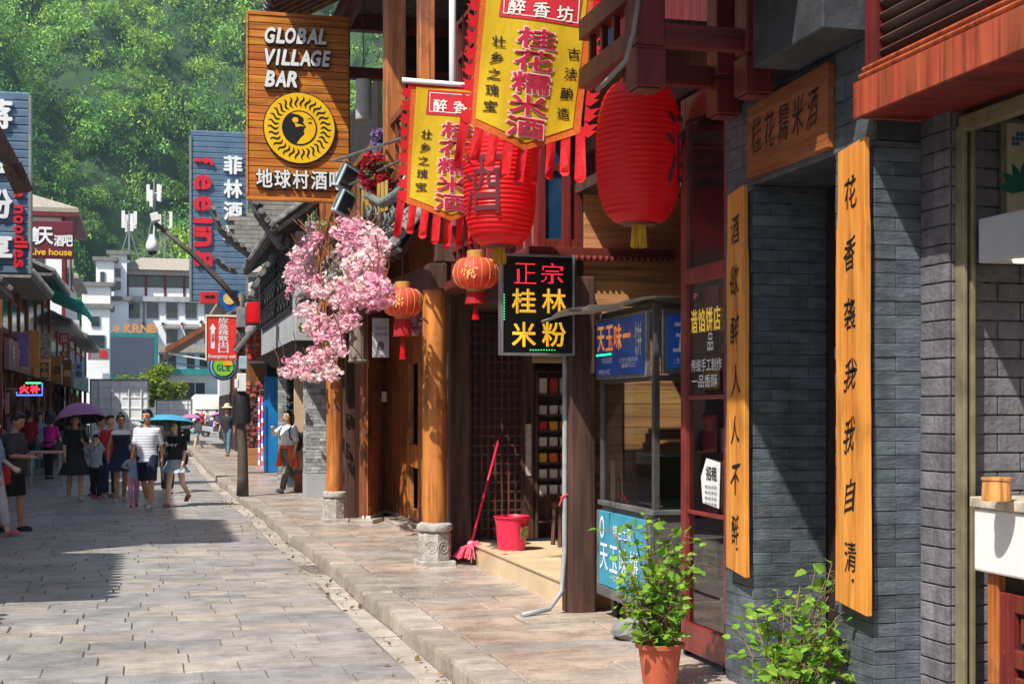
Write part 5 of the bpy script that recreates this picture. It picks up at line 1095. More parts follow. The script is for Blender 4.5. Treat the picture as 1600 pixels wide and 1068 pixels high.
for k in range(90): m.ball(P(random.uniform(384, 412), random.uniform(600, 700), Y=36.3), random.uniform(.05, .12), n=6)
o = m.build("hung_goods", mat("goods", C(150, 70, 56), C(70, 50, 44), .6, 3, isl=.4), t); o["kind"] = "stuff"
m = MB()
for k in range(26):
    px, py = random.uniform(388, 416), random.uniform(515, 560); m.ball(P(px, py, Y=34.5), .09, .09, .08, n=8)
o = m.build("small_lanterns", mat("small_lantern", C(226, 120, 60), C(190, 50, 40), .5, 2, isl=.3, trans=.3), t); o["kind"] = "stuff"
m = MB(); tiled_roof(m, (2.1, 33.2, 3.4), (2.1, 46, 3.9), (1.2, 0, .5), .22, 4); m.build("awning_roof", tile_roof_m, t)

# ------------------------------------------------------------------ further houses down the right side
def shop_house(name, label, x0, x1, y0, y1, h, wall, side, roofs, nwin=2, cat="house"):
    """plaster house: walls, storeys of framed windows toward the camera and the street, tiled roof"""
    t = T(name, ((x0 + x1) / 2, (y0 + y1) / 2, 0), label, cat); m = MB(); m.box(x0, x1, y0, y1, -.05, h); m.build("wall", wall, t)
    m = MB(); e = .6; zr = h + min(1.5, (x1 - x0) * .22); ym = (y0 + y1) / 2; xm = (x0 + x1) / 2
    m.add([(x0 - e, y0 - e, h - .1), (x1 + e, y0 - e, h - .1), (x1 + e, y1 + e, h - .1), (x0 - e, y1 + e, h - .1), (xm, y0 + (x1 - x0) * .3, zr), (xm, y1 - (x1 - x0) * .3, zr)], [(3, 2, 1, 0), (0, 1, 4), (1, 2, 5, 4), (2, 3, 5), (3, 0, 4, 5)]); m.box(x0 - e, x1 + e, y0 - e, y1 + e, h - .28, h - .101); m.build("roof", roofs, t)
    fl = max(1, int(h // 3.1)); xs = x1 if side > 0 else x0; dx = .04 * side
    for k in range(fl):
        z = k * 3.1 + (1.0 if k else .2); hh = 1.5 if k else 2.2
        for j in range(nwin):
            xc = x0 + (x1 - x0) * (j + .5) / nwin; w = min(1.4, (x1 - x0) / nwin * .6); m = MB(); m.box(xc - w / 2 - .06, xc + w / 2 + .06, y0 - .05, y0 - .002, z - .06, z + hh + .06); f = m.build("window_frame", maroon if k else dark_wood, t)
            m = MB(); m.box(xc - w / 2, xc - .03, y0 - .06, y0 - .051, z, z + hh); m.box(xc + .03, xc + w / 2, y0 - .06, y0 - .051, z, z + hh); m.build("pane", dark_pane, f)
        n = max(1, int((y1 - y0) / 2.6))
        for j in range(n):
            yc = y0 + (y1 - y0) * (j + .5) / n; m = MB(); m.box(min(xs, xs + dx), max(xs, xs + dx), yc - .95, yc + .95, z - .06, z + hh + .06); f = m.build("window_frame", maroon if k else dark_wood, t)
            m = MB(); m.box(min(xs + dx, xs + dx * 1.4), max(xs + dx, xs + dx * 1.4), yc - .88, yc + .88, z, z + hh); m.build("pane", dark_pane if k else dark_in, f)
    return t
tan_roof = mat("tan_roof", C(170, 160, 146), C(136, 128, 118), .85, 3, stretch=(6, 1, 1), bump=.4)
shop_house("corner_shop", "brown timber corner shop behind the camera pole", 3.2, 8, 48, 60, 5.2, brown_wood, -1, tile_roof_m)
shop_house("cafe_house", "pale house at the far end of the right row", 3.7, 9, 64, 80, 7, grey_wall, -1, tan_roof)
t = T("street_awning", (1.6, 60, 4), "brown shop awning reaching into the far street below the round green sign", "awning")
a, b = P(257, 558, Y=62), P(330, 530, Y=62); m = MB(); m.add([(a.x, 57, a.z), (a.x, 67, a.z), (2.7, 67, b.z + .5), (2.7, 57, b.z + .5), (a.x, 57, a.z + .22), (a.x, 67, a.z + .22), (2.7, 67, b.z + .72), (2.7, 57, b.z + .72)], [(3, 2, 1, 0), (4, 5, 6, 7), (0, 1, 5, 4), (1, 2, 6, 5), (2, 3, 7, 6), (3, 0, 4, 7)]); m.build("sheet", brown_wood, t)
m = MB(); m.bar((a.x + .1, 57.2, a.z - .02), (2.7, 57.2, 3.6), .06, .06); m.bar((a.x + .1, 66.8, a.z - .02), (2.7, 66.8, 3.6), .06, .06); m.build("bracket", white_paint, t)

# ------------------------------------------------------------------ camera pole with its boxes, arm and signs
t = T("camera_pole", (P(379, 772, Z=.12).x, 26.6, .12), "dark kerbside pole with junction boxes, a slanted arm and a dome camera", "pole")
Yp = 26.6; pp = lambda x, y, Y=Yp: P(x, y, Y=Y)
m = MB(); m.tube([pp(379, 774), pp(379.5, 745), pp(379, 700), pp(376.5, 660), pp(377, 620), pp(377, 560), pp(377, 500), pp(377, 458)], [.115, .10, .09, .082, .08, .075, .07, .06], 14); m.build("shaft", mat("pole_paint", C(96, 84, 76), C(66, 58, 54), .6, 6, dirt=(C(140, 128, 116), 5, .62)), t, smooth=True)
m = MB(); m.tube([pp(377, 478), pp(345, 440), pp(300, 396), pp(243, 349)], [.06, .055, .05, .04], 10); m.build("arm", _M["pole_paint"], t, smooth=True)
q = pp(238, 388); m = MB(); m.lathe((q.x, q.y, q.z - .05), [(.06, -.02), (.10, .02), (.115, .08), (.10, .16), (.07, .22), (.05, .3)], 18); c_ = m.build("dome_camera", white_paint, t, smooth='auto'); m = MB(); m.lathe((q.x, q.y, q.z - .07), [(.001, -.065), (.06, -.04), (.085, 0), (.08, .03)], 16); m.build("lens_dome", dark_pane, c_, smooth=True)
q = pp(242, 340); m = MB(); m.obox(q, (.07, 0, .02), (0, .14, 0), (-.02, 0, .07)); m.bar(q, pp(240, 372), .03, .03, UX); m.build("bullet_camera", white_paint, t, bevel=.01)
for r in ((371, 385, 583, 611, "white_box", white_paint), (370, 384, 480, 511, "grey_box", grey_metal), (374, 386, 556, 576, "pale_box", mat("pale_box", C(180, 196, 206), C(150, 168, 180), .5)), (367, 374, 592, 606, "small_box", white_paint)):
    m = MB(); rect(m, r[0], r[1], r[2], r[3], Yp - .18, .16); m.build(r[4], r[5], t, bevel=.01)
m = MB()
for k in range(26): a = k * .9; m.tube([pp(374 + 5 * math.sin(a), 530 + 9 * math.cos(a * 1.3), Yp - .12), pp(378 + 6 * math.sin(a + 1), 536 + 9 * math.cos(a + 2), Yp - .2), pp(372 + 7 * math.sin(a + 3), 545 + 8 * math.cos(a), Yp - .1)], .014, 5)
m.build("cable_coil", black_paint, t)
m = MB(); m.tube([pp(368, 548, Yp - .15), pp(396, 514, Yp - .3)], .045, 10); m.tube([pp(392, 519, Yp - .29), pp(398, 511, Yp - .31)], .055, 10); m.build("spotlight", steel, t)
m = MB(); m.lathe(pp(377.5, 640, Yp) - Vector((0, 0, .28)), [(.1, 0), (.16, .03), (.17, .3), (.14, .55), (.09, .6)], 12); m.build("black_wrap", mat("black_wrap", C(44, 42, 44), C(26, 26, 28), .5, 12, bump=.4), t, smooth='auto')
t = T("evacuation_sign", pp(345, 563), "red emergency exit sign with a white arrow mounted on the camera pole", "sign")
m = MB(); rect(m, 322, 369.5, 494, 563, Yp - .06, .05); m.build("panel", mat("sign_red", C(226, 58, 48), C(214, 46, 40), .45, 2), t, bevel=.006)
m = MB(); rect(m, 321, 370, 492, 494, Yp - .075, .08); rect(m, 321, 323, 494, 563, Yp - .075, .08); m.build("frame", mat("frame_cream", C(236, 226, 206), C(220, 208, 186), .5), t)
m = MB()
for i, c in enumerate("应急疏散出口"): put(m, c, pp(349, 500.5 + i * 9.2, Yp - .06), UX, UZ, 15.5 / FPX * 26.3, 8.4 / FPX * 26.3, .02)
put(m, "Emergency exit", pp(347, 557, Yp - .06), UX, UZ, 42 / FPX * 26.3, 7 / FPX * 26.3, .02)
A = [pp(x, y, Yp - .064) for x, y in ((332.5, 505), (338, 514), (335.5, 514), (335.5, 544), (329.5, 544), (329.5, 514), (327, 514))]; m.add(A[::-1], [tuple(range(7))]); m.build("lettering", white_paint, t)
m = MB(); put(m, "疏散", pp(332.5, 527, Yp - .066), UY * 0 + UZ * -1, UX, 13 / FPX * 26.3, 4.6 / FPX * 26.3, .01); m.build("arrow_lettering", bplate, t); m = MB(); m.bar(pp(369, 510, Yp - .02), pp(378, 510, Yp), .03, .03); m.bar(pp(369, 550, Yp - .02), pp(378, 550, Yp), .03, .03); m.build("bracket", steel, t)
t = T("round_sign", P(349, 578, Y=31), "round blue, green and yellow shop sign just below the red exit sign", "sign")
Yr = 31; o = P(349, 572, Y=Yr); ru = 31 / FPX * 30.6
def ring(r, y, mm, cut=None, parent=t, nm="ring"):
    m = MB(); m.prism([(r * math.cos(x), r * math.sin(x)) for x in np.linspace(0, 2 * math.pi, 41)[:-1]], (o, UX, UZ), (y, y + .02)); return m.build(nm, mm, parent)
ring(22 * ru / 31, 0, mat("navy", C(28, 70, 150), C(20, 54, 120), .45), nm="backing"); ring(19.5 * ru / 31, .02, white_paint); ring(18.5 * ru / 31, .035, mat("teal", C(20, 120, 130), C(16, 96, 110), .45)); ring(15 * ru / 31, .05, mat("leaf_green", C(150, 206, 60), C(120, 180, 40), .45))
m = MB(); m.prism([(.0, .02), (.19, .02), (.15, .14), (.08, .19), (.0, .2)], (o, UX, UZ), (.07, .085)); m.build("yellow_wedge", mat("wedge", C(240, 190, 50), C(226, 150, 40), .5), t)
m = MB()
for k, c in enumerate("GLE"): put(m, c, o + Vector((-.1 + k * .1, -.072, -.03)), UX, UZ, .08, .13, .02)
m.build("lettering", mat("teal_ink", C(16, 84, 96), C(12, 66, 80)), t); m = MB(); m.bar(o + Vector((0, .0, .1)), o + Vector((1.2, .3, .1)), .05, .05); m.build("bracket", steel, t)
t = T("red_face_sign", P(341, 473, Y=34), "small red shop sign with dark swirls beside a blue shield", "sign"); m = MB(); rect(m, 313, 341, 456, 474, 34, .08); m.build("panel", bplate, t, bevel=.01)
m = MB()
for px in (324, 332): m.add([P(px + 4 * math.cos(a), 463 + 2.2 * math.sin(a), Y=33.99) for a in np.linspace(0, 6.28, 13)[:-1]], [tuple(range(12))[::-1]])
m.build("swirl", black_paint, t); m = MB(); m.bar(P(327, 465, Y=34.1), P(385, 465, Y=34.4), .05, .05); m.build("bracket", steel, t)
q = P(358, 468, Y=33.6); t = T("shield_sign", q, "blue shield shaped sign with a yellow disc under the slanted pole arm", "sign"); m = MB(); m.prism([(-.24, .18), (.0, .24), (.26, .18), (.22, -.12), (0, -.3), (-.2, -.12)], (q, UX, UZ), (0, .05)); m.build("shield", mat("shield_blue", C(30, 100, 190), C(24, 76, 150), .4), t)
m = MB(); m.prism([(.14 * math.cos(a), .14 * math.sin(a) + .02) for a in np.linspace(0, 6.28, 25)[:-1]], (q, UX, UZ), (.051, .07)); m.build("disc", mat("shield_yellow", C(226, 206, 120), C(200, 170, 80), .5), t); m = MB(); m.bar(q + Vector((.1, -.02, 0)), q + Vector((1.0, .2, 0)), .05, .05); m.build("bracket", steel, t)

# ------------------------------------------------------------------ tall corrugated signs
cor = mat("corrugated_blue", C(98, 122, 144), C(80, 104, 126), .5, 3, metal=.15, dirt=(C(70, 86, 100), 1.2, .62))
def corrugated(name, label, Y, px0, px1, py0, py1):
    a, b = P(px0, py1, Y=Y), P(px1, py0, Y=Y); t = T(name, ((a.x + b.x) / 2, Y, a.z), label, "sign"); m = MB(); z = a.z; p = .17
    while z < b.z:
        m.add([(x, y, zz) for x in (a.x, b.x) for y, zz in ((Y - .01, z), (Y - .03, z + p * .12), (Y - .03, z + p * .85), (Y - .01, z + p))], [(0, 4, 5, 1), (1, 5, 6, 2), (2, 6, 7, 3)]); z += p
    m.box(a.x, b.x, Y + .001, Y + .25, a.z, b.z); m.build("panel", cor, t)
    m = MB()
    for x in (a.x, b.x): m.box(x - .03, x + .03, Y - .07, Y + .26, a.z, b.z)
    m.build("edge_trim", grey_metal, t); return t
t = corrugated("tavern_sign", "tall blue corrugated sign with red letters reading feeling and white characters", 45, 297.5, 386, 216, 470)
k = 45.2 / FPX; mr_, mw = MB(), MB()
for c, py, w in zip("feeling", (252, 285, 318, 345, 358, 374, 404), (22, 24, 24, 8, 8, 24, 26)):
    put(mr_, c, P(317 if c != "f" else 319, py, Y=44.93), -UZ, UX, w * k * (.9 if c != 'f' else .5), (28 if c in "flg" else 26) * k, .03, 0, .04, thick=.1)
for c, py in zip("菲林酒吧", (258, 295, 330, 366)): put(mw, c, P(364, py, Y=44.93), UX, UZ, 28 * k, 28 * k, .035, 0, .04, thick=.1)
mr_.build("red_lettering", mat("letter_red", C(214, 34, 52), C(190, 26, 44), .45), t); mw.build("white_lettering", white_paint, t)
t = corrugated("noodle_sign", "blue corrugated sign with red letters rice noodles and cropped white characters", 31, -70, 47, 150, 425)
k = 31.5 / FPX * .93; mr_, mw = MB(), MB()
x = 262
for c in "rice noodles":
    w = {'r': 9, 'i': 5, 'l': 5, ' ': 9}.get(c, 14)
    if c != ' ': put(mr_, c, P(29 if c not in "dl" else 33, x + w / 2, Y=30.93), -UZ, UX, w * k * .9, (14 if c not in "dli" else 20) * k, .03, 0, .03, thick=.06)
    x += w + 1.5
for c, py in zip("蒋公粉享", (178, 252, 318, 388)): put(mw, c, P(-6, py, Y=30.93), UX, UZ, 48 * k, 46 * k, .035, 0, .03, thick=.06)
mr_.build("red_lettering", _M["letter_red"], t); mw.build("white_lettering", white_paint, t)
m = MB(); rect(m, -75, -20, 260, 300, 31.3, .2); m.box(-5.4, -3.6, 31.2, 31.4, 6.2, 6.4); m.build("bracket", steel, t)

# ------------------------------------------------------------------ left row. The nearest three stand left of the view; their eaves shade the road
def eave_house(name, label, y0, y1, h, wall, ex=-3.0):
    t = T(name, (-5.5, (y0 + y1) / 2, 0), label, "house"); m = MB(); m.box(-9, -3.9, y0, y1, -.05, h - .1); m.build("wall", wall, t)
    m = MB(); tiled_roof(m, (ex, y1, h), (ex, y0, h), (-3.2, 0, 1.9), .25, 5); m.box(ex + .02, -3.9, y0, y1, h - .14, h - .05); m.build("roof", tile_roof_m, t)
    for k in range(int((y1 - y0) / 2.4)):
        m = MB(); m.box(-3.9, -3.84, y0 + .4 + k * 2.4, y0 + 2.0 + k * 2.4, .2, 2.5); f = m.build("shop_window", dark_wood, t); m = MB(); m.box(-3.84, -3.835, y0 + .5 + k * 2.4, y0 + 1.9 + k * 2.4, .5, 2.4); m.build("pane", dark_pane, f)
    return t
eave_house("shop_row_house", "low house on the left side of the street, out of the picture to the left", 11.2, 15.4, 4.7, cream_wall)
eave_house("shop_row_house", "tall house standing between two lower ones on the left side", 15.45, 19.3, 7.25, white_wall)
eave_house("shop_row_house", "unseen low house opposite the slate pillared wine house, added to block skylight", -5, 11.15, 3.15, cream_wall)  # unseen house, added to keep skylight off the facade opposite
m = MB(); m.box(-14, -9.05, -6, 30, -.05, 8.6); th = T("sky_block_house", (-11, 12, 0), "unseen tall plain house added behind the low shops on the left side to block skylight", "house"); m.build("wall", grey_wall, th); m = MB(); tiled_roof(m, (-8.8, 30, 8.6), (-8.8, -6, 8.6), (-5, 0, 1.6), .3, 5); m.build("roof", tile_roof_m, th)  # unseen taller house, added to cut the sky's light on the right row
h3 = eave_house("shop_row_house", "house with an upturned dark eave corner before the blue rice noodle sign", 19.35, 28.4, 6.0, cream_wall)
m = MB(); m.bar(P(-40, 150, Y=27.6), P(18, 256, Y=28), .4, .12, UZ); m.bar(P(18, 256, Y=28), P(37, 300, Y=28.2), .4, .12, UZ); m.build("eave_corner", dark_wood, h3)
eave_house("shop_row_house", "low house just before the blue rice noodle sign on the left side", 28.5, 33.4, 4.3, cream_wall)
LW = -3.35
def stall_house(y0, y1, h, label, wall, sign_c, txt, txt_c, extra=0):
    t = T("stall_house", (LW - 1.5, (y0 + y1) / 2, 0), label, "shop", "stall houses along the left row"); m = MB(); m.box(-9, LW, y0, y1, 2.7, h); m.box(-9, LW - 1.6, y0, y1, -.05, 2.7); m.build("wall", wall, t)
    m = MB(); tiled_roof(m, (LW + .75, y1, h - .1), (LW + .75, y0, h - .1), (-2.6, 0, 1.2), .24, 5); m.box(LW - 3, LW + .72, y0, y1, h - .2, h - .12); m.build("roof", tile_roof_m, t)
    m = MB(); n = 3
    for k in range(n + 1): y = y0 + .1 + k * (y1 - y0 - .2) / n; m.box(LW - .05, LW + .1, y - .09, y + .09, .0, h - .2)
    m.build("timber_posts", brown_wood, t)
    for k in range(n):
        ya, yb = y0 + .3 + k * (y1 - y0 - .2) / n, y0 - .1 + (k + 1) * (y1 - y0 - .2) / n; m = MB(); m.box(LW, LW + .05, ya, yb, 3.5, h - .5); f = m.build("window", maroon, t); m = MB(); m.box(LW + .05, LW + .058, ya + .12, yb - .12, 3.62, h - .62); m.build("pane", dark_pane, f)
    m = MB(); m.box(LW + .1, LW + .22, y0 + .4, y1 - .4, 2.62, 3.35); s = m.build("fascia_sign", sign_c, t, bevel=.01)
    m = MB()
    for i, c in enumerate(txt): put(m, c, (LW + .22, y0 + (y1 - y0) * (i + 1) / (len(txt) + 1), 2.98), UY, UZ, .55, .5, .02, 0, .01)
    m.build("sign_lettering", txt_c, s)
    m = MB(); m.add([(LW, y0 + .2, 2.66), (LW, y1 - .2, 2.66), (LW + 1.05, y1 - .2, 2.38), (LW + 1.05, y0 + .2, 2.38)], [(0, 3, 2, 1)]); m.add([(LW, y0 + .2, 2.64), (LW, y1 - .2, 2.64), (LW + 1.05, y1 - .2, 2.36), (LW + 1.05, y0 + .2, 2.36)], [(0, 1, 2, 3)]); m.build("awning", mat("awning_" + str(int(y0)), C(120, 126, 132) if extra % 2 else C(160, 154, 148), C(104, 106, 110), .8, 3, trans=.2), t)
    for k in range(7):
        y = y0 + .5 + k * (y1 - y0 - 1) / 6; m = MB(); m.box(LW - .7, LW + .25, y - .45, y + .45, 0, random.uniform(.7, 1.0)); m.build("display_table", [dark_wood, brown_wood, grey_metal][k % 3], t, bevel=.02)
    m = MB()
    for k in range(120): y = random.uniform(y0 + .2, y1 - .2); m.obox((LW + random.uniform(-1.5, .2), y, random.uniform(1.0, 2.3)), (.04, 0, 0), (0, random.uniform(.06, .16), 0), (0, 0, random.uniform(.1, .3)))
    o = m.build("hanging_goods", mat("goods_" + str(int(y0)), C(206, 140, 120), C(110, 110, 150), .7, 1.5, isl=.55), t); o["kind"] = "stuff"; return t
yel_sign = mat("amber_sign", C(222, 150, 52), C(200, 120, 40), .5); 
l1 = stall_house(34, 41, 4.9, "dark maroon souvenir stall house standing under the blue rice noodle sign", mat("dark_maroon_wall", C(126, 54, 56), C(96, 42, 44), .7, 2), mat("purple_sign", C(120, 96, 140), C(190, 130, 60), .5, .8), "特产银饰", white_paint, 1)
l2 = stall_house(41.2, 50, 5.6, "stall house with a teal awning under its upper eave", cream_wall, yel_sign, "手工牛角梳", mat("brown_ink", C(90, 44, 26), C(70, 34, 20)))
l3 = stall_house(50.2, 62, 4.75, "stall house between the teal awning and the white container truck", brown_wood, mat("grey_sign", C(110, 116, 124), C(80, 86, 94), .5), "桂林米粉店", _M["letter_red"], 1)
l4 = stall_house(62.2, 78, 4.9, "last stall house before the square on the left side", white_wall, mat("teal_sign", C(60, 140, 150), C(50, 110, 124), .5), "百货广场", _M["letter_red"])
m = MB(); q0, q1 = P(60, 436, Y=43), P(126, 470, Y=50); m.add([(LW + .2, 42, 5.3), (LW + .2, 49.8, 5.3), (LW + 1.5, 49.8, 4.75), (LW + 1.5, 42, 4.75)], [(0, 3, 2, 1)]); m.add([(LW + .2, 42, 5.28), (LW + .2, 49.8, 5.28), (LW + 1.5, 49.8, 4.73), (LW + 1.5, 42, 4.73), (LW + 1.5, 49.8, 4.5), (LW + 1.5, 42, 4.5)], [(0, 1, 2, 3), (3, 2, 4, 5)]); m.build("teal_awning", mat("teal_cloth", C(70, 196, 180), C(50, 170, 158), .7, 3, trans=.35), l2)
for (r, nm, c1, c2, tx, lb) in (((92, 108, 521, 537, 52), "hot_red", (206, 40, 50), (226, 206, 200), "菜", "small red sign with one white character high under the left eaves"), ((94, 107, 548, 558, 53), "dull_red", (170, 60, 56), (230, 200, 120), "茶", "dull red sign with a yellow character below the small red one"), ((80, 96, 556, 600, 46), "ochre", (190, 126, 62), (90, 50, 30), "酒", "ochre wooden box sign with one dark character on the left row"), ((98, 112, 562, 604, 49), "umber", (150, 96, 56), (226, 200, 140), "梳", "umber wooden sign with one pale character on the left row"), ((116, 130, 566, 590, 58), "sky", (150, 196, 206), (40, 60, 110), "米粉", "pale blue sign with dark characters near the container truck"), ((100, 124, 500, 520, 60), "ash", (190, 196, 200), (120, 40, 44), "客栈", "pale grey sign with dull red characters under the teal awning"), ((62, 76, 566, 592, 42), "cocoa", (120, 76, 48), (220, 180, 110), "牛角", "cocoa brown sign with gold characters behind the patterned panel")):
    q = P((r[0] + r[1]) / 2, r[3], Y=r[4]); t = T("projecting_sign", q, lb, "sign", "small signs projecting from the left row"); m = MB(); rect(m, *r, .12); m.build("board", mat("sg_" + nm, C(*c1), tuple(v * .8 for v in C(*c1)[:3]) + (1,), .5, 2), t, bevel=.01)
    w, h = (r[1] - r[0]) / FPX * r[4] * .97, (r[3] - r[2]) / FPX * r[4] * .97; n = len(tx); m = MB()
    for i, c in enumerate(tx):
        s_ = min(w / (n if w > h else 1), h / (1 if w > h else n)) * .78; o = P((r[0] + r[1]) / 2, (r[2] + r[3]) / 2, Y=r[4] - .002); k = (i - (n - 1) / 2) * s_ * 1.15; put(m, c, o + (UX * k if w > h else UZ * -k), UX, UZ, s_, s_, .03, 0, .006)
    m.build("lettering", mat("st_" + nm, C(*c2), C(*c2), .6), t); m = MB(); zb = P(0, r[2], Y=r[4]).z - .06; m.bar((q.x - w * .4, r[4] + .06, zb), (LW, r[4] + .06, zb), .04, .04); m.build("bracket", steel, t)
for (r, mm, lb) in (((26, 45, 520, 572, 37), mat("poster_purple", C(150, 130, 190), C(110, 90, 150), .5, 6), "purple picture panel hanging on the first dark stall house"), ((45, 62, 516, 574, 38.5), yel_sign, "amber panel hanging beside the purple picture panel"), ((63, 80, 520, 560, 40), mat("beige_panel", C(196, 180, 150), C(90, 76, 60), .6, 10), "beige patterned panel hanging under the left row eave")):
    q = P((r[0] + r[1]) / 2, r[3], Y=r[4]); m = MB(); rect(m, r[0], r[1], r[2], r[3], r[4], .1); m.box(LW, q.x, r[4] + .02, r[4] + .06, P(30, r[2], Y=r[4]).z - .08, P(30, r[2], Y=r[4]).z - .03); tag(m.build("hanging_sign", mm, org=q, bevel=.01), lb, "panel")
t = T("neon_sign", P(46, 607, Y=35.5), "small neon sign with a red face and blue green tube border", "sign"); Yn = 35.5
m = MB(); rect(m, 28, 65, 599, 616, Yn, .08); m.build("panel", black_paint, t); m = MB()
for px, c in ((38, "火"), (55, "补")): put(m, c, P(px, 607.5, Y=Yn - .01), UX, UZ, 15 / FPX * 34.5, 13 / FPX * 34.5, .06)
m.build("red_face", mat("neon_red", C(255, 60, 80), C(255, 40, 60), emit=1.6), t)
for nm, c, pts in (("blue_tube", C(80, 120, 255), [(66, 598), (66, 617), (26, 617), (26, 612)]), ("green_tube", C(80, 255, 150), [(40, 598), (64, 598)])):
    m = MB(); m.tube([P(x, y, Y=Yn - .03) for x, y in pts], .018, 6); m.build(nm, mat("neon_" + nm, c, c, emit=1.8), t)
m = MB(); m.bar(P(40, 607, Y=Yn + .1), Vector((LW, Yn + .1, P(40, 607, Y=Yn).z)), .04, .04); m.build("bracket", steel, t)
t = T("bar_board", P(81, 405, Y=50), "dark red sign board with white characters and a yellow line of English lettering", "sign")
m = MB(); rect(m, 44, 115, 346, 403, 50, .15); m.build("panel", mat("dark_red_board2", C(112, 34, 48), C(88, 26, 38), .5, 2), t, bevel=.02); k = 49 / FPX; m = MB()
for c, px, py, s in (("晴", 50, 368, 26), ("天", 71, 368, 26), ("酒", 92, 376, 17), ("吧", 106, 376, 17)): put(m, c, P(px, py, Y=49.98), UX, UZ, s * k * .85, s * k, .03, 0, .01)
m.build("lettering", white_paint, t); m = MB(); put(m, "Live house", P(80, 393.5, Y=49.98), UX, UZ, 60 * k, 10 * k, .03, 0, .01); m.build("yellow_lettering", mat("sign_yellow", C(240, 186, 40), C(226, 166, 30), .5), t); m = MB(); m.bar(P(50, 352, Y=50.2), Vector((-6, 50.2, 8)), .08, .08); m.build("bracket", steel, t)
# ------------------------------------------------------------------ white houses behind the left row and at the end of the street
rs = shop_house("villa", "white house with dark red trim and a pale hipped roof above the left row", -6.6, -3.5, 62.5, 70, 10.2, white_wall, 1, tan_roof, 1)
m = MB(); m.box(-7.2, -2.9, 61.9, 70.6, 9.75, 9.9); m.box(-6.65, -6.5, 62.4, 62.46, 5, 9.8); m.box(-3.6, -3.45, 62.4, 62.5, 5, 9.8); m.build("red_trim", maroon, rs)
shop_house("white_house", "plain white house between the red-trimmed villa and the far annex", -10, -4.4, 82, 92, 9.2, white_wall, 1, tan_roof, 3)
t = T("town_hall", (2, 123, 0), "large white three-storey building with maroon columns closing the street", "building"); Yb = 120
a = P(196, 420, Y=Yb); m = MB(); m.box(a.x, 9, Yb, Yb + 10, -.05, a.z); m.build("wall", white_wall, t)
m = MB(); m.add([(a.x - .8, Yb - 1.0, a.z - .1), (9.8, Yb - 1.0, a.z - .1), (9.8, Yb + 11, a.z - .1), (a.x - .8, Yb + 11, a.z - .1), (a.x + 1.2, Yb + 1.5, a.z + 1.1), (8, Yb + 1.5, a.z + 1.1), (8, Yb + 9, a.z + 1.1), (a.x + 1.2, Yb + 9, a.z + 1.1)], [(3, 2, 1, 0), (0, 1, 5, 4), (1, 2, 6, 5), (2, 3, 7, 6), (3, 0, 4, 7), (4, 5, 6, 7)]); m.box(a.x - .6, 9.6, Yb - .8, Yb + 10, a.z - .5, a.z - .101); m.build("roof", tan_roof, t)
m = MB(); rect(m, 198, 420, 429, 466, Yb - .05, .04); w = m.build("window_band", dark_pane, t); m = MB()
for px in (199, 228, 258, 288, 318, 348): rect(m, px - 2, px + 2, 424, 468, Yb - .25, .2)
m.build("column", maroon, t); m = MB(); rect(m, 197, 420, 453, 468, Yb - .18, .12); m.build("balcony_wall", white_wall, t)
m = MB(); rect(m, 197, 420, 466, 470, Yb - .5, .45); m.build("ledge", grey_wall, t)
for r, y0, y1 in ((0, 474, 496), (1, 515, 535)):
    for px in (201, 230, 260, 290, 320):
        if r == 1 and px < 240: continue
        m = MB(); rect(m, px - 1, px + 18, y0 - 1, y1 + 1, Yb - .07, .06); f = m.build("window", grey_wall, t); m = MB(); rect(m, px, px + 8.3, y0, y1, Yb - .1, .03); rect(m, px + 9, px + 17, y0, y1, Yb - .1, .03); m.build("pane", dark_pane, f)
        if r == 1: m = MB(); q = P(px - 3, 512, Y=Yb); e = P(px + 20, 506, Y=Yb); m.add([(q.x, Yb - .9, q.z), (e.x, Yb - .9, q.z), (e.x, Yb, e.z), (q.x, Yb, e.z), (q.x, Yb - .9, q.z - .15), (e.x, Yb - .9, q.z - .15), (e.x, Yb, e.z - .15), (q.x, Yb, e.z - .15)], [(0, 1, 2, 3), (7, 6, 5, 4), (0, 4, 5, 1), (0, 3, 7, 4), (1, 5, 6, 2)]); m.build("canopy", tile_roof_m, f)
for px, py in ((222, 503), (252, 503), (282, 503), (312, 500), (266, 545), (300, 545)): m = MB(); rect(m, px, px + 7, py, py + 5, Yb - .5, .4); u_ = m.build("air_conditioner", grey_wall, t, bevel=.03); m = MB(); m.tube([P(px + 2.5, py + 2.5, Y=Yb - .51), P(px + 2.5, py + 2.5, Y=Yb - .53)], .1, 10); m.build("fan", dark_pane, u_)
m = MB(); m.tube([P(225, 470, Y=Yb - .1), P(225, 640, Y=Yb - .1)], .08, 6); m.build("drain_pipe", grey_metal, t)
t = T("stepped_annex", (-3.5, 116, 0), "white annex with stepped tile-capped walls left of the large white building", "building")
for x0, x1, y0, Y in ((150, 178, 408, 117), (172, 198, 398, 118.5), (128, 172, 448, 112), (133, 171, 482, 109), (168, 200, 470, 115)):
    m = MB(); a, b = P(x0, 700, Y=Y), P(x1, y0, Y=Y); m.box(a.x, b.x, Y, Y + 4, -.05, b.z); m.build("wall", white_wall, t); m = MB(); m.box(a.x - .25, b.x + .25, Y - .3, Y + 4.2, b.z, b.z + .25); m.bar((a.x - .3, Y + 2, b.z + .25), (b.x + .3, Y + 2, b.z + .25), 3, .3); m.build("roof_cap", tile_roof_m, t)
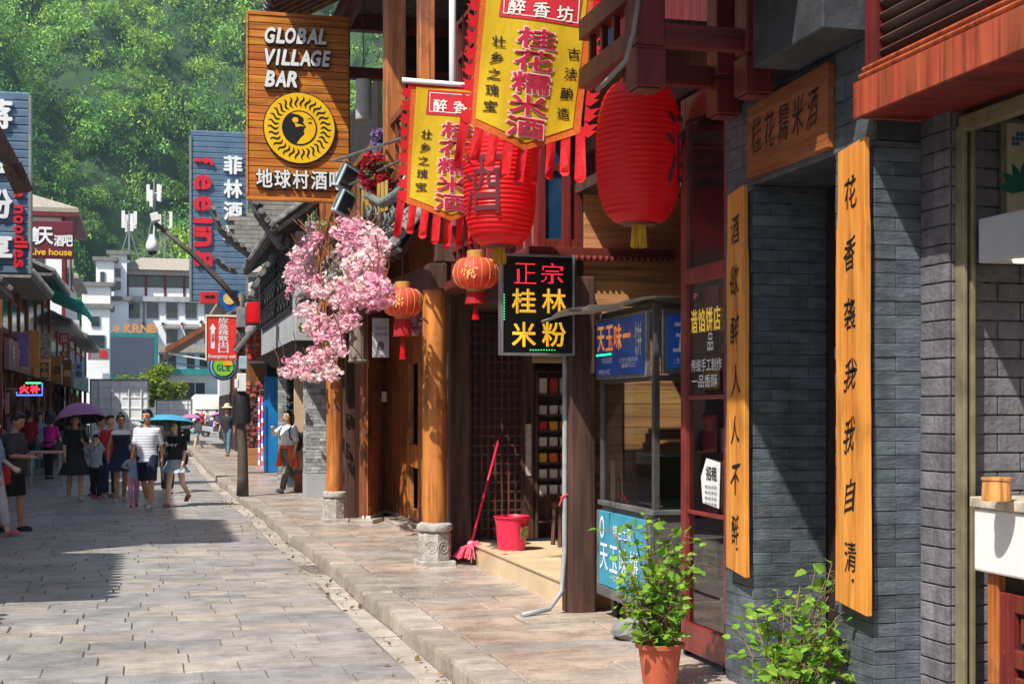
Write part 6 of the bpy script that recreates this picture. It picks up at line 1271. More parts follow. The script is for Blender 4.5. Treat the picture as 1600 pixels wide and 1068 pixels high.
for x0, x1, y0, y1, Y in ((143, 155, 494, 509, 108.9), (137, 163, 524, 543, 108.9), (181, 188, 420, 432, 118.4), (157, 163, 425, 440, 116.9), (181, 188, 440, 452, 118.4)):
    m = MB(); rect(m, x0 - 1, x1 + 1, y0 - 1, y1 + 1, Y, .06); f = m.build("window", grey_wall, t); m = MB(); rect(m, x0, x1, y0, y1, Y - .03, .03); m.build("pane", dark_pane, f)
m = MB(); rect(m, 137, 171, 544, 562, 108, .2); s = m.build("sign_board", grey_metal, t); m = MB()
for i, c in enumerate("广场"): put(m, c, P(145 + i * 16, 553, Y=107.98), UX, UZ, 13 / FPX * 105, 13 / FPX * 105, .04)
m.build("sign_lettering", _M["letter_red"], s)
t = T("video_screen", P(208, 590, Y=106), "large dark video screen in a teal frame with orange characters on top", "screen"); Ys = 106
m = MB(); rect(m, 172, 247, 519, 592, Ys, .8); m.build("frame", mat("teal_frame", C(40, 130, 130), C(30, 104, 108), .5, 2), t, bevel=.05)
m = MB(); rect(m, 172.5, 240, 527, 588, Ys - .03, .03); m.build("screen", mat("screen_off", C(74, 80, 98), C(68, 74, 92), .35, .5), t)
m = MB()
for c, px in (("冰", 182), ("K", 200), ("R", 213), ("N", 226), ("8", 238)): put(m, c, P(px, 513, Y=Ys), UX, UZ, 12 / FPX * 103, 14 / FPX * 103, .03, 0, .01, thick=.2)
m.build("lettering", mat("orange_sign", C(206, 150, 80), C(190, 126, 60), .5), t)
m = MB()
for px in (178, 208, 240): a = P(px, 590, Y=Ys + .5); m.box(a.x - .2, a.x + .2, Ys + .3, Ys + .7, -.05, a.z)
m.build("support_leg", grey_metal, t)
t = T("street_kiosk", (1.6, 108, .4), "low pale shop with a teal canopy at the far end of the street", "shop")
m = MB(); rect(m, 246, 340, 548, 650, 109, 3); m.build("wall", mat("pale_blue_wall", C(196, 208, 216), C(176, 190, 200), .7, 1), t); m = MB(); rect(m, 243, 345, 576, 585, 107.5, 1.4); m.build("canopy", _M["teal_frame"], t); m = MB()
for x in (249, 263, 292, 312): rect(m, x, x + 12, 554, 575, 108.95, .04)
for x in (272, 290, 306): rect(m, x, x + 14, 598, 640, 108.95, .04)
m.build("window", dark_pane, t); m = MB(); put(m, "介", P(276, 594, Y=108.9), UX, UZ, .5, .6, .03, 0, .02); m.build("lettering", white_paint, t); m = MB(); rect(m, 246, 342, 540, 550, 108.5, 3.6); m.build("roof", tan_roof, t)

def mast(px, py0, py1, Y, label, n):
    q0, q1 = P(px, py1, Y=Y), P(px, py0, Y=Y); t = T("antenna_mast", q0, label, "antenna"); m = MB(); m.tube([q0 - Vector((0, 0, 2)), q1], .09, 6)
    for s in (-1, 1): m.tube([q0 + Vector((s * 1.1, 0, -1.5)), q0.lerp(q1, .6)], .05, 5)
    m.build("lattice_pole", grey_metal, t); m = MB()
    for k in range(n): a = k * 2 * math.pi / n + .4; c = q0.lerp(q1, .72 if k % 2 else .8) + Vector((.55 * math.cos(a), .4 * math.sin(a), 0)); m.box(c.x - .14, c.x + .14, c.y - .08, c.y + .08, c.z - .75, c.z + .75); m.bar(c, (q0.x, q0.y, c.z), .05, .05)
    m.build("antenna_panel", white_paint, t)
mast(202, 330, 395, 128, "lattice mast with white antenna panels above the stepped annex", 4); mast(241, 278, 395, 132, "tallest white antenna mast behind the slanted pole arm", 5); mast(258, 330, 395, 134, "thin antenna mast just right of the tallest one", 2)

# ------------------------------------------------------------------ trees at the end of the street
tree_leaf = foliage("street_tree_leaf", C(150, 164, 52), C(104, 130, 40), .4, .4, .5)
def tree(x, y, h, r, label, seed):
    rnd = random.Random(seed); t = T("street_tree", (x, y, .3), label, "tree"); m = MB(); top = Vector((x, y, h * .55)); m.tube([(x, y, 0), (x + .05, y, h * .25), top], [.16, .12, .08], 8); cl = []
    for k in range(9):
        a = k * .7 * 3.6; e = top + Vector((r * .75 * math.cos(a) * rnd.uniform(.4, 1), r * .75 * math.sin(a) * rnd.uniform(.4, 1), rnd.uniform(-.1, .45) * h * .6)); m.tube([top - Vector((0, 0, h * .12)), (top + e) / 2 + Vector((0, 0, .15)), e], [.06, .04, .015], 6); cl.append(e)
    m.build("trunk", brown_wood, t); c = np.array([q[:] for q in cl]); n = 260; d = RNG.normal(size=(len(c), n, 3)); d /= np.linalg.norm(d, axis=2)[..., None]
    pts = (c[:, None, :] + d * RNG.uniform(.3, 1, (len(c), n, 1)) * r * .42 * np.array([1, 1, .75])).reshape(-1, 3); V, F = leaves_at(pts, RNG.uniform(.10, .2, len(pts)), .5, .2, 1.6, d.reshape(-1, 3)); np_mesh("crown", V, F, tree_leaf, t)
q = P(222, 640, Y=96); tree(q.x, 96, 5.3, 2.1, "yellow green tree in front of the dark video screen", 1); q = P(252, 640, Y=93); tree(q.x, 93, 4.6, 1.5, "smaller yellow green tree right of the video screen", 2)

# ------------------------------------------------------------------ vehicles
truck_w = mat("container_white", C(238, 240, 240), C(224, 228, 230), .5, 2, dirt=(C(150, 154, 154), 1.5, .62)); rubber = mat("rubber", C(34, 34, 36), C(24, 24, 26), .8, 10)
def truck(px0, px1, py0, py1, Y, L, label, doors=True):
    a, b = P(px0, py1, Y=Y), P(px1, py0, Y=Y); x0, x1, z0, z1 = a.x, b.x, max(a.z, .75), b.z; t = T("box_truck", ((x0 + x1) / 2, Y, 0), label, "truck")
    m = MB(); m.box(x0, x1, Y + .05, Y + L, z0, z1); m.build("container", truck_w, t, bevel=.02); w = x1 - x0
    for s in (0, 1):
        xa = x0 + .05 + s * (w / 2 - .02); xb = xa + w / 2 - .06; m = MB(); m.box(xa, xb, Y, Y + .049, z0 + .06, z1 - .06)
        for k in range(5): zz = z0 + .2 + k * (z1 - z0 - .3) / 4.5; m.box(xa + .06, xb - .06, Y - .02, Y, zz, zz + .07)
        d = m.build("door", truck_w, t, bevel=.008); m = MB()
        for f in (.3, .75): x = xa + (xb - xa) * f; m.tube([(x, Y - .04, z0 + .03), (x, Y - .04, z1 - .04)], .022, 6); m.box(x - .05, x + .05, Y - .05, Y - .001, z0 + .35, z0 + .42)
        m.build("lock_rod", white_paint, d)
    m = MB(); m.box(x0, x0 + .06, Y - .01, Y + .06, z0, z1); m.box(x1 - .06, x1, Y - .01, Y + .06, z0, z1); m.box(x0 + .06, x1 - .06, Y - .012, Y + .06, z1 - .06, z1); m.build("rear_frame", grey_metal, t)
    m = MB(); m.box(x0 + .05, x1 - .05, Y + .1, Y + .2, .5, .64); m.build("bumper", black_paint, t)
    for x in (x0 + .2, x1 - .2):
        for y in (Y + 1.2, Y + L - .9): m = MB(); m.tube([(x - .13, y, .48), (x + .13, y, .48)], .48, 20); wh = m.build("wheel", rubber, t, bevel=.02); m = MB(); m.tube([(x - .14, y, .48), (x + .14, y, .48)], .24, 14); m.build("rim", steel, wh)
    m = MB(); m.box(x0 + .1, x1 - .1, Y + L + .1, Y + L + 1.8, .6, min(2.4, z1 - .3)); m.build("cab", mat("cab_blue", C(60, 90, 150), C(50, 76, 130), .35), t, bevel=.08); return t, x0, x1
tk, x0, x1 = truck(140, 233, 592, 716, 52, 6, "white container box truck with its closed rear doors toward us, half in shade")
m = MB(); put(m, "4.3 吨", (x1 - .55, 51.97, 2.25), UX, UZ, .5, .11, .01); m.build("door_lettering", mat("grey_ink", C(110, 116, 120), C(100, 104, 110)), tk)
truck(243, 300, 624, 690, 73, 5, "grey trailer box standing beyond the white container truck")
t = T("minibus", (1.2, 108, .45), "cream minibus at the far end of the street", "bus"); a, b = P(301, 655, Y=104), P(354, 612, Y=104); X0, X1 = a.x, b.x; Zb = .36
def loft_box(m, secs): 
    vs = [];
    for y, x0, x1, z0, z1, c in secs: vs += [(x0 + c, y, z0), (x1 - c, y, z0), (x1, y, z0 + c), (x1, y, z1 - c), (x1 - c, y, z1), (x0 + c, y, z1), (x0, y, z1 - c), (x0, y, z0 + c)]
    n = len(secs); m.add(vs, [tuple(range(8)), tuple(range(8 * n - 1, 8 * n - 9, -1))] + [(i * 8 + k, (i + 1) * 8 + k, (i + 1) * 8 + (k + 1) % 8, i * 8 + (k + 1) % 8) for i in range(n - 1) for k in range(8)])
m = MB(); loft_box(m, [(104, X0 + .1, X1 - .1, Zb + .35, Zb + 2.0, .2), (104.3, X0, X1, Zb + .3, Zb + 2.45, .25), (110, X0, X1, Zb + .3, Zb + 2.5, .25)]); m.build("body", mat("cream_body", C(230, 226, 210), C(220, 214, 196), .35, 1, coat=.4), t, smooth='auto')
m = MB(); m.add([(X0 + .2, 103.98, Zb + 1.3), (X1 - .2, 103.98, Zb + 1.3), (X1 - .25, 104.2, Zb + 2.15), (X0 + .25, 104.2, Zb + 2.15)], [(0, 1, 2, 3)]); m.box(X0 - .01, X0 + .02, 104.6, 109.6, Zb + 1.35, Zb + 2.1); m.build("windscreen", dark_pane, t)
for s in (X0 + .35, X1 - .35): m = MB(); m.ball((s, 103.98, Zb + .85), .13, .04, .1); m.build("headlight", white_paint, t)
for s in (X0 + .1, X1 - .1):
    for y in (105.2, 108.8): m = MB(); m.tube([(s - .1, y, Zb + .33), (s + .1, y, Zb + .33)], .33, 16); m.build("wheel", rubber, t)
def scooter(x, y, z, rz, label, colr, grp=None):
    t = T("scooter", (x, y, z), label, "scooter", grp); M = Matrix.Rotation(rz, 3, 'Z'); W = lambda p: Vector((x, y, z)) + M @ Vector(p)
    for yy in (-.6, .6):
        m = MB(); m.tube([W((-.05, yy, .25)), W((.05, yy, .25))], .25, 18); wh = m.build("wheel", rubber, t, bevel=.02)
        m = MB(); m.tube([W((-.055, yy, .25)), W((.055, yy, .25))], .13, 12); m.build("rim", steel, wh)
    c = mat("scooter_" + colr[0], colr[1], tuple(v * .8 for v in colr[1][:3]) + (1,), .3, 2, coat=.5); m = MB()
    m.obox(W((0, .45, .55)), M @ Vector((.14, 0, 0)), M @ Vector((0, .4, .06)), M @ Vector((0, 0, .16))); m.obox(W((0, -.05, .33)), M @ Vector((.15, 0, 0)), M @ Vector((0, .3, 0)), M @ Vector((0, 0, .05))); m.obox(W((0, -.42, .62)), M @ Vector((.18, 0, 0)), M @ Vector((0, .05, 0)), M @ Vector((0, -.08, .36))); m.build("body", c, t, bevel=.04)
    m = MB(); m.obox(W((0, .42, .76)), M @ Vector((.13, 0, 0)), M @ Vector((0, .38, .02)), M @ Vector((0, 0, .05))); m.build("saddle", black_paint, t, bevel=.03)
    m = MB(); m.tube([W((0, -.6, .28)), W((0, -.46, .98))], .03, 8); m.tube([W((-.32, -.4, 1.03)), W((0, -.46, 1.0)), W((.32, -.4, 1.03))], .02, 8); m.build("handlebar", steel, t); m = MB(); m.ball(W((0, -.55, .92)), .1, .07, .09); m.build("headlight", white_paint, t); return t
for k, (px, Y, cc) in enumerate(((318, 97, ("black", C(40, 40, 46))), (326, 95, ("red", C(170, 40, 44))), (334, 98, ("white", C(214, 214, 214))), (343, 94, ("blue", C(50, 80, 150))))):
    q = P(px, 640, Y=Y); scooter(q.x, Y, .2, R(20 + k * 35), ("black scooter first from the left among those far up the street", "red scooter among those far up the street", "white scooter among those far up the street", "blue scooter last in line far up the street")[k], cc, "scooters far up the street")
# ------------------------------------------------------------------ people: one continuous body each, clothes and hair over it
TMP = bpy.data.scenes.new("tmp_build")
def remesh(mb, voxel, iters=3, smooth=True):
    me = bpy.data.meshes.new("b"); me.from_pydata([tuple(v) for v in mb.v], [], mb.f); o = bpy.data.objects.new("b", me); TMP.collection.objects.link(o)
    r = o.modifiers.new("r", 'REMESH'); r.mode = 'VOXEL'; r.voxel_size = voxel; s = o.modifiers.new("s", 'SMOOTH'); s.iterations = iters; s.factor = .5
    vl = TMP.view_layers[0]; vl.update(); dg = vl.depsgraph; out = bpy.data.meshes.new_from_object(o.evaluated_get(dg), depsgraph=dg)
    out.polygons.foreach_set("use_smooth", [True] * len(out.polygons)); out.materials.clear(); bpy.data.objects.remove(o); bpy.data.meshes.remove(me); return out
def capsule(m, p, q, r0, r1, n=12, flat=False):
    p, q = Vector(p), Vector(q); d = (q - p); L = d.length or 1e-4; d = d / L; pts, rr = [], []
    if not flat:
        for a in (80, 55, 28): pts.append(p - d * r0 * math.sin(R(a))); rr.append(r0 * math.cos(R(a)))
    for f in (0, .25, .5, .75, 1): pts.append(p.lerp(q, f)); rr.append(r0 + (r1 - r0) * f)
    if not flat:
        for a in (28, 55, 80): pts.append(q + d * r1 * math.sin(R(a))); rr.append(r1 * math.cos(R(a)))
    m.tube(pts, rr, n)
def loft(m, secs, n=20, lean=0, caps=True, off=0, fold=0, nf=9):
    """stack of ellipses (z, rx, ry, y); leaned forward by lean per metre above the hips"""
    vs = []
    for z, rx, ry, y in secs:
        w = lambda k: 1 + fold * max(0, (secs[0][0] + .0 - z)) * math.sin(nf * 2 * math.pi * k / n)
        vs += [((rx + off) * w(k) * math.cos(2 * math.pi * k / n), (ry + off) * w(k) * math.sin(2 * math.pi * k / n) + y - lean * max(0, z - .95), z) for k in range(n)]
    fs = [(i * n + k, i * n + (k + 1) % n, (i + 1) * n + (k + 1) % n, (i + 1) * n + k) for i in range(len(secs) - 1) for k in range(n)]
    if caps: fs += [tuple(range(n))[::-1], tuple((len(secs) - 1) * n + k for k in range(n))]
    if secs[0][0] > secs[-1][0]: fs = [f[::-1] for f in fs]
    m.add(vs, fs)
def ik(a, b, l1, l2, pole):
    a, b, pole = Vector(a), Vector(b), Vector(pole); d = b - a; L = min(d.length, (l1 + l2) * .985); u = d.normalized(); b = a + u * L
    x = (l1 * l1 - l2 * l2 + L * L) / (2 * L); h = math.sqrt(max(0, l1 * l1 - x * x)); n = pole - u * pole.dot(u); n.normalize(); return a + u * x + n * h, b
skins = {k: mat("skin_" + k, C(*c), tuple(v * .88 for v in C(*c)[:3]) + (1,), .5, 8, spec=.4) for k, c in (("fair", (236, 196, 168)), ("mid", (220, 172, 140)), ("tan", (200, 148, 114)))}
hair_m = mat("black_hair", C(34, 28, 28), C(20, 17, 18), .4, 30, (6, 6, 1)); brownhair_m = mat("brown_hair", C(78, 54, 42), C(50, 34, 28), .4, 30, (6, 6, 1))
_cl = {}
def cloth(rgb, nm=None):
    k = nm or "cloth_%d_%d_%d" % rgb
    if k not in _M: mat(k, C(*rgb), tuple(v * .74 for v in C(*rgb)[:3]) + (1,), .85, 9, (1, 1, .6), bump=.9, bscale=11)
    return _M[k]
def person(loc, h, heading, label, sex='m', skin='mid', top=None, sleeve=.55, hem=.90, bottom=None, shoe=(210, 205, 200), legs=((-18, 8), (20, 30)), hands=None, hair='short', lean=0., look=0., nod=0., child=False, group=None, sit=False, topmat=None, detail=True, voxel=None):
    """heading: degrees the body is turned from facing the camera; legs: (swing, knee bend) of left and right; hands: target of left, right hand"""
    s = h / 1.75; root = T("person", loc, label, "person", group); rot = Matrix.Rotation(R(heading), 3, 'Z'); wid = 1.0 if sex == 'm' else .9
    hs = 1.24 if child else 1.07
    # joints in a body frame that faces -Y; +x is the person's left
    hipx = .095; J = {}
    hz = .93
    for i, sd_ in enumerate((1, -1)):
        th, bend = legs[i]; hip = Vector((sd_ * hipx, 0, hz)); td = Vector((0, -math.sin(R(th)), -math.cos(R(th)))); kn = hip + td * .44; sh = Vector((0, -math.sin(R(th - bend)), -math.cos(R(th - bend)))); an = kn + sh * .41; J[i] = (hip, kn, an, th - bend)
    low = min(J[i][2].z - .075 * math.cos(R(J[i][3])) - .10 * max(0, math.sin(R(-J[i][3]))) for i in (0, 1)) if not sit else 0
    B = MB(); tor = [(.84, .10 * wid + .02, .085, .01), (.90, .15, .105, .008), (.97, .162 if sex == 'm' else .168, .112, .01), (1.08, .14 * wid, .098, 0), (1.2, .148 * wid, .105, -.004), (1.32, .168 * wid, .108, 0), (1.41, .155 * wid, .085, .008), (1.455, .09, .065, .012)]
    loft(B, tor, 24, lean)
    hp = Vector((0, .005 - lean * .55, 1.475)); look_r = Matrix.Rotation(R(look), 3, 'Z') @ Matrix.Rotation(R(nod), 3, 'X'); capsule(B, hp - Vector((0, 0, .06)), hp + Vector((0, -.012, .06)), .056 * wid, .052 * wid)
    hc = hp + Vector((0, -.015, .06)); H = lambda x, y, z: hc + look_r @ (Vector((x, y, z)) * hs)
    B.ball(H(0, .005, .115), .077 * hs, .094 * hs, .105 * hs, 18); B.ball(H(0, -.022, .055), .058 * hs, .068 * hs, .07 * hs, 14); B.ball(H(0, -.05, .018), .03 * hs, .03 * hs, .026 * hs, 10)
    capsule(B, H(0, -.086, .10), H(0, -.104, .066), .011 * hs, .016 * hs, 8)
    for sd_ in (1, -1): B.ball(H(sd_ * .079, .012, .085), .013 * hs, .022 * hs, .032 * hs, 8)
    if sex == 'f':
        for sd_ in (1, -1): B.ball((sd_ * .07, -.075 - lean * .3, 1.27), .06, .055, .06, 10)
    S = []
    for i, sd_ in enumerate((1, -1)):
        hip, kn, an, sa = J[i]; f = 1.0 if sex == 'm' else 1.04; capsule(B, hip - Vector((0, 0, .02)), kn, .084 * f, .056); capsule(B, kn, kn.lerp(an, .35), .054, .055); capsule(B, kn.lerp(an, .35), an, .055, .037)
        fr = Matrix.Rotation(R(-max(-35, min(25, sa)) * .8), 3, 'X'); ft = an + fr @ Vector((0, -.055, -.042)); B.ball(ft, .043, .12, .036, 12, M=fr); J[i] = (hip, kn, an, fr, ft)
        shd = Vector((sd_ * (.178 * wid), .008 - lean * .45, 1.40)); dflt = Vector((sd_ * (.235), -.03 - lean * .3 + (-.16 if (i == 0) == (legs[0][0] < legs[1][0]) else .12) * (legs[0][0] != legs[1][0]), .86)); hd_ = Vector(hands[i]) if hands and hands[i] else dflt
        el, wr = ik(shd, hd_, .285, .25, (sd_ * .5, .9, -.35)); capsule(B, shd - Vector((sd_ * .02, 0, 0)), el, .05 * wid, .037); capsule(B, el, wr, .038, .026); fd = (wr - el).normalized(); side = fd.cross(Vector((0, 1, .2))).normalized(); up_ = side.cross(fd)
        pm = wr + fd * .045; B.obox(pm, fd * .05, up_ * .036, side * .013); grip = .9 if hands and hands[i] else .35
        for k in range(4):
            o_ = pm + fd * .045 + up_ * (-.027 + .018 * k); L_ = (.075, .085, .08, .062)[k]; c1 = (fd * math.cos(grip * .6) + side * -sd_ * math.sin(grip * .6)); c2 = (fd * math.cos(grip * 1.6) + side * -sd_ * math.sin(grip * 1.6)); B.tube([o_ - fd * .02, o_ + c1 * L_ * .5, o_ + c1 * L_ * .5 + c2 * L_ * .5], [.0095, .009, .007], 6)
        th_ = pm - up_ * .034; B.tube([th_ - fd * .03 + up_ * .015, th_ + fd * .012 - up_ * .012, th_ + fd * .045 - up_ * .012], [.012, .0105, .008], 6); S.append((shd, el, wr, pm))
    def place(me, name, mm, parent=root, smooth=True):
        co = np.empty(len(me.vertices) * 3, np.float32); me.vertices.foreach_get("co", co); co = co.reshape(-1, 3) - np.array([0, 0, low], np.float32); co = (co * s) @ np.array(rot.transposed(), np.float32); me.vertices.foreach_set("co", co.ravel()); me.update(); me.name = name
        o = link_mesh(me, name, mm, parent); return o
    vx = voxel or .0105
    place(remesh(B, vx, 2), "body", skins[skin])
    def from_mb(m, name, mm, smooth=True):
        me = bpy.data.meshes.new(name); me.from_pydata([tuple(v) for v in m.v], [], m.f)
        if smooth: me.polygons.foreach_set("use_smooth", [True] * len(m.f))
        return place(me, name, mm)
    # hair
    m = MB(); m.ball(H(0, .022, .133), .086 * hs, .096 * hs, .098 * hs, 18); m.ball(H(0, -.03, .185), .066 * hs, .062 * hs, .04 * hs, 12)
    for sd_ in (1, -1): m.ball(H(sd_ * .07, .028, .118), .020 * hs, .05 * hs, .052 * hs, 10)
    m.ball(H(0, .066, .088), .07 * hs, .045 * hs, .075 * hs, 12)
    if hair in ('long', 'pony', 'bob'):
        for sd_ in (1, -1): m.ball(H(sd_ * .066, .03, .08), .03 * hs, .05 * hs, .085 * hs, 10)
        m.ball(H(0, .065, .06), .075 * hs, .045 * hs, .10 * hs, 12)
    if hair == 'long': m.ball(H(0, .085, -.08), .085 * hs, .04 * hs, .2 * hs, 12)
    if hair == 'pony': m.ball(H(0, .14, .06), .032, .045, .13, 10)
    if hair == 'bun': m.ball(H(0, .06, .22), .045, .045, .045, 10)
    place(remesh(m, .012, 1), "hair", brownhair_m if hair == 'bob' else hair_m)
    if detail:
        m = MB()
        for sd_ in (1, -1): m.ball(H(sd_ * .032, -.083, .104), .012 * hs, .008 * hs, .006 * hs, 8)
        from_mb(m, "eyes", hair_m); m = MB()
        for sd_ in (1, -1): m.bar(H(sd_ * .014, -.087, .128), H(sd_ * .05, -.078, .126), .008, .007)
        from_mb(m, "eyebrows", hair_m, False); m = MB(); m.ball(H(0, -.081, .036), .021 * hs, .008 * hs, .0065 * hs, 8); from_mb(m, "mouth", mat("lips", C(176, 92, 86), C(160, 80, 76), .5))
    # shirt
    if top:
        m = MB(); sec = [x for x in tor if x[0] > hem + .02 and x[0] < 1.43]; f = lambda z: np.interp(z, [x[0] for x in tor], range(len(tor))); q = lambda z: tuple(float(np.interp(z, [x[0] for x in tor], [x[j] for x in tor])) for j in range(4))
        flare = .022; S0 = q(max(hem, .9)); loft(m, [(hem, max(S0[1], .155 * wid) + .006, S0[2] + .008, S0[3])] + sec + [(1.435, .115, .072, .012), (1.452, .082, .064, .012)], 24, lean, off=flare)
        if sex == 'f':
            for sd_ in (1, -1): m.ball((sd_ * .07, -.08 - lean * .3, 1.27), .072, .066, .07, 10)
        for (shd, el, wr, pm) in S:
            if sleeve > 0:
                e = shd.lerp(el, min(1, sleeve / .52)) if sleeve <= .52 else el
                capsule(m, shd - Vector((shd.x * .12, 0, .0)), shd, .066 * wid, .066 * wid); m.tube([shd.lerp(el, -.05), shd.lerp(e, .5), e], [.066 * wid, .062, .060], 12)
                if sleeve > .55: capsule(m, el, el.lerp(wr, min(1, (sleeve - .52) / .46)), .054, .044)
        place(remesh(m, .0125, 2), "shirt", topmat or cloth(top))
    # lower clothing: (kind, colour, length fraction)
    if bottom:
        kd, colr, ln = bottom[:3]; bm_ = bottom[3] if len(bottom) > 3 else cloth(colr)
        if kd in ('trousers', 'shorts'):
            m = MB(); loft(m, [(.80, .12, .09, .01), (.88, .158, .112, .01), (.97, .164, .116, .01), (1.04, .152, .108, .006)], 22, 0, off=.014)
            for i in (0, 1):
                hip, kn, an, fr, ft = J[i]
                if kd == 'shorts': m.tube([hip + Vector((0, 0, .02)), hip.lerp(kn, .5), hip.lerp(kn, ln)], [.105, .098, .098], 14)
                else:
                    e = kn.lerp(an, ln); m.tube([hip + Vector((0, 0, .02)), hip.lerp(kn, .5), kn], [.102, .088, .076], 14); capsule(m, kn, e, .074, .066, flat=True); m.ball(kn, .076)
            place(remesh(m, .0125, 3), kd, bm_)
        else:                                                # skirt or dress skirt
            z1 = .98 - .62 * ln; m = MB(); sp = max(abs(J[i][1].y) for i in (0, 1)); fl = .06 + .10 * ln; secs = [(1.06, .138 * wid, .10, 0), (.98, .168, .122, .006), (.88, .178, .132, 0)]
            for f in (.35, .7, 1): z = .88 + (z1 - .88) * f; secs.append((z, .178 + fl * f, .132 + (fl * .6 + sp * .55) * f, 0))
            loft(m, secs, 60, 0, False, .01, .16, 10); m2 = MB(); loft(m2, secs, 60, 0, False, .004, .16, 10); n_ = len(m.v); m.add(m2.v, [f[::-1] for f in m2.f]); from_mb(m, "skirt", bm_)
    # shoes
    if shoe:
        for i in (0, 1):
            hip, kn, an, fr, ft = J[i]; m = MB(); m.ball(ft + fr @ Vector((0, -.002, -.003)), .05, .132, .043, 14, M=fr); m.obox(ft + fr @ Vector((0, -.004, -.033)), fr @ Vector((.044, 0, 0)), fr @ Vector((0, .122, 0)), fr @ Vector((0, 0, .009))); place(remesh(m, .011, 1), "shoe", cloth(shoe))
    ww = lambda v: Vector(loc) + (rot @ ((Vector(v) - Vector((0, 0, low))) * s))
    return root, ww, S, J
def umbrella(hand, tip, Rr, label, outer, inner, dome=.32):
    """open umbrella: hand and tip are world points"""
    hand, tip = Vector(hand), Vector(tip); ax = (tip - hand).normalized(); a = ax.orthogonal().normalized(); b = ax.cross(a); t = T("umbrella", hand, label, "umbrella"); n = 8; m = MB(); rows = 6; vs, fs = [], []
    top = tip - ax * .04
    for r in range(rows + 1):
        f = r / rows
        for k in range(n * 4):
            an = 2 * math.pi * k / (n * 4); sc = 1 - .07 * f * math.sin(an * n / 2) ** 2; vs.append(top + (a * math.cos(an) + b * math.sin(an)) * Rr * math.sin(f * 1.15) / math.sin(1.15) * sc - ax * Rr * dome * 2.1 * (1 - math.cos(f * 1.15)))
    N = n * 4; fs = [(r * N + k, r * N + (k + 1) % N, (r + 1) * N + (k + 1) % N, (r + 1) * N + k) for r in range(rows) for k in range(N)]
    if True: fs = [f[::-1] for f in fs]
    m.add(vs, fs); m.build("canopy", outer, t, smooth=True); m = MB(); m.add([v - ax * .006 for v in vs], [f[::-1] for f in fs]); m.build("lining", inner, t, smooth=True)
    m = MB(); m.tube([hand - ax * .1, tip], .006, 6); m.build("shaft", steel, t); m = MB(); m.tube([hand - ax * .14, hand + ax * .03], .014, 8); m.build("handle", black_paint, t)
    m = MB()
    for k in range(n): an = 2 * math.pi * k / n; e = vs[rows * N + k * 4]; mid = vs[3 * N + k * 4] - ax * .012; m.tube([top - ax * .02, mid, e - ax * .01], .004, 4); m.tube([hand.lerp(tip, .62), mid], .003, 4)
    m.build("ribs", steel, t); return t
G0 = lambda px, py: P(px, py, Z=0)
def at(px, py, up=0): return tuple(P(px, py, Z=up))

# man with a phone at the left edge, in shade
r_, W_, S_, J_ = person(at(21, 830), 1.66, 62, "man in a dark grey T-shirt and black striped shorts looking down at his hands", skin='tan', top=(66, 66, 70), sleeve=.5, hem=.84, bottom=('shorts', (30, 30, 36), .92), shoe=(50, 48, 54), legs=((6, 4), (-8, 6)), hands=((.10, -.30, 1.10), (-.06, -.30, 1.10)), nod=24, lean=.04)
m = MB(); c = W_((.05, -.38, 1.13)); m.obox(c, (.04, 0, 0), (0, .04, .02), (0, -.003, .006)); tag(m.build("phone", black_paint, org=c), "phone held by the man in the dark grey T-shirt", "phone")
m = MB()
for sd_ in (1, -1):
    for i in (0, 1):
        pass
hip, kn = J_[0][0], J_[0][1]; m.bar(W_(hip.lerp(kn, .05) + Vector((.112, 0, 0))), W_(hip.lerp(kn, .9) + Vector((.102, 0, 0))), .012, .03, (0, 1, 0)); m.build("side_stripe", white_paint, r_)
person(at(-12, 838), 1.62, 70, "person in a pale blue shirt and white trousers cut off by the left edge", sex='f', skin='fair', top=(150, 180, 214), hem=.86, bottom=('trousers', (220, 218, 216), .8), shoe=(196, 120, 110), legs=((14, 4), (-12, 10)), hair='long', hands=((.16, -.25, 1.0), None))
q = P(4, 740, d=19.4); m = MB(); m.lathe(q - Vector((0, 0, .15)), [(.07, 0), (.1, .02), (.11, .2), (.09, .26)], 14); tag(m.build("red_bag", cloth((206, 40, 44)), org=q, smooth='auto'), "small red bag at the left edge", "bag")
person(at(44, 742), 1.66, 175, "man in a red T-shirt and dark shorts seen from behind at the stall", skin='tan', top=(190, 32, 40), hem=.86, bottom=('shorts', (46, 46, 54), .9), shoe=(90, 80, 74), legs=((4, 3), (-6, 4)), detail=False, lean=.05)
person(at(76, 748), 1.56, 150, "woman in a bright magenta top bending over the stall table", sex='f', skin='fair', top=(226, 36, 150), hem=.88, sleeve=.5, bottom=('trousers', (36, 34, 42), .95), shoe=(60, 56, 60), legs=((6, 4), (-4, 3)), lean=.22, hair='pony', hands=((.18, -.42, 1.05), (-.14, -.42, 1.02)), detail=False)
person(at(62, 738), 1.6, 20, "stall keeper in a pale blue top behind the stall table", sex='f', skin='fair', top=(150, 186, 206), hem=.88, bottom=('trousers', (60, 130, 150), .9), legs=((3, 2), (-3, 2)), hair='bob', hands=((.14, -.36, 1.0), (-.14, -.36, 1.0)))
q = P(77, 707, d=31.5); t = T("stall_table", (q.x, q.y, 0), "low stall table with a pink cloth beside the woman in magenta", "table"); m = MB(); m.box(q.x - .42, q.x + .30, q.y - .3, q.y + .3, .74, .79); m.build("table_top", cloth((226, 170, 160)), t, bevel=.02)
for a in (-.36, .24):
    for b in (-.25, .25): m = MB(); m.box(q.x + a - .02, q.x + a + .02, q.y + b - .02, q.y + b + .02, 0, .739); m.build("leg", steel, t)
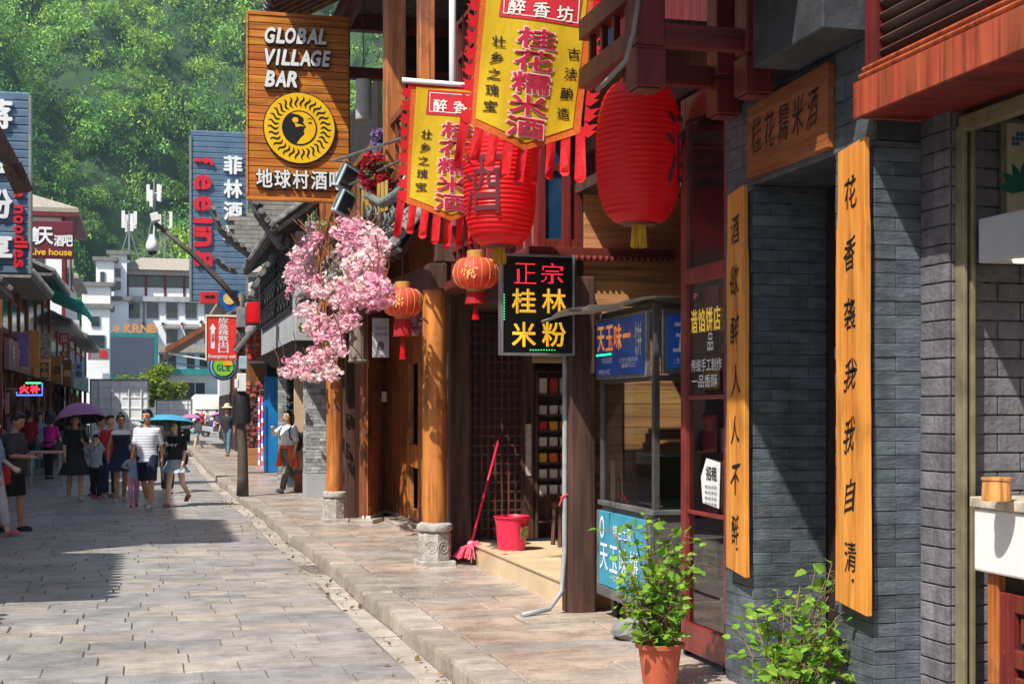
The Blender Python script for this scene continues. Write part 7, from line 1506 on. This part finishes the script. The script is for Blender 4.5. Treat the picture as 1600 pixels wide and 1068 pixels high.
q = P(63, 742, Z=0); t = T("plastic_stool", q, "turquoise plastic stool under the stall table", "stool"); m = MB(); m.box(q.x - .16, q.x + .16, q.y - .16, q.y + .16, .40, .44); m.build("seat", cloth((50, 170, 190)), t, bevel=.02)
for a in (-1, 1):
    for b in (-1, 1): m = MB(); m.bar((q.x + a * .17, q.y + b * .17, 0), (q.x + a * .13, q.y + b * .13, .4), .05, .05); m.build("leg", cloth((50, 170, 190)), t)
# group under the purple umbrella
r_, W_, S_, J_ = person(at(117, 781), 1.6, 12, "woman in a dark shirt and long black skirt under the purple umbrella", sex='f', skin='mid', top=(34, 38, 42), hem=.92, sleeve=.5, bottom=('skirt', (38, 38, 38), .74), shoe=(206, 206, 204), legs=((10, 6), (-8, 8)), hands=((.13, -.2, 1.2), None), hair='short', look=-20)
hd = S_[0][3]; umbrella(W_(hd), W_((.06, -.04, 2.04)), .47, "open purple pink umbrella over the woman in black", mat("umb_pink", C(206, 150, 200), C(184, 120, 180), .6, 2, trans=.3), mat("umb_dark", C(40, 34, 46), C(30, 26, 34), .8, 3), .55)
person(at(150, 780), 1.2, -8, "child in a pale grey T-shirt and black trousers with pink shoes covering the face", skin='fair', top=(176, 190, 200), hem=.9, bottom=('trousers', (30, 28, 34), .95), shoe=(206, 90, 120), legs=((8, 4), (-10, 12)), hands=((.02, -.17, 1.55), (-.05, -.17, 1.5)), child=True)
r_, W_, S_, J_ = person(at(158, 776), 1.56, 60, "youth in a white and blue T-shirt standing behind the child with pink shoes", skin='mid', top=(206, 216, 228), hem=.88, bottom=('trousers', (44, 44, 60), .95), shoe=(180, 110, 130), legs=((6, 4), (-8, 8)), hands=((.05, -.3, 1.22), (-.2, -.2, 1.25)))
q = G0(163, 776); m = MB(); c = Vector((q.x + .05, q.y + .1, .72)); m.lathe(c, [(.02, -.2), (.12, -.17), (.15, -.05), (.10, .08), (.03, .17), (.02, .24)], 14, wob=lambda k, z: 1 + .08 * math.sin(k * 40)); tag(m.build("plastic_bag", mat("blue_plastic", C(52, 64, 190), C(36, 40, 150), .35, 6, trans=.3), org=c, smooth=True), "blue plastic bag carried beside the youth", "bag")
person(at(172, 777), 1.58, 40, "person in a red sleeved jacket half hidden behind the woman in the navy dress", skin='mid', top=(190, 30, 44), hem=.86, sleeve=.95, bottom=('trousers', (44, 50, 110), .95), legs=((3, 3), (-6, 6)), detail=False)
r_, W_, S_, J_ = person(at(189, 784), 1.62, 8, "woman in a navy dress with a white yoke holding the small girl's hand", sex='f', skin='tan', top=(28, 36, 66), hem=.92, sleeve=.0, bottom=('skirt', (26, 34, 62), .55), shoe=(200, 196, 192), legs=((-16, 8), (14, 16)), hair='bun', hands=((.30, -.06, .92), None))
m = MB(); loft(m, [(1.36, .17, .118, 0), (1.41, .165, .098, .008), (1.452, .10, .076, .012)], 24, 0, False, .027)
me = MB(); me.add([W_(Vector(v)) for v in m.v], m.f); me.build("yoke", white_paint, r_, smooth=True)
person(at(209, 792), 1.02, 6, "small girl in a light blue T-shirt and pink trousers", sex='f', skin='mid', top=(170, 206, 232), hem=.88, bottom=('trousers', (226, 160, 196), .9), shoe=(200, 70, 90), legs=((-14, 10), (16, 18)), hair='bob', child=True, hands=(None, (-.22, -.05, 1.2)))
r_, W_, S_, J_ = person(at(230, 794), 1.71, -14, "man in a white striped V-neck T-shirt and navy shorts walking toward us", skin='tan', topmat=stripes("white_striped", C(226, 228, 232), C(120, 128, 168), 'z', .048, .85, .2), top=(226, 228, 232), hem=.84, sleeve=.5, bottom=('shorts', (28, 36, 62), .96), shoe=(206, 206, 206), legs=((14, 6), (-16, 22)), look=-16)
r_, W_, S_, J_ = person(at(274, 791), 1.52, -22, "young woman in a black T-shirt and light denim skirt under the blue umbrella", sex='f', skin='fair', top=(40, 38, 42), hem=.97, sleeve=.46, bottom=('skirt', (176, 200, 212), .42), shoe=(176, 120, 90), legs=((-18, 34), (14, 6)), hair='long', hands=(None, (-.12, -.2, 1.25)), look=-18)
hd = S_[1][3]; umbrella(W_(hd), W_((-.11, -.15, 1.93)), .48, "open light blue umbrella over the young woman in the denim skirt", mat("umb_blue", C(96, 190, 226), C(70, 160, 204), .6, 2, trans=.3), mat("umb_teal", C(20, 90, 84), C(14, 70, 66), .8, 3), .24)
c = W_((.16, .12, .98)); t = T("handbag", c, "dark handbag hanging at the side of the young woman under the blue umbrella", "handbag"); m = MB(); m.ball(c, .06, .13, .11, 12); m.build("bag", cloth((44, 38, 44)), t, smooth=True); m = MB(); m.tube([c + Vector((0, -.08, .08)), W_((.15, .03, 1.25)), W_((.13, .02, 1.44)), W_((.12, .10, 1.3)), c + Vector((0, .08, .08))], .008, 5); m.build("strap", cloth((44, 38, 44)), t)
m = MB(); put(m, "MY", W_((0, -.155, 1.27)), rot_u := Vector((math.cos(R(-22)), math.sin(R(-22)), 0)), UZ, .2, .05, .02); m.build("shirt_lettering", white_paint, r_)
person(at(262, 770), 1.6, 170, "person in black seen from behind the denim skirt woman", skin='mid', top=(36, 34, 40), hem=.86, sleeve=.9, bottom=('trousers', (50, 48, 56), .95), legs=((8, 4), (-8, 10)), detail=False, hair='long')
r_, W_, S_, J_ = person(at(450, 768, .12), 1.62, -42, "woman on the sidewalk in a white T-shirt with an orange jacket tied round her waist", sex='f', skin='mid', top=(226, 226, 228), hem=.98, sleeve=.5, bottom=('trousers', (110, 112, 100), .97, mat("camo", C(134, 134, 116), C(66, 64, 58), .85, 5, dirt=(C(98, 92, 70), 9, .5))), shoe=(222, 220, 218), legs=((25, 6), (-22, 26)), hair='pony', hands=((.20, -.05, .88), (-.27, -.14, 1.36)), look=-10)
m = MB(); secs = [(1.05, .150, .112, 0), (.98, .185, .140, 0), (.86, .2, .16, -.005), (.72, .215, .19, -.01), (.60, .22, .2, -.01)]; loft(m, secs, 60, 0, False, .012, .22, 7); me = MB(); me.add([W_(Vector(v)) for i, v in enumerate(m.v)], [f for f in m.f if not (abs((f[0] % 60) - 45) < 5 and f[0] > 130)]); me.build("tied_jacket", mat("orange_jacket", C(250, 112, 62), C(238, 88, 48), .8, 8, trans=.2), r_, smooth=True)
c = W_((.06, .17, 1.12)); t = T("backpack", c, "dark backpack worn by the woman with the orange jacket", "backpack"); m = MB()
for d_ in ((0, 0, 0),): m.ball(c, .16, .10, .21, 14)
m.build("bag", cloth((46, 42, 50)), t, smooth=True); m = MB()
for sx in (1, -1): m.tube([W_((sx * .10, .12, 1.40)), W_((sx * .11, -.03, 1.455)), W_((sx * .12, -.125, 1.36)), W_((sx * .13, -.11, 1.2)), W_((sx * .15, .06, 1.08))], .014, 6)
m.build("strap", cloth((60, 84, 150)), t)
r_, W_, S_, J_ = person(at(308, 704), 1.58, -60, "distant woman in white with a pink umbrella crossing the street", sex='f', skin='fair', top=(222, 224, 230), hem=.92, bottom=('shorts', (150, 170, 196), .6), legs=((18, 8), (-16, 20)), hair='long', hands=(None, (-.1, -.2, 1.25)), detail=False, voxel=.014)
hd = S_[1][3]; umbrella(W_(hd), W_(hd + Vector((0, .02, .5))), .48, "pink umbrella held by the distant woman in white", mat("umb_rose", C(226, 150, 206), C(206, 120, 186), .6, 2, trans=.3), _M["umb_dark"], .28)
q = G0(336, 684); q.z = .02; scooter(q.x, q.y, 0, R(62), "pale scooter ridden in the middle of the far street", ("grey", C(170, 176, 180)))
r_, W_, S_, J_ = person((q.x, q.y, .28), 1.6, 62, "scooter rider in white and pink in the middle of the far street", sex='f', skin='mid', top=(206, 180, 196), hem=.9, bottom=('trousers', (60, 60, 76), .95), legs=((70, 60), (66, 58)), hair='bob', hands=((.22, -.42, 1.16), (-.22, -.42, 1.16)), detail=False, sit=True, voxel=.014)
for o_ in [r_]: o_.location.z = -.18
umbrella(W_((.0, -.34, 1.0)) + Vector((0, 0, -.46)), W_((.0, -.12, 1.95)) + Vector((0, 0, -.46)), .5, "pink umbrella fixed on the ridden scooter", _M["umb_rose"], _M["umb_dark"], .28)
person(at(355, 712, .12), 1.68, -25, "man in a black T-shirt and sun hat walking behind the pole", skin='tan', top=(44, 46, 52), hem=.86, bottom=('trousers', (92, 130, 140), .9), shoe=(110, 90, 76), legs=((12, 6), (-12, 14)), detail=False, voxel=.013)
q = P(355, 664, d=64); m = MB(); m.lathe(at(355, 712, .12)[:2] + (1.78,), [(.2, -.01), (.21, 0), (.11, .04), (.10, .12), (.03, .15)], 18, caps=True); tag(m.build("sun_hat", cloth((226, 210, 180)), org=Vector(at(355, 712, .12)) + Vector((0, 0, 1.66)), smooth='auto'), "pale sun hat on the man in black behind the pole", "hat")
for k, (px, Y, c1, lb) in enumerate(((315, 92, (206, 60, 60), "tiny far pedestrian in a red top among the scooters"), (324, 90, (226, 226, 226), "tiny far pedestrian in a white top among the scooters"), (339, 92, (60, 110, 170), "tiny far pedestrian in a blue top among the scooters"), (347, 88, (236, 200, 120), "tiny far pedestrian in a yellow top among the scooters"))):
    q = P(px, 640, Y=Y); person((q.x, Y, .12), 1.62, k * 70, lb, skin='mid', top=c1, hem=.88, bottom=('trousers', (54, 56, 66), .95), detail=False, voxel=.018, group="far pedestrians")
bpy.data.scenes.remove(TMP)

# ------------------------------------------------------------------ plants in front of the shops
leaf_m = foliage("shrub_leaf", C(146, 186, 66), C(98, 146, 46), .3, .45, 6); stem_m = mat("plant_stem", C(134, 112, 76), C(96, 84, 54), .8, 10)
def shrub(t, base, stems, size, per, seed):
    """stems: list of world tips; leaves in pairs along the upper part of each curved stem"""
    rnd = random.Random(seed); m = MB(); pts, dr = [], []
    for tip in stems:
        tip = Vector(tip); mid = base.lerp(tip, .5) + Vector((rnd.uniform(-.04, .04), rnd.uniform(-.04, .04), .06 + .05 * rnd.random())); L = (tip - base).length; path = [base * (1 - f) ** 2 + mid * 2 * f * (1 - f) + tip * f * f for f in np.linspace(0, 1, 9)]; m.tube(path, [.007 - .0045 * f for f in np.linspace(0, 1, 9)], 5)
        for k in range(per):
            f = .35 + .65 * (k + rnd.random()) / per; c = base * (1 - f) ** 2 + mid * 2 * f * (1 - f) + tip * f * f; o = Vector((rnd.gauss(0, 1), rnd.gauss(0, 1), rnd.gauss(0, .55))).normalized(); l = rnd.uniform(.03, .085); e = c + o * l; m.tube([c, e], .0018, 4); pts.append((e + o * size * .5)[:]); dr.append(o[:])
    m.build("stems", stem_m, t); n = len(pts); pts, dr = np.array(pts), np.array(dr); a = dr + RNG.normal(size=(n, 3)) * .15; a /= np.linalg.norm(a, axis=1)[:, None]
    nr = RNG.normal(size=(n, 3)) * .35 + np.array([-.25, -.25, 1.0]); b = np.cross(nr, a); b /= np.linalg.norm(b, axis=1)[:, None]; nn = np.cross(a, b); sz = RNG.uniform(size * .55, size * 1.15, n)[:, None]
    # lobed leaf: three lobes either side of a folded midrib
    prof = [(-.5, .0), (-.42, .30), (-.18, .50), (-.10, .36), (.12, .46), (.20, .26), (.36, .20), (.58, 0)]
    V, F = [], []; k = 0
    mid = [(-.5, 0), (.0, 0), (.58, 0)]
    for sgn_ in (1, -1):
        vs = [pts + a * sz * x + b * sz * y * sgn_ + nn * sz * (abs(y) * .22 - .25 * x * x) for x, y in prof]; V.append(np.stack(vs, 1).reshape(-1, 3)); i = np.arange(n)[:, None] * 8 + k; k += n * 8
        qd = [(0, 1, 2, 3), (0, 3, 4, 7), (7, 4, 5, 6)]
        for q_ in qd: F.append(i + np.array([q_ if sgn_ < 0 else q_[::-1]]))
    np_mesh("leaves", np.concatenate(V), np.concatenate(F), leaf_m, t)
pb = P(1031, 1066, Z=.122); t = T("potted_plant", pb, "green shrub with lobed leaves in a terracotta pot by the glass door", "potted plant")
m = MB(); m.lathe(pb, [(.095, .001), (.1, .01), (.122, .19), (.124, .205), (.142, .208), (.145, .232), (.132, .234), (.128, .215), (.12, .205)], 36); m.build("pot", mat("terracotta", C(204, 108, 80), C(180, 88, 62), .7, 6, dirt=(C(150, 84, 64), 4, .6)), t, smooth='auto')
m = MB(); m.lathe(pb + Vector((0, 0, .2)), [(.12, 0), (.06, .012), (.001, .018)], 20); m.build("soil", soil, t)
Yp_ = pb.y; D = lambda px, py, dy=0: P(px, py, Y=Yp_ + dy)
tips = [D(*a) for a in ((952, 822, .1), (968, 862, -.05), (985, 815, .15), (1008, 800, .05), (1030, 808, .1), (1050, 825, 0), (1072, 828, .1), (1085, 858, -.05), (1078, 880, .1), (1065, 905, -.12), (1045, 860, -.1), (1020, 850, -.08), (1000, 880, .12), (975, 905, -.1), (962, 930, .0), (1000, 930, -.12), (1052, 930, -.15), (1040, 960, -.12), (1015, 955, .1), (1068, 870, .15), (990, 960, -.08), (1005, 990, -.13), (1028, 900, -.1), (1058, 890, 0), (1035, 925, 0), (1012, 905, .02), (1015, 1000, -.12), (1045, 985, -.1))]
shrub(t, pb + Vector((0, 0, .2)), tips, .056, 17, 4)
bb = Vector((2.98, 6.35, .12)); t = T("bush", bb, "leafy green bush growing at the foot of the sunlit slate pillar", "bush"); D = lambda px, py, dy=0: P(px, py, Y=bb.y + dy)
tips = [D(*a) for a in ((1158, 992, .3), (1180, 965, .2), (1195, 945, .25), (1215, 922, .2), (1235, 930, .1), (1225, 955, .1), (1250, 915, .2), (1275, 885, .25), (1300, 880, .2), (1310, 895, .3), (1290, 905, .1), (1330, 940, .1), (1345, 970, .1), (1335, 1000, 0), (1310, 960, -.05), (1285, 970, -.05), (1262, 985, -.05), (1240, 1005, .1), (1215, 1040, .0), (1230, 1055, -.1), (1265, 1040, -.1), (1300, 1010, -.1), (1290, 1045, -.1), (1325, 1035, 0), (1270, 945, .15), (1305, 985, .1), (1345, 1020, -.05), (1255, 1020, .05))]
shrub(t, bb, tips, .06, 15, 9)
# loose stone blocks by the cart wheel
m = MB(); c = P(985, 1000, Z=.12) + Vector((.1, .1, 0)); m.ball(c + Vector((0, 0, .05)), .2, .16, .09, 16); m.v = [(x + random.gauss(0, .011), y + random.gauss(0, .011), max(.1, z + random.gauss(0, .01))) for x, y, z in m.v]; tag(m.build("stone_block", concrete, org=c), "rough grey stone block under the snack cart edge", "stone")

# ------------------------------------------------------------------ air
m = MB(); m.box(-140, 190, -12, 385, -1.2, 178); hz_ = bpy.data.materials.new("haze_air"); hz_.use_nodes = True; n = hz_.node_tree; n.nodes.remove(n.nodes["Principled BSDF"]); pv = n.nodes.new("ShaderNodeVolumePrincipled"); pv.inputs["Color"].default_value = (.62, .82, 1, 1); pv.inputs["Density"].default_value = .00032; pv.inputs["Anisotropy"].default_value = .2
n.links.new(pv.outputs[0], n.nodes["Material Output"].inputs["Volume"]); o = m.build("haze", hz_); o["kind"] = "stuff"
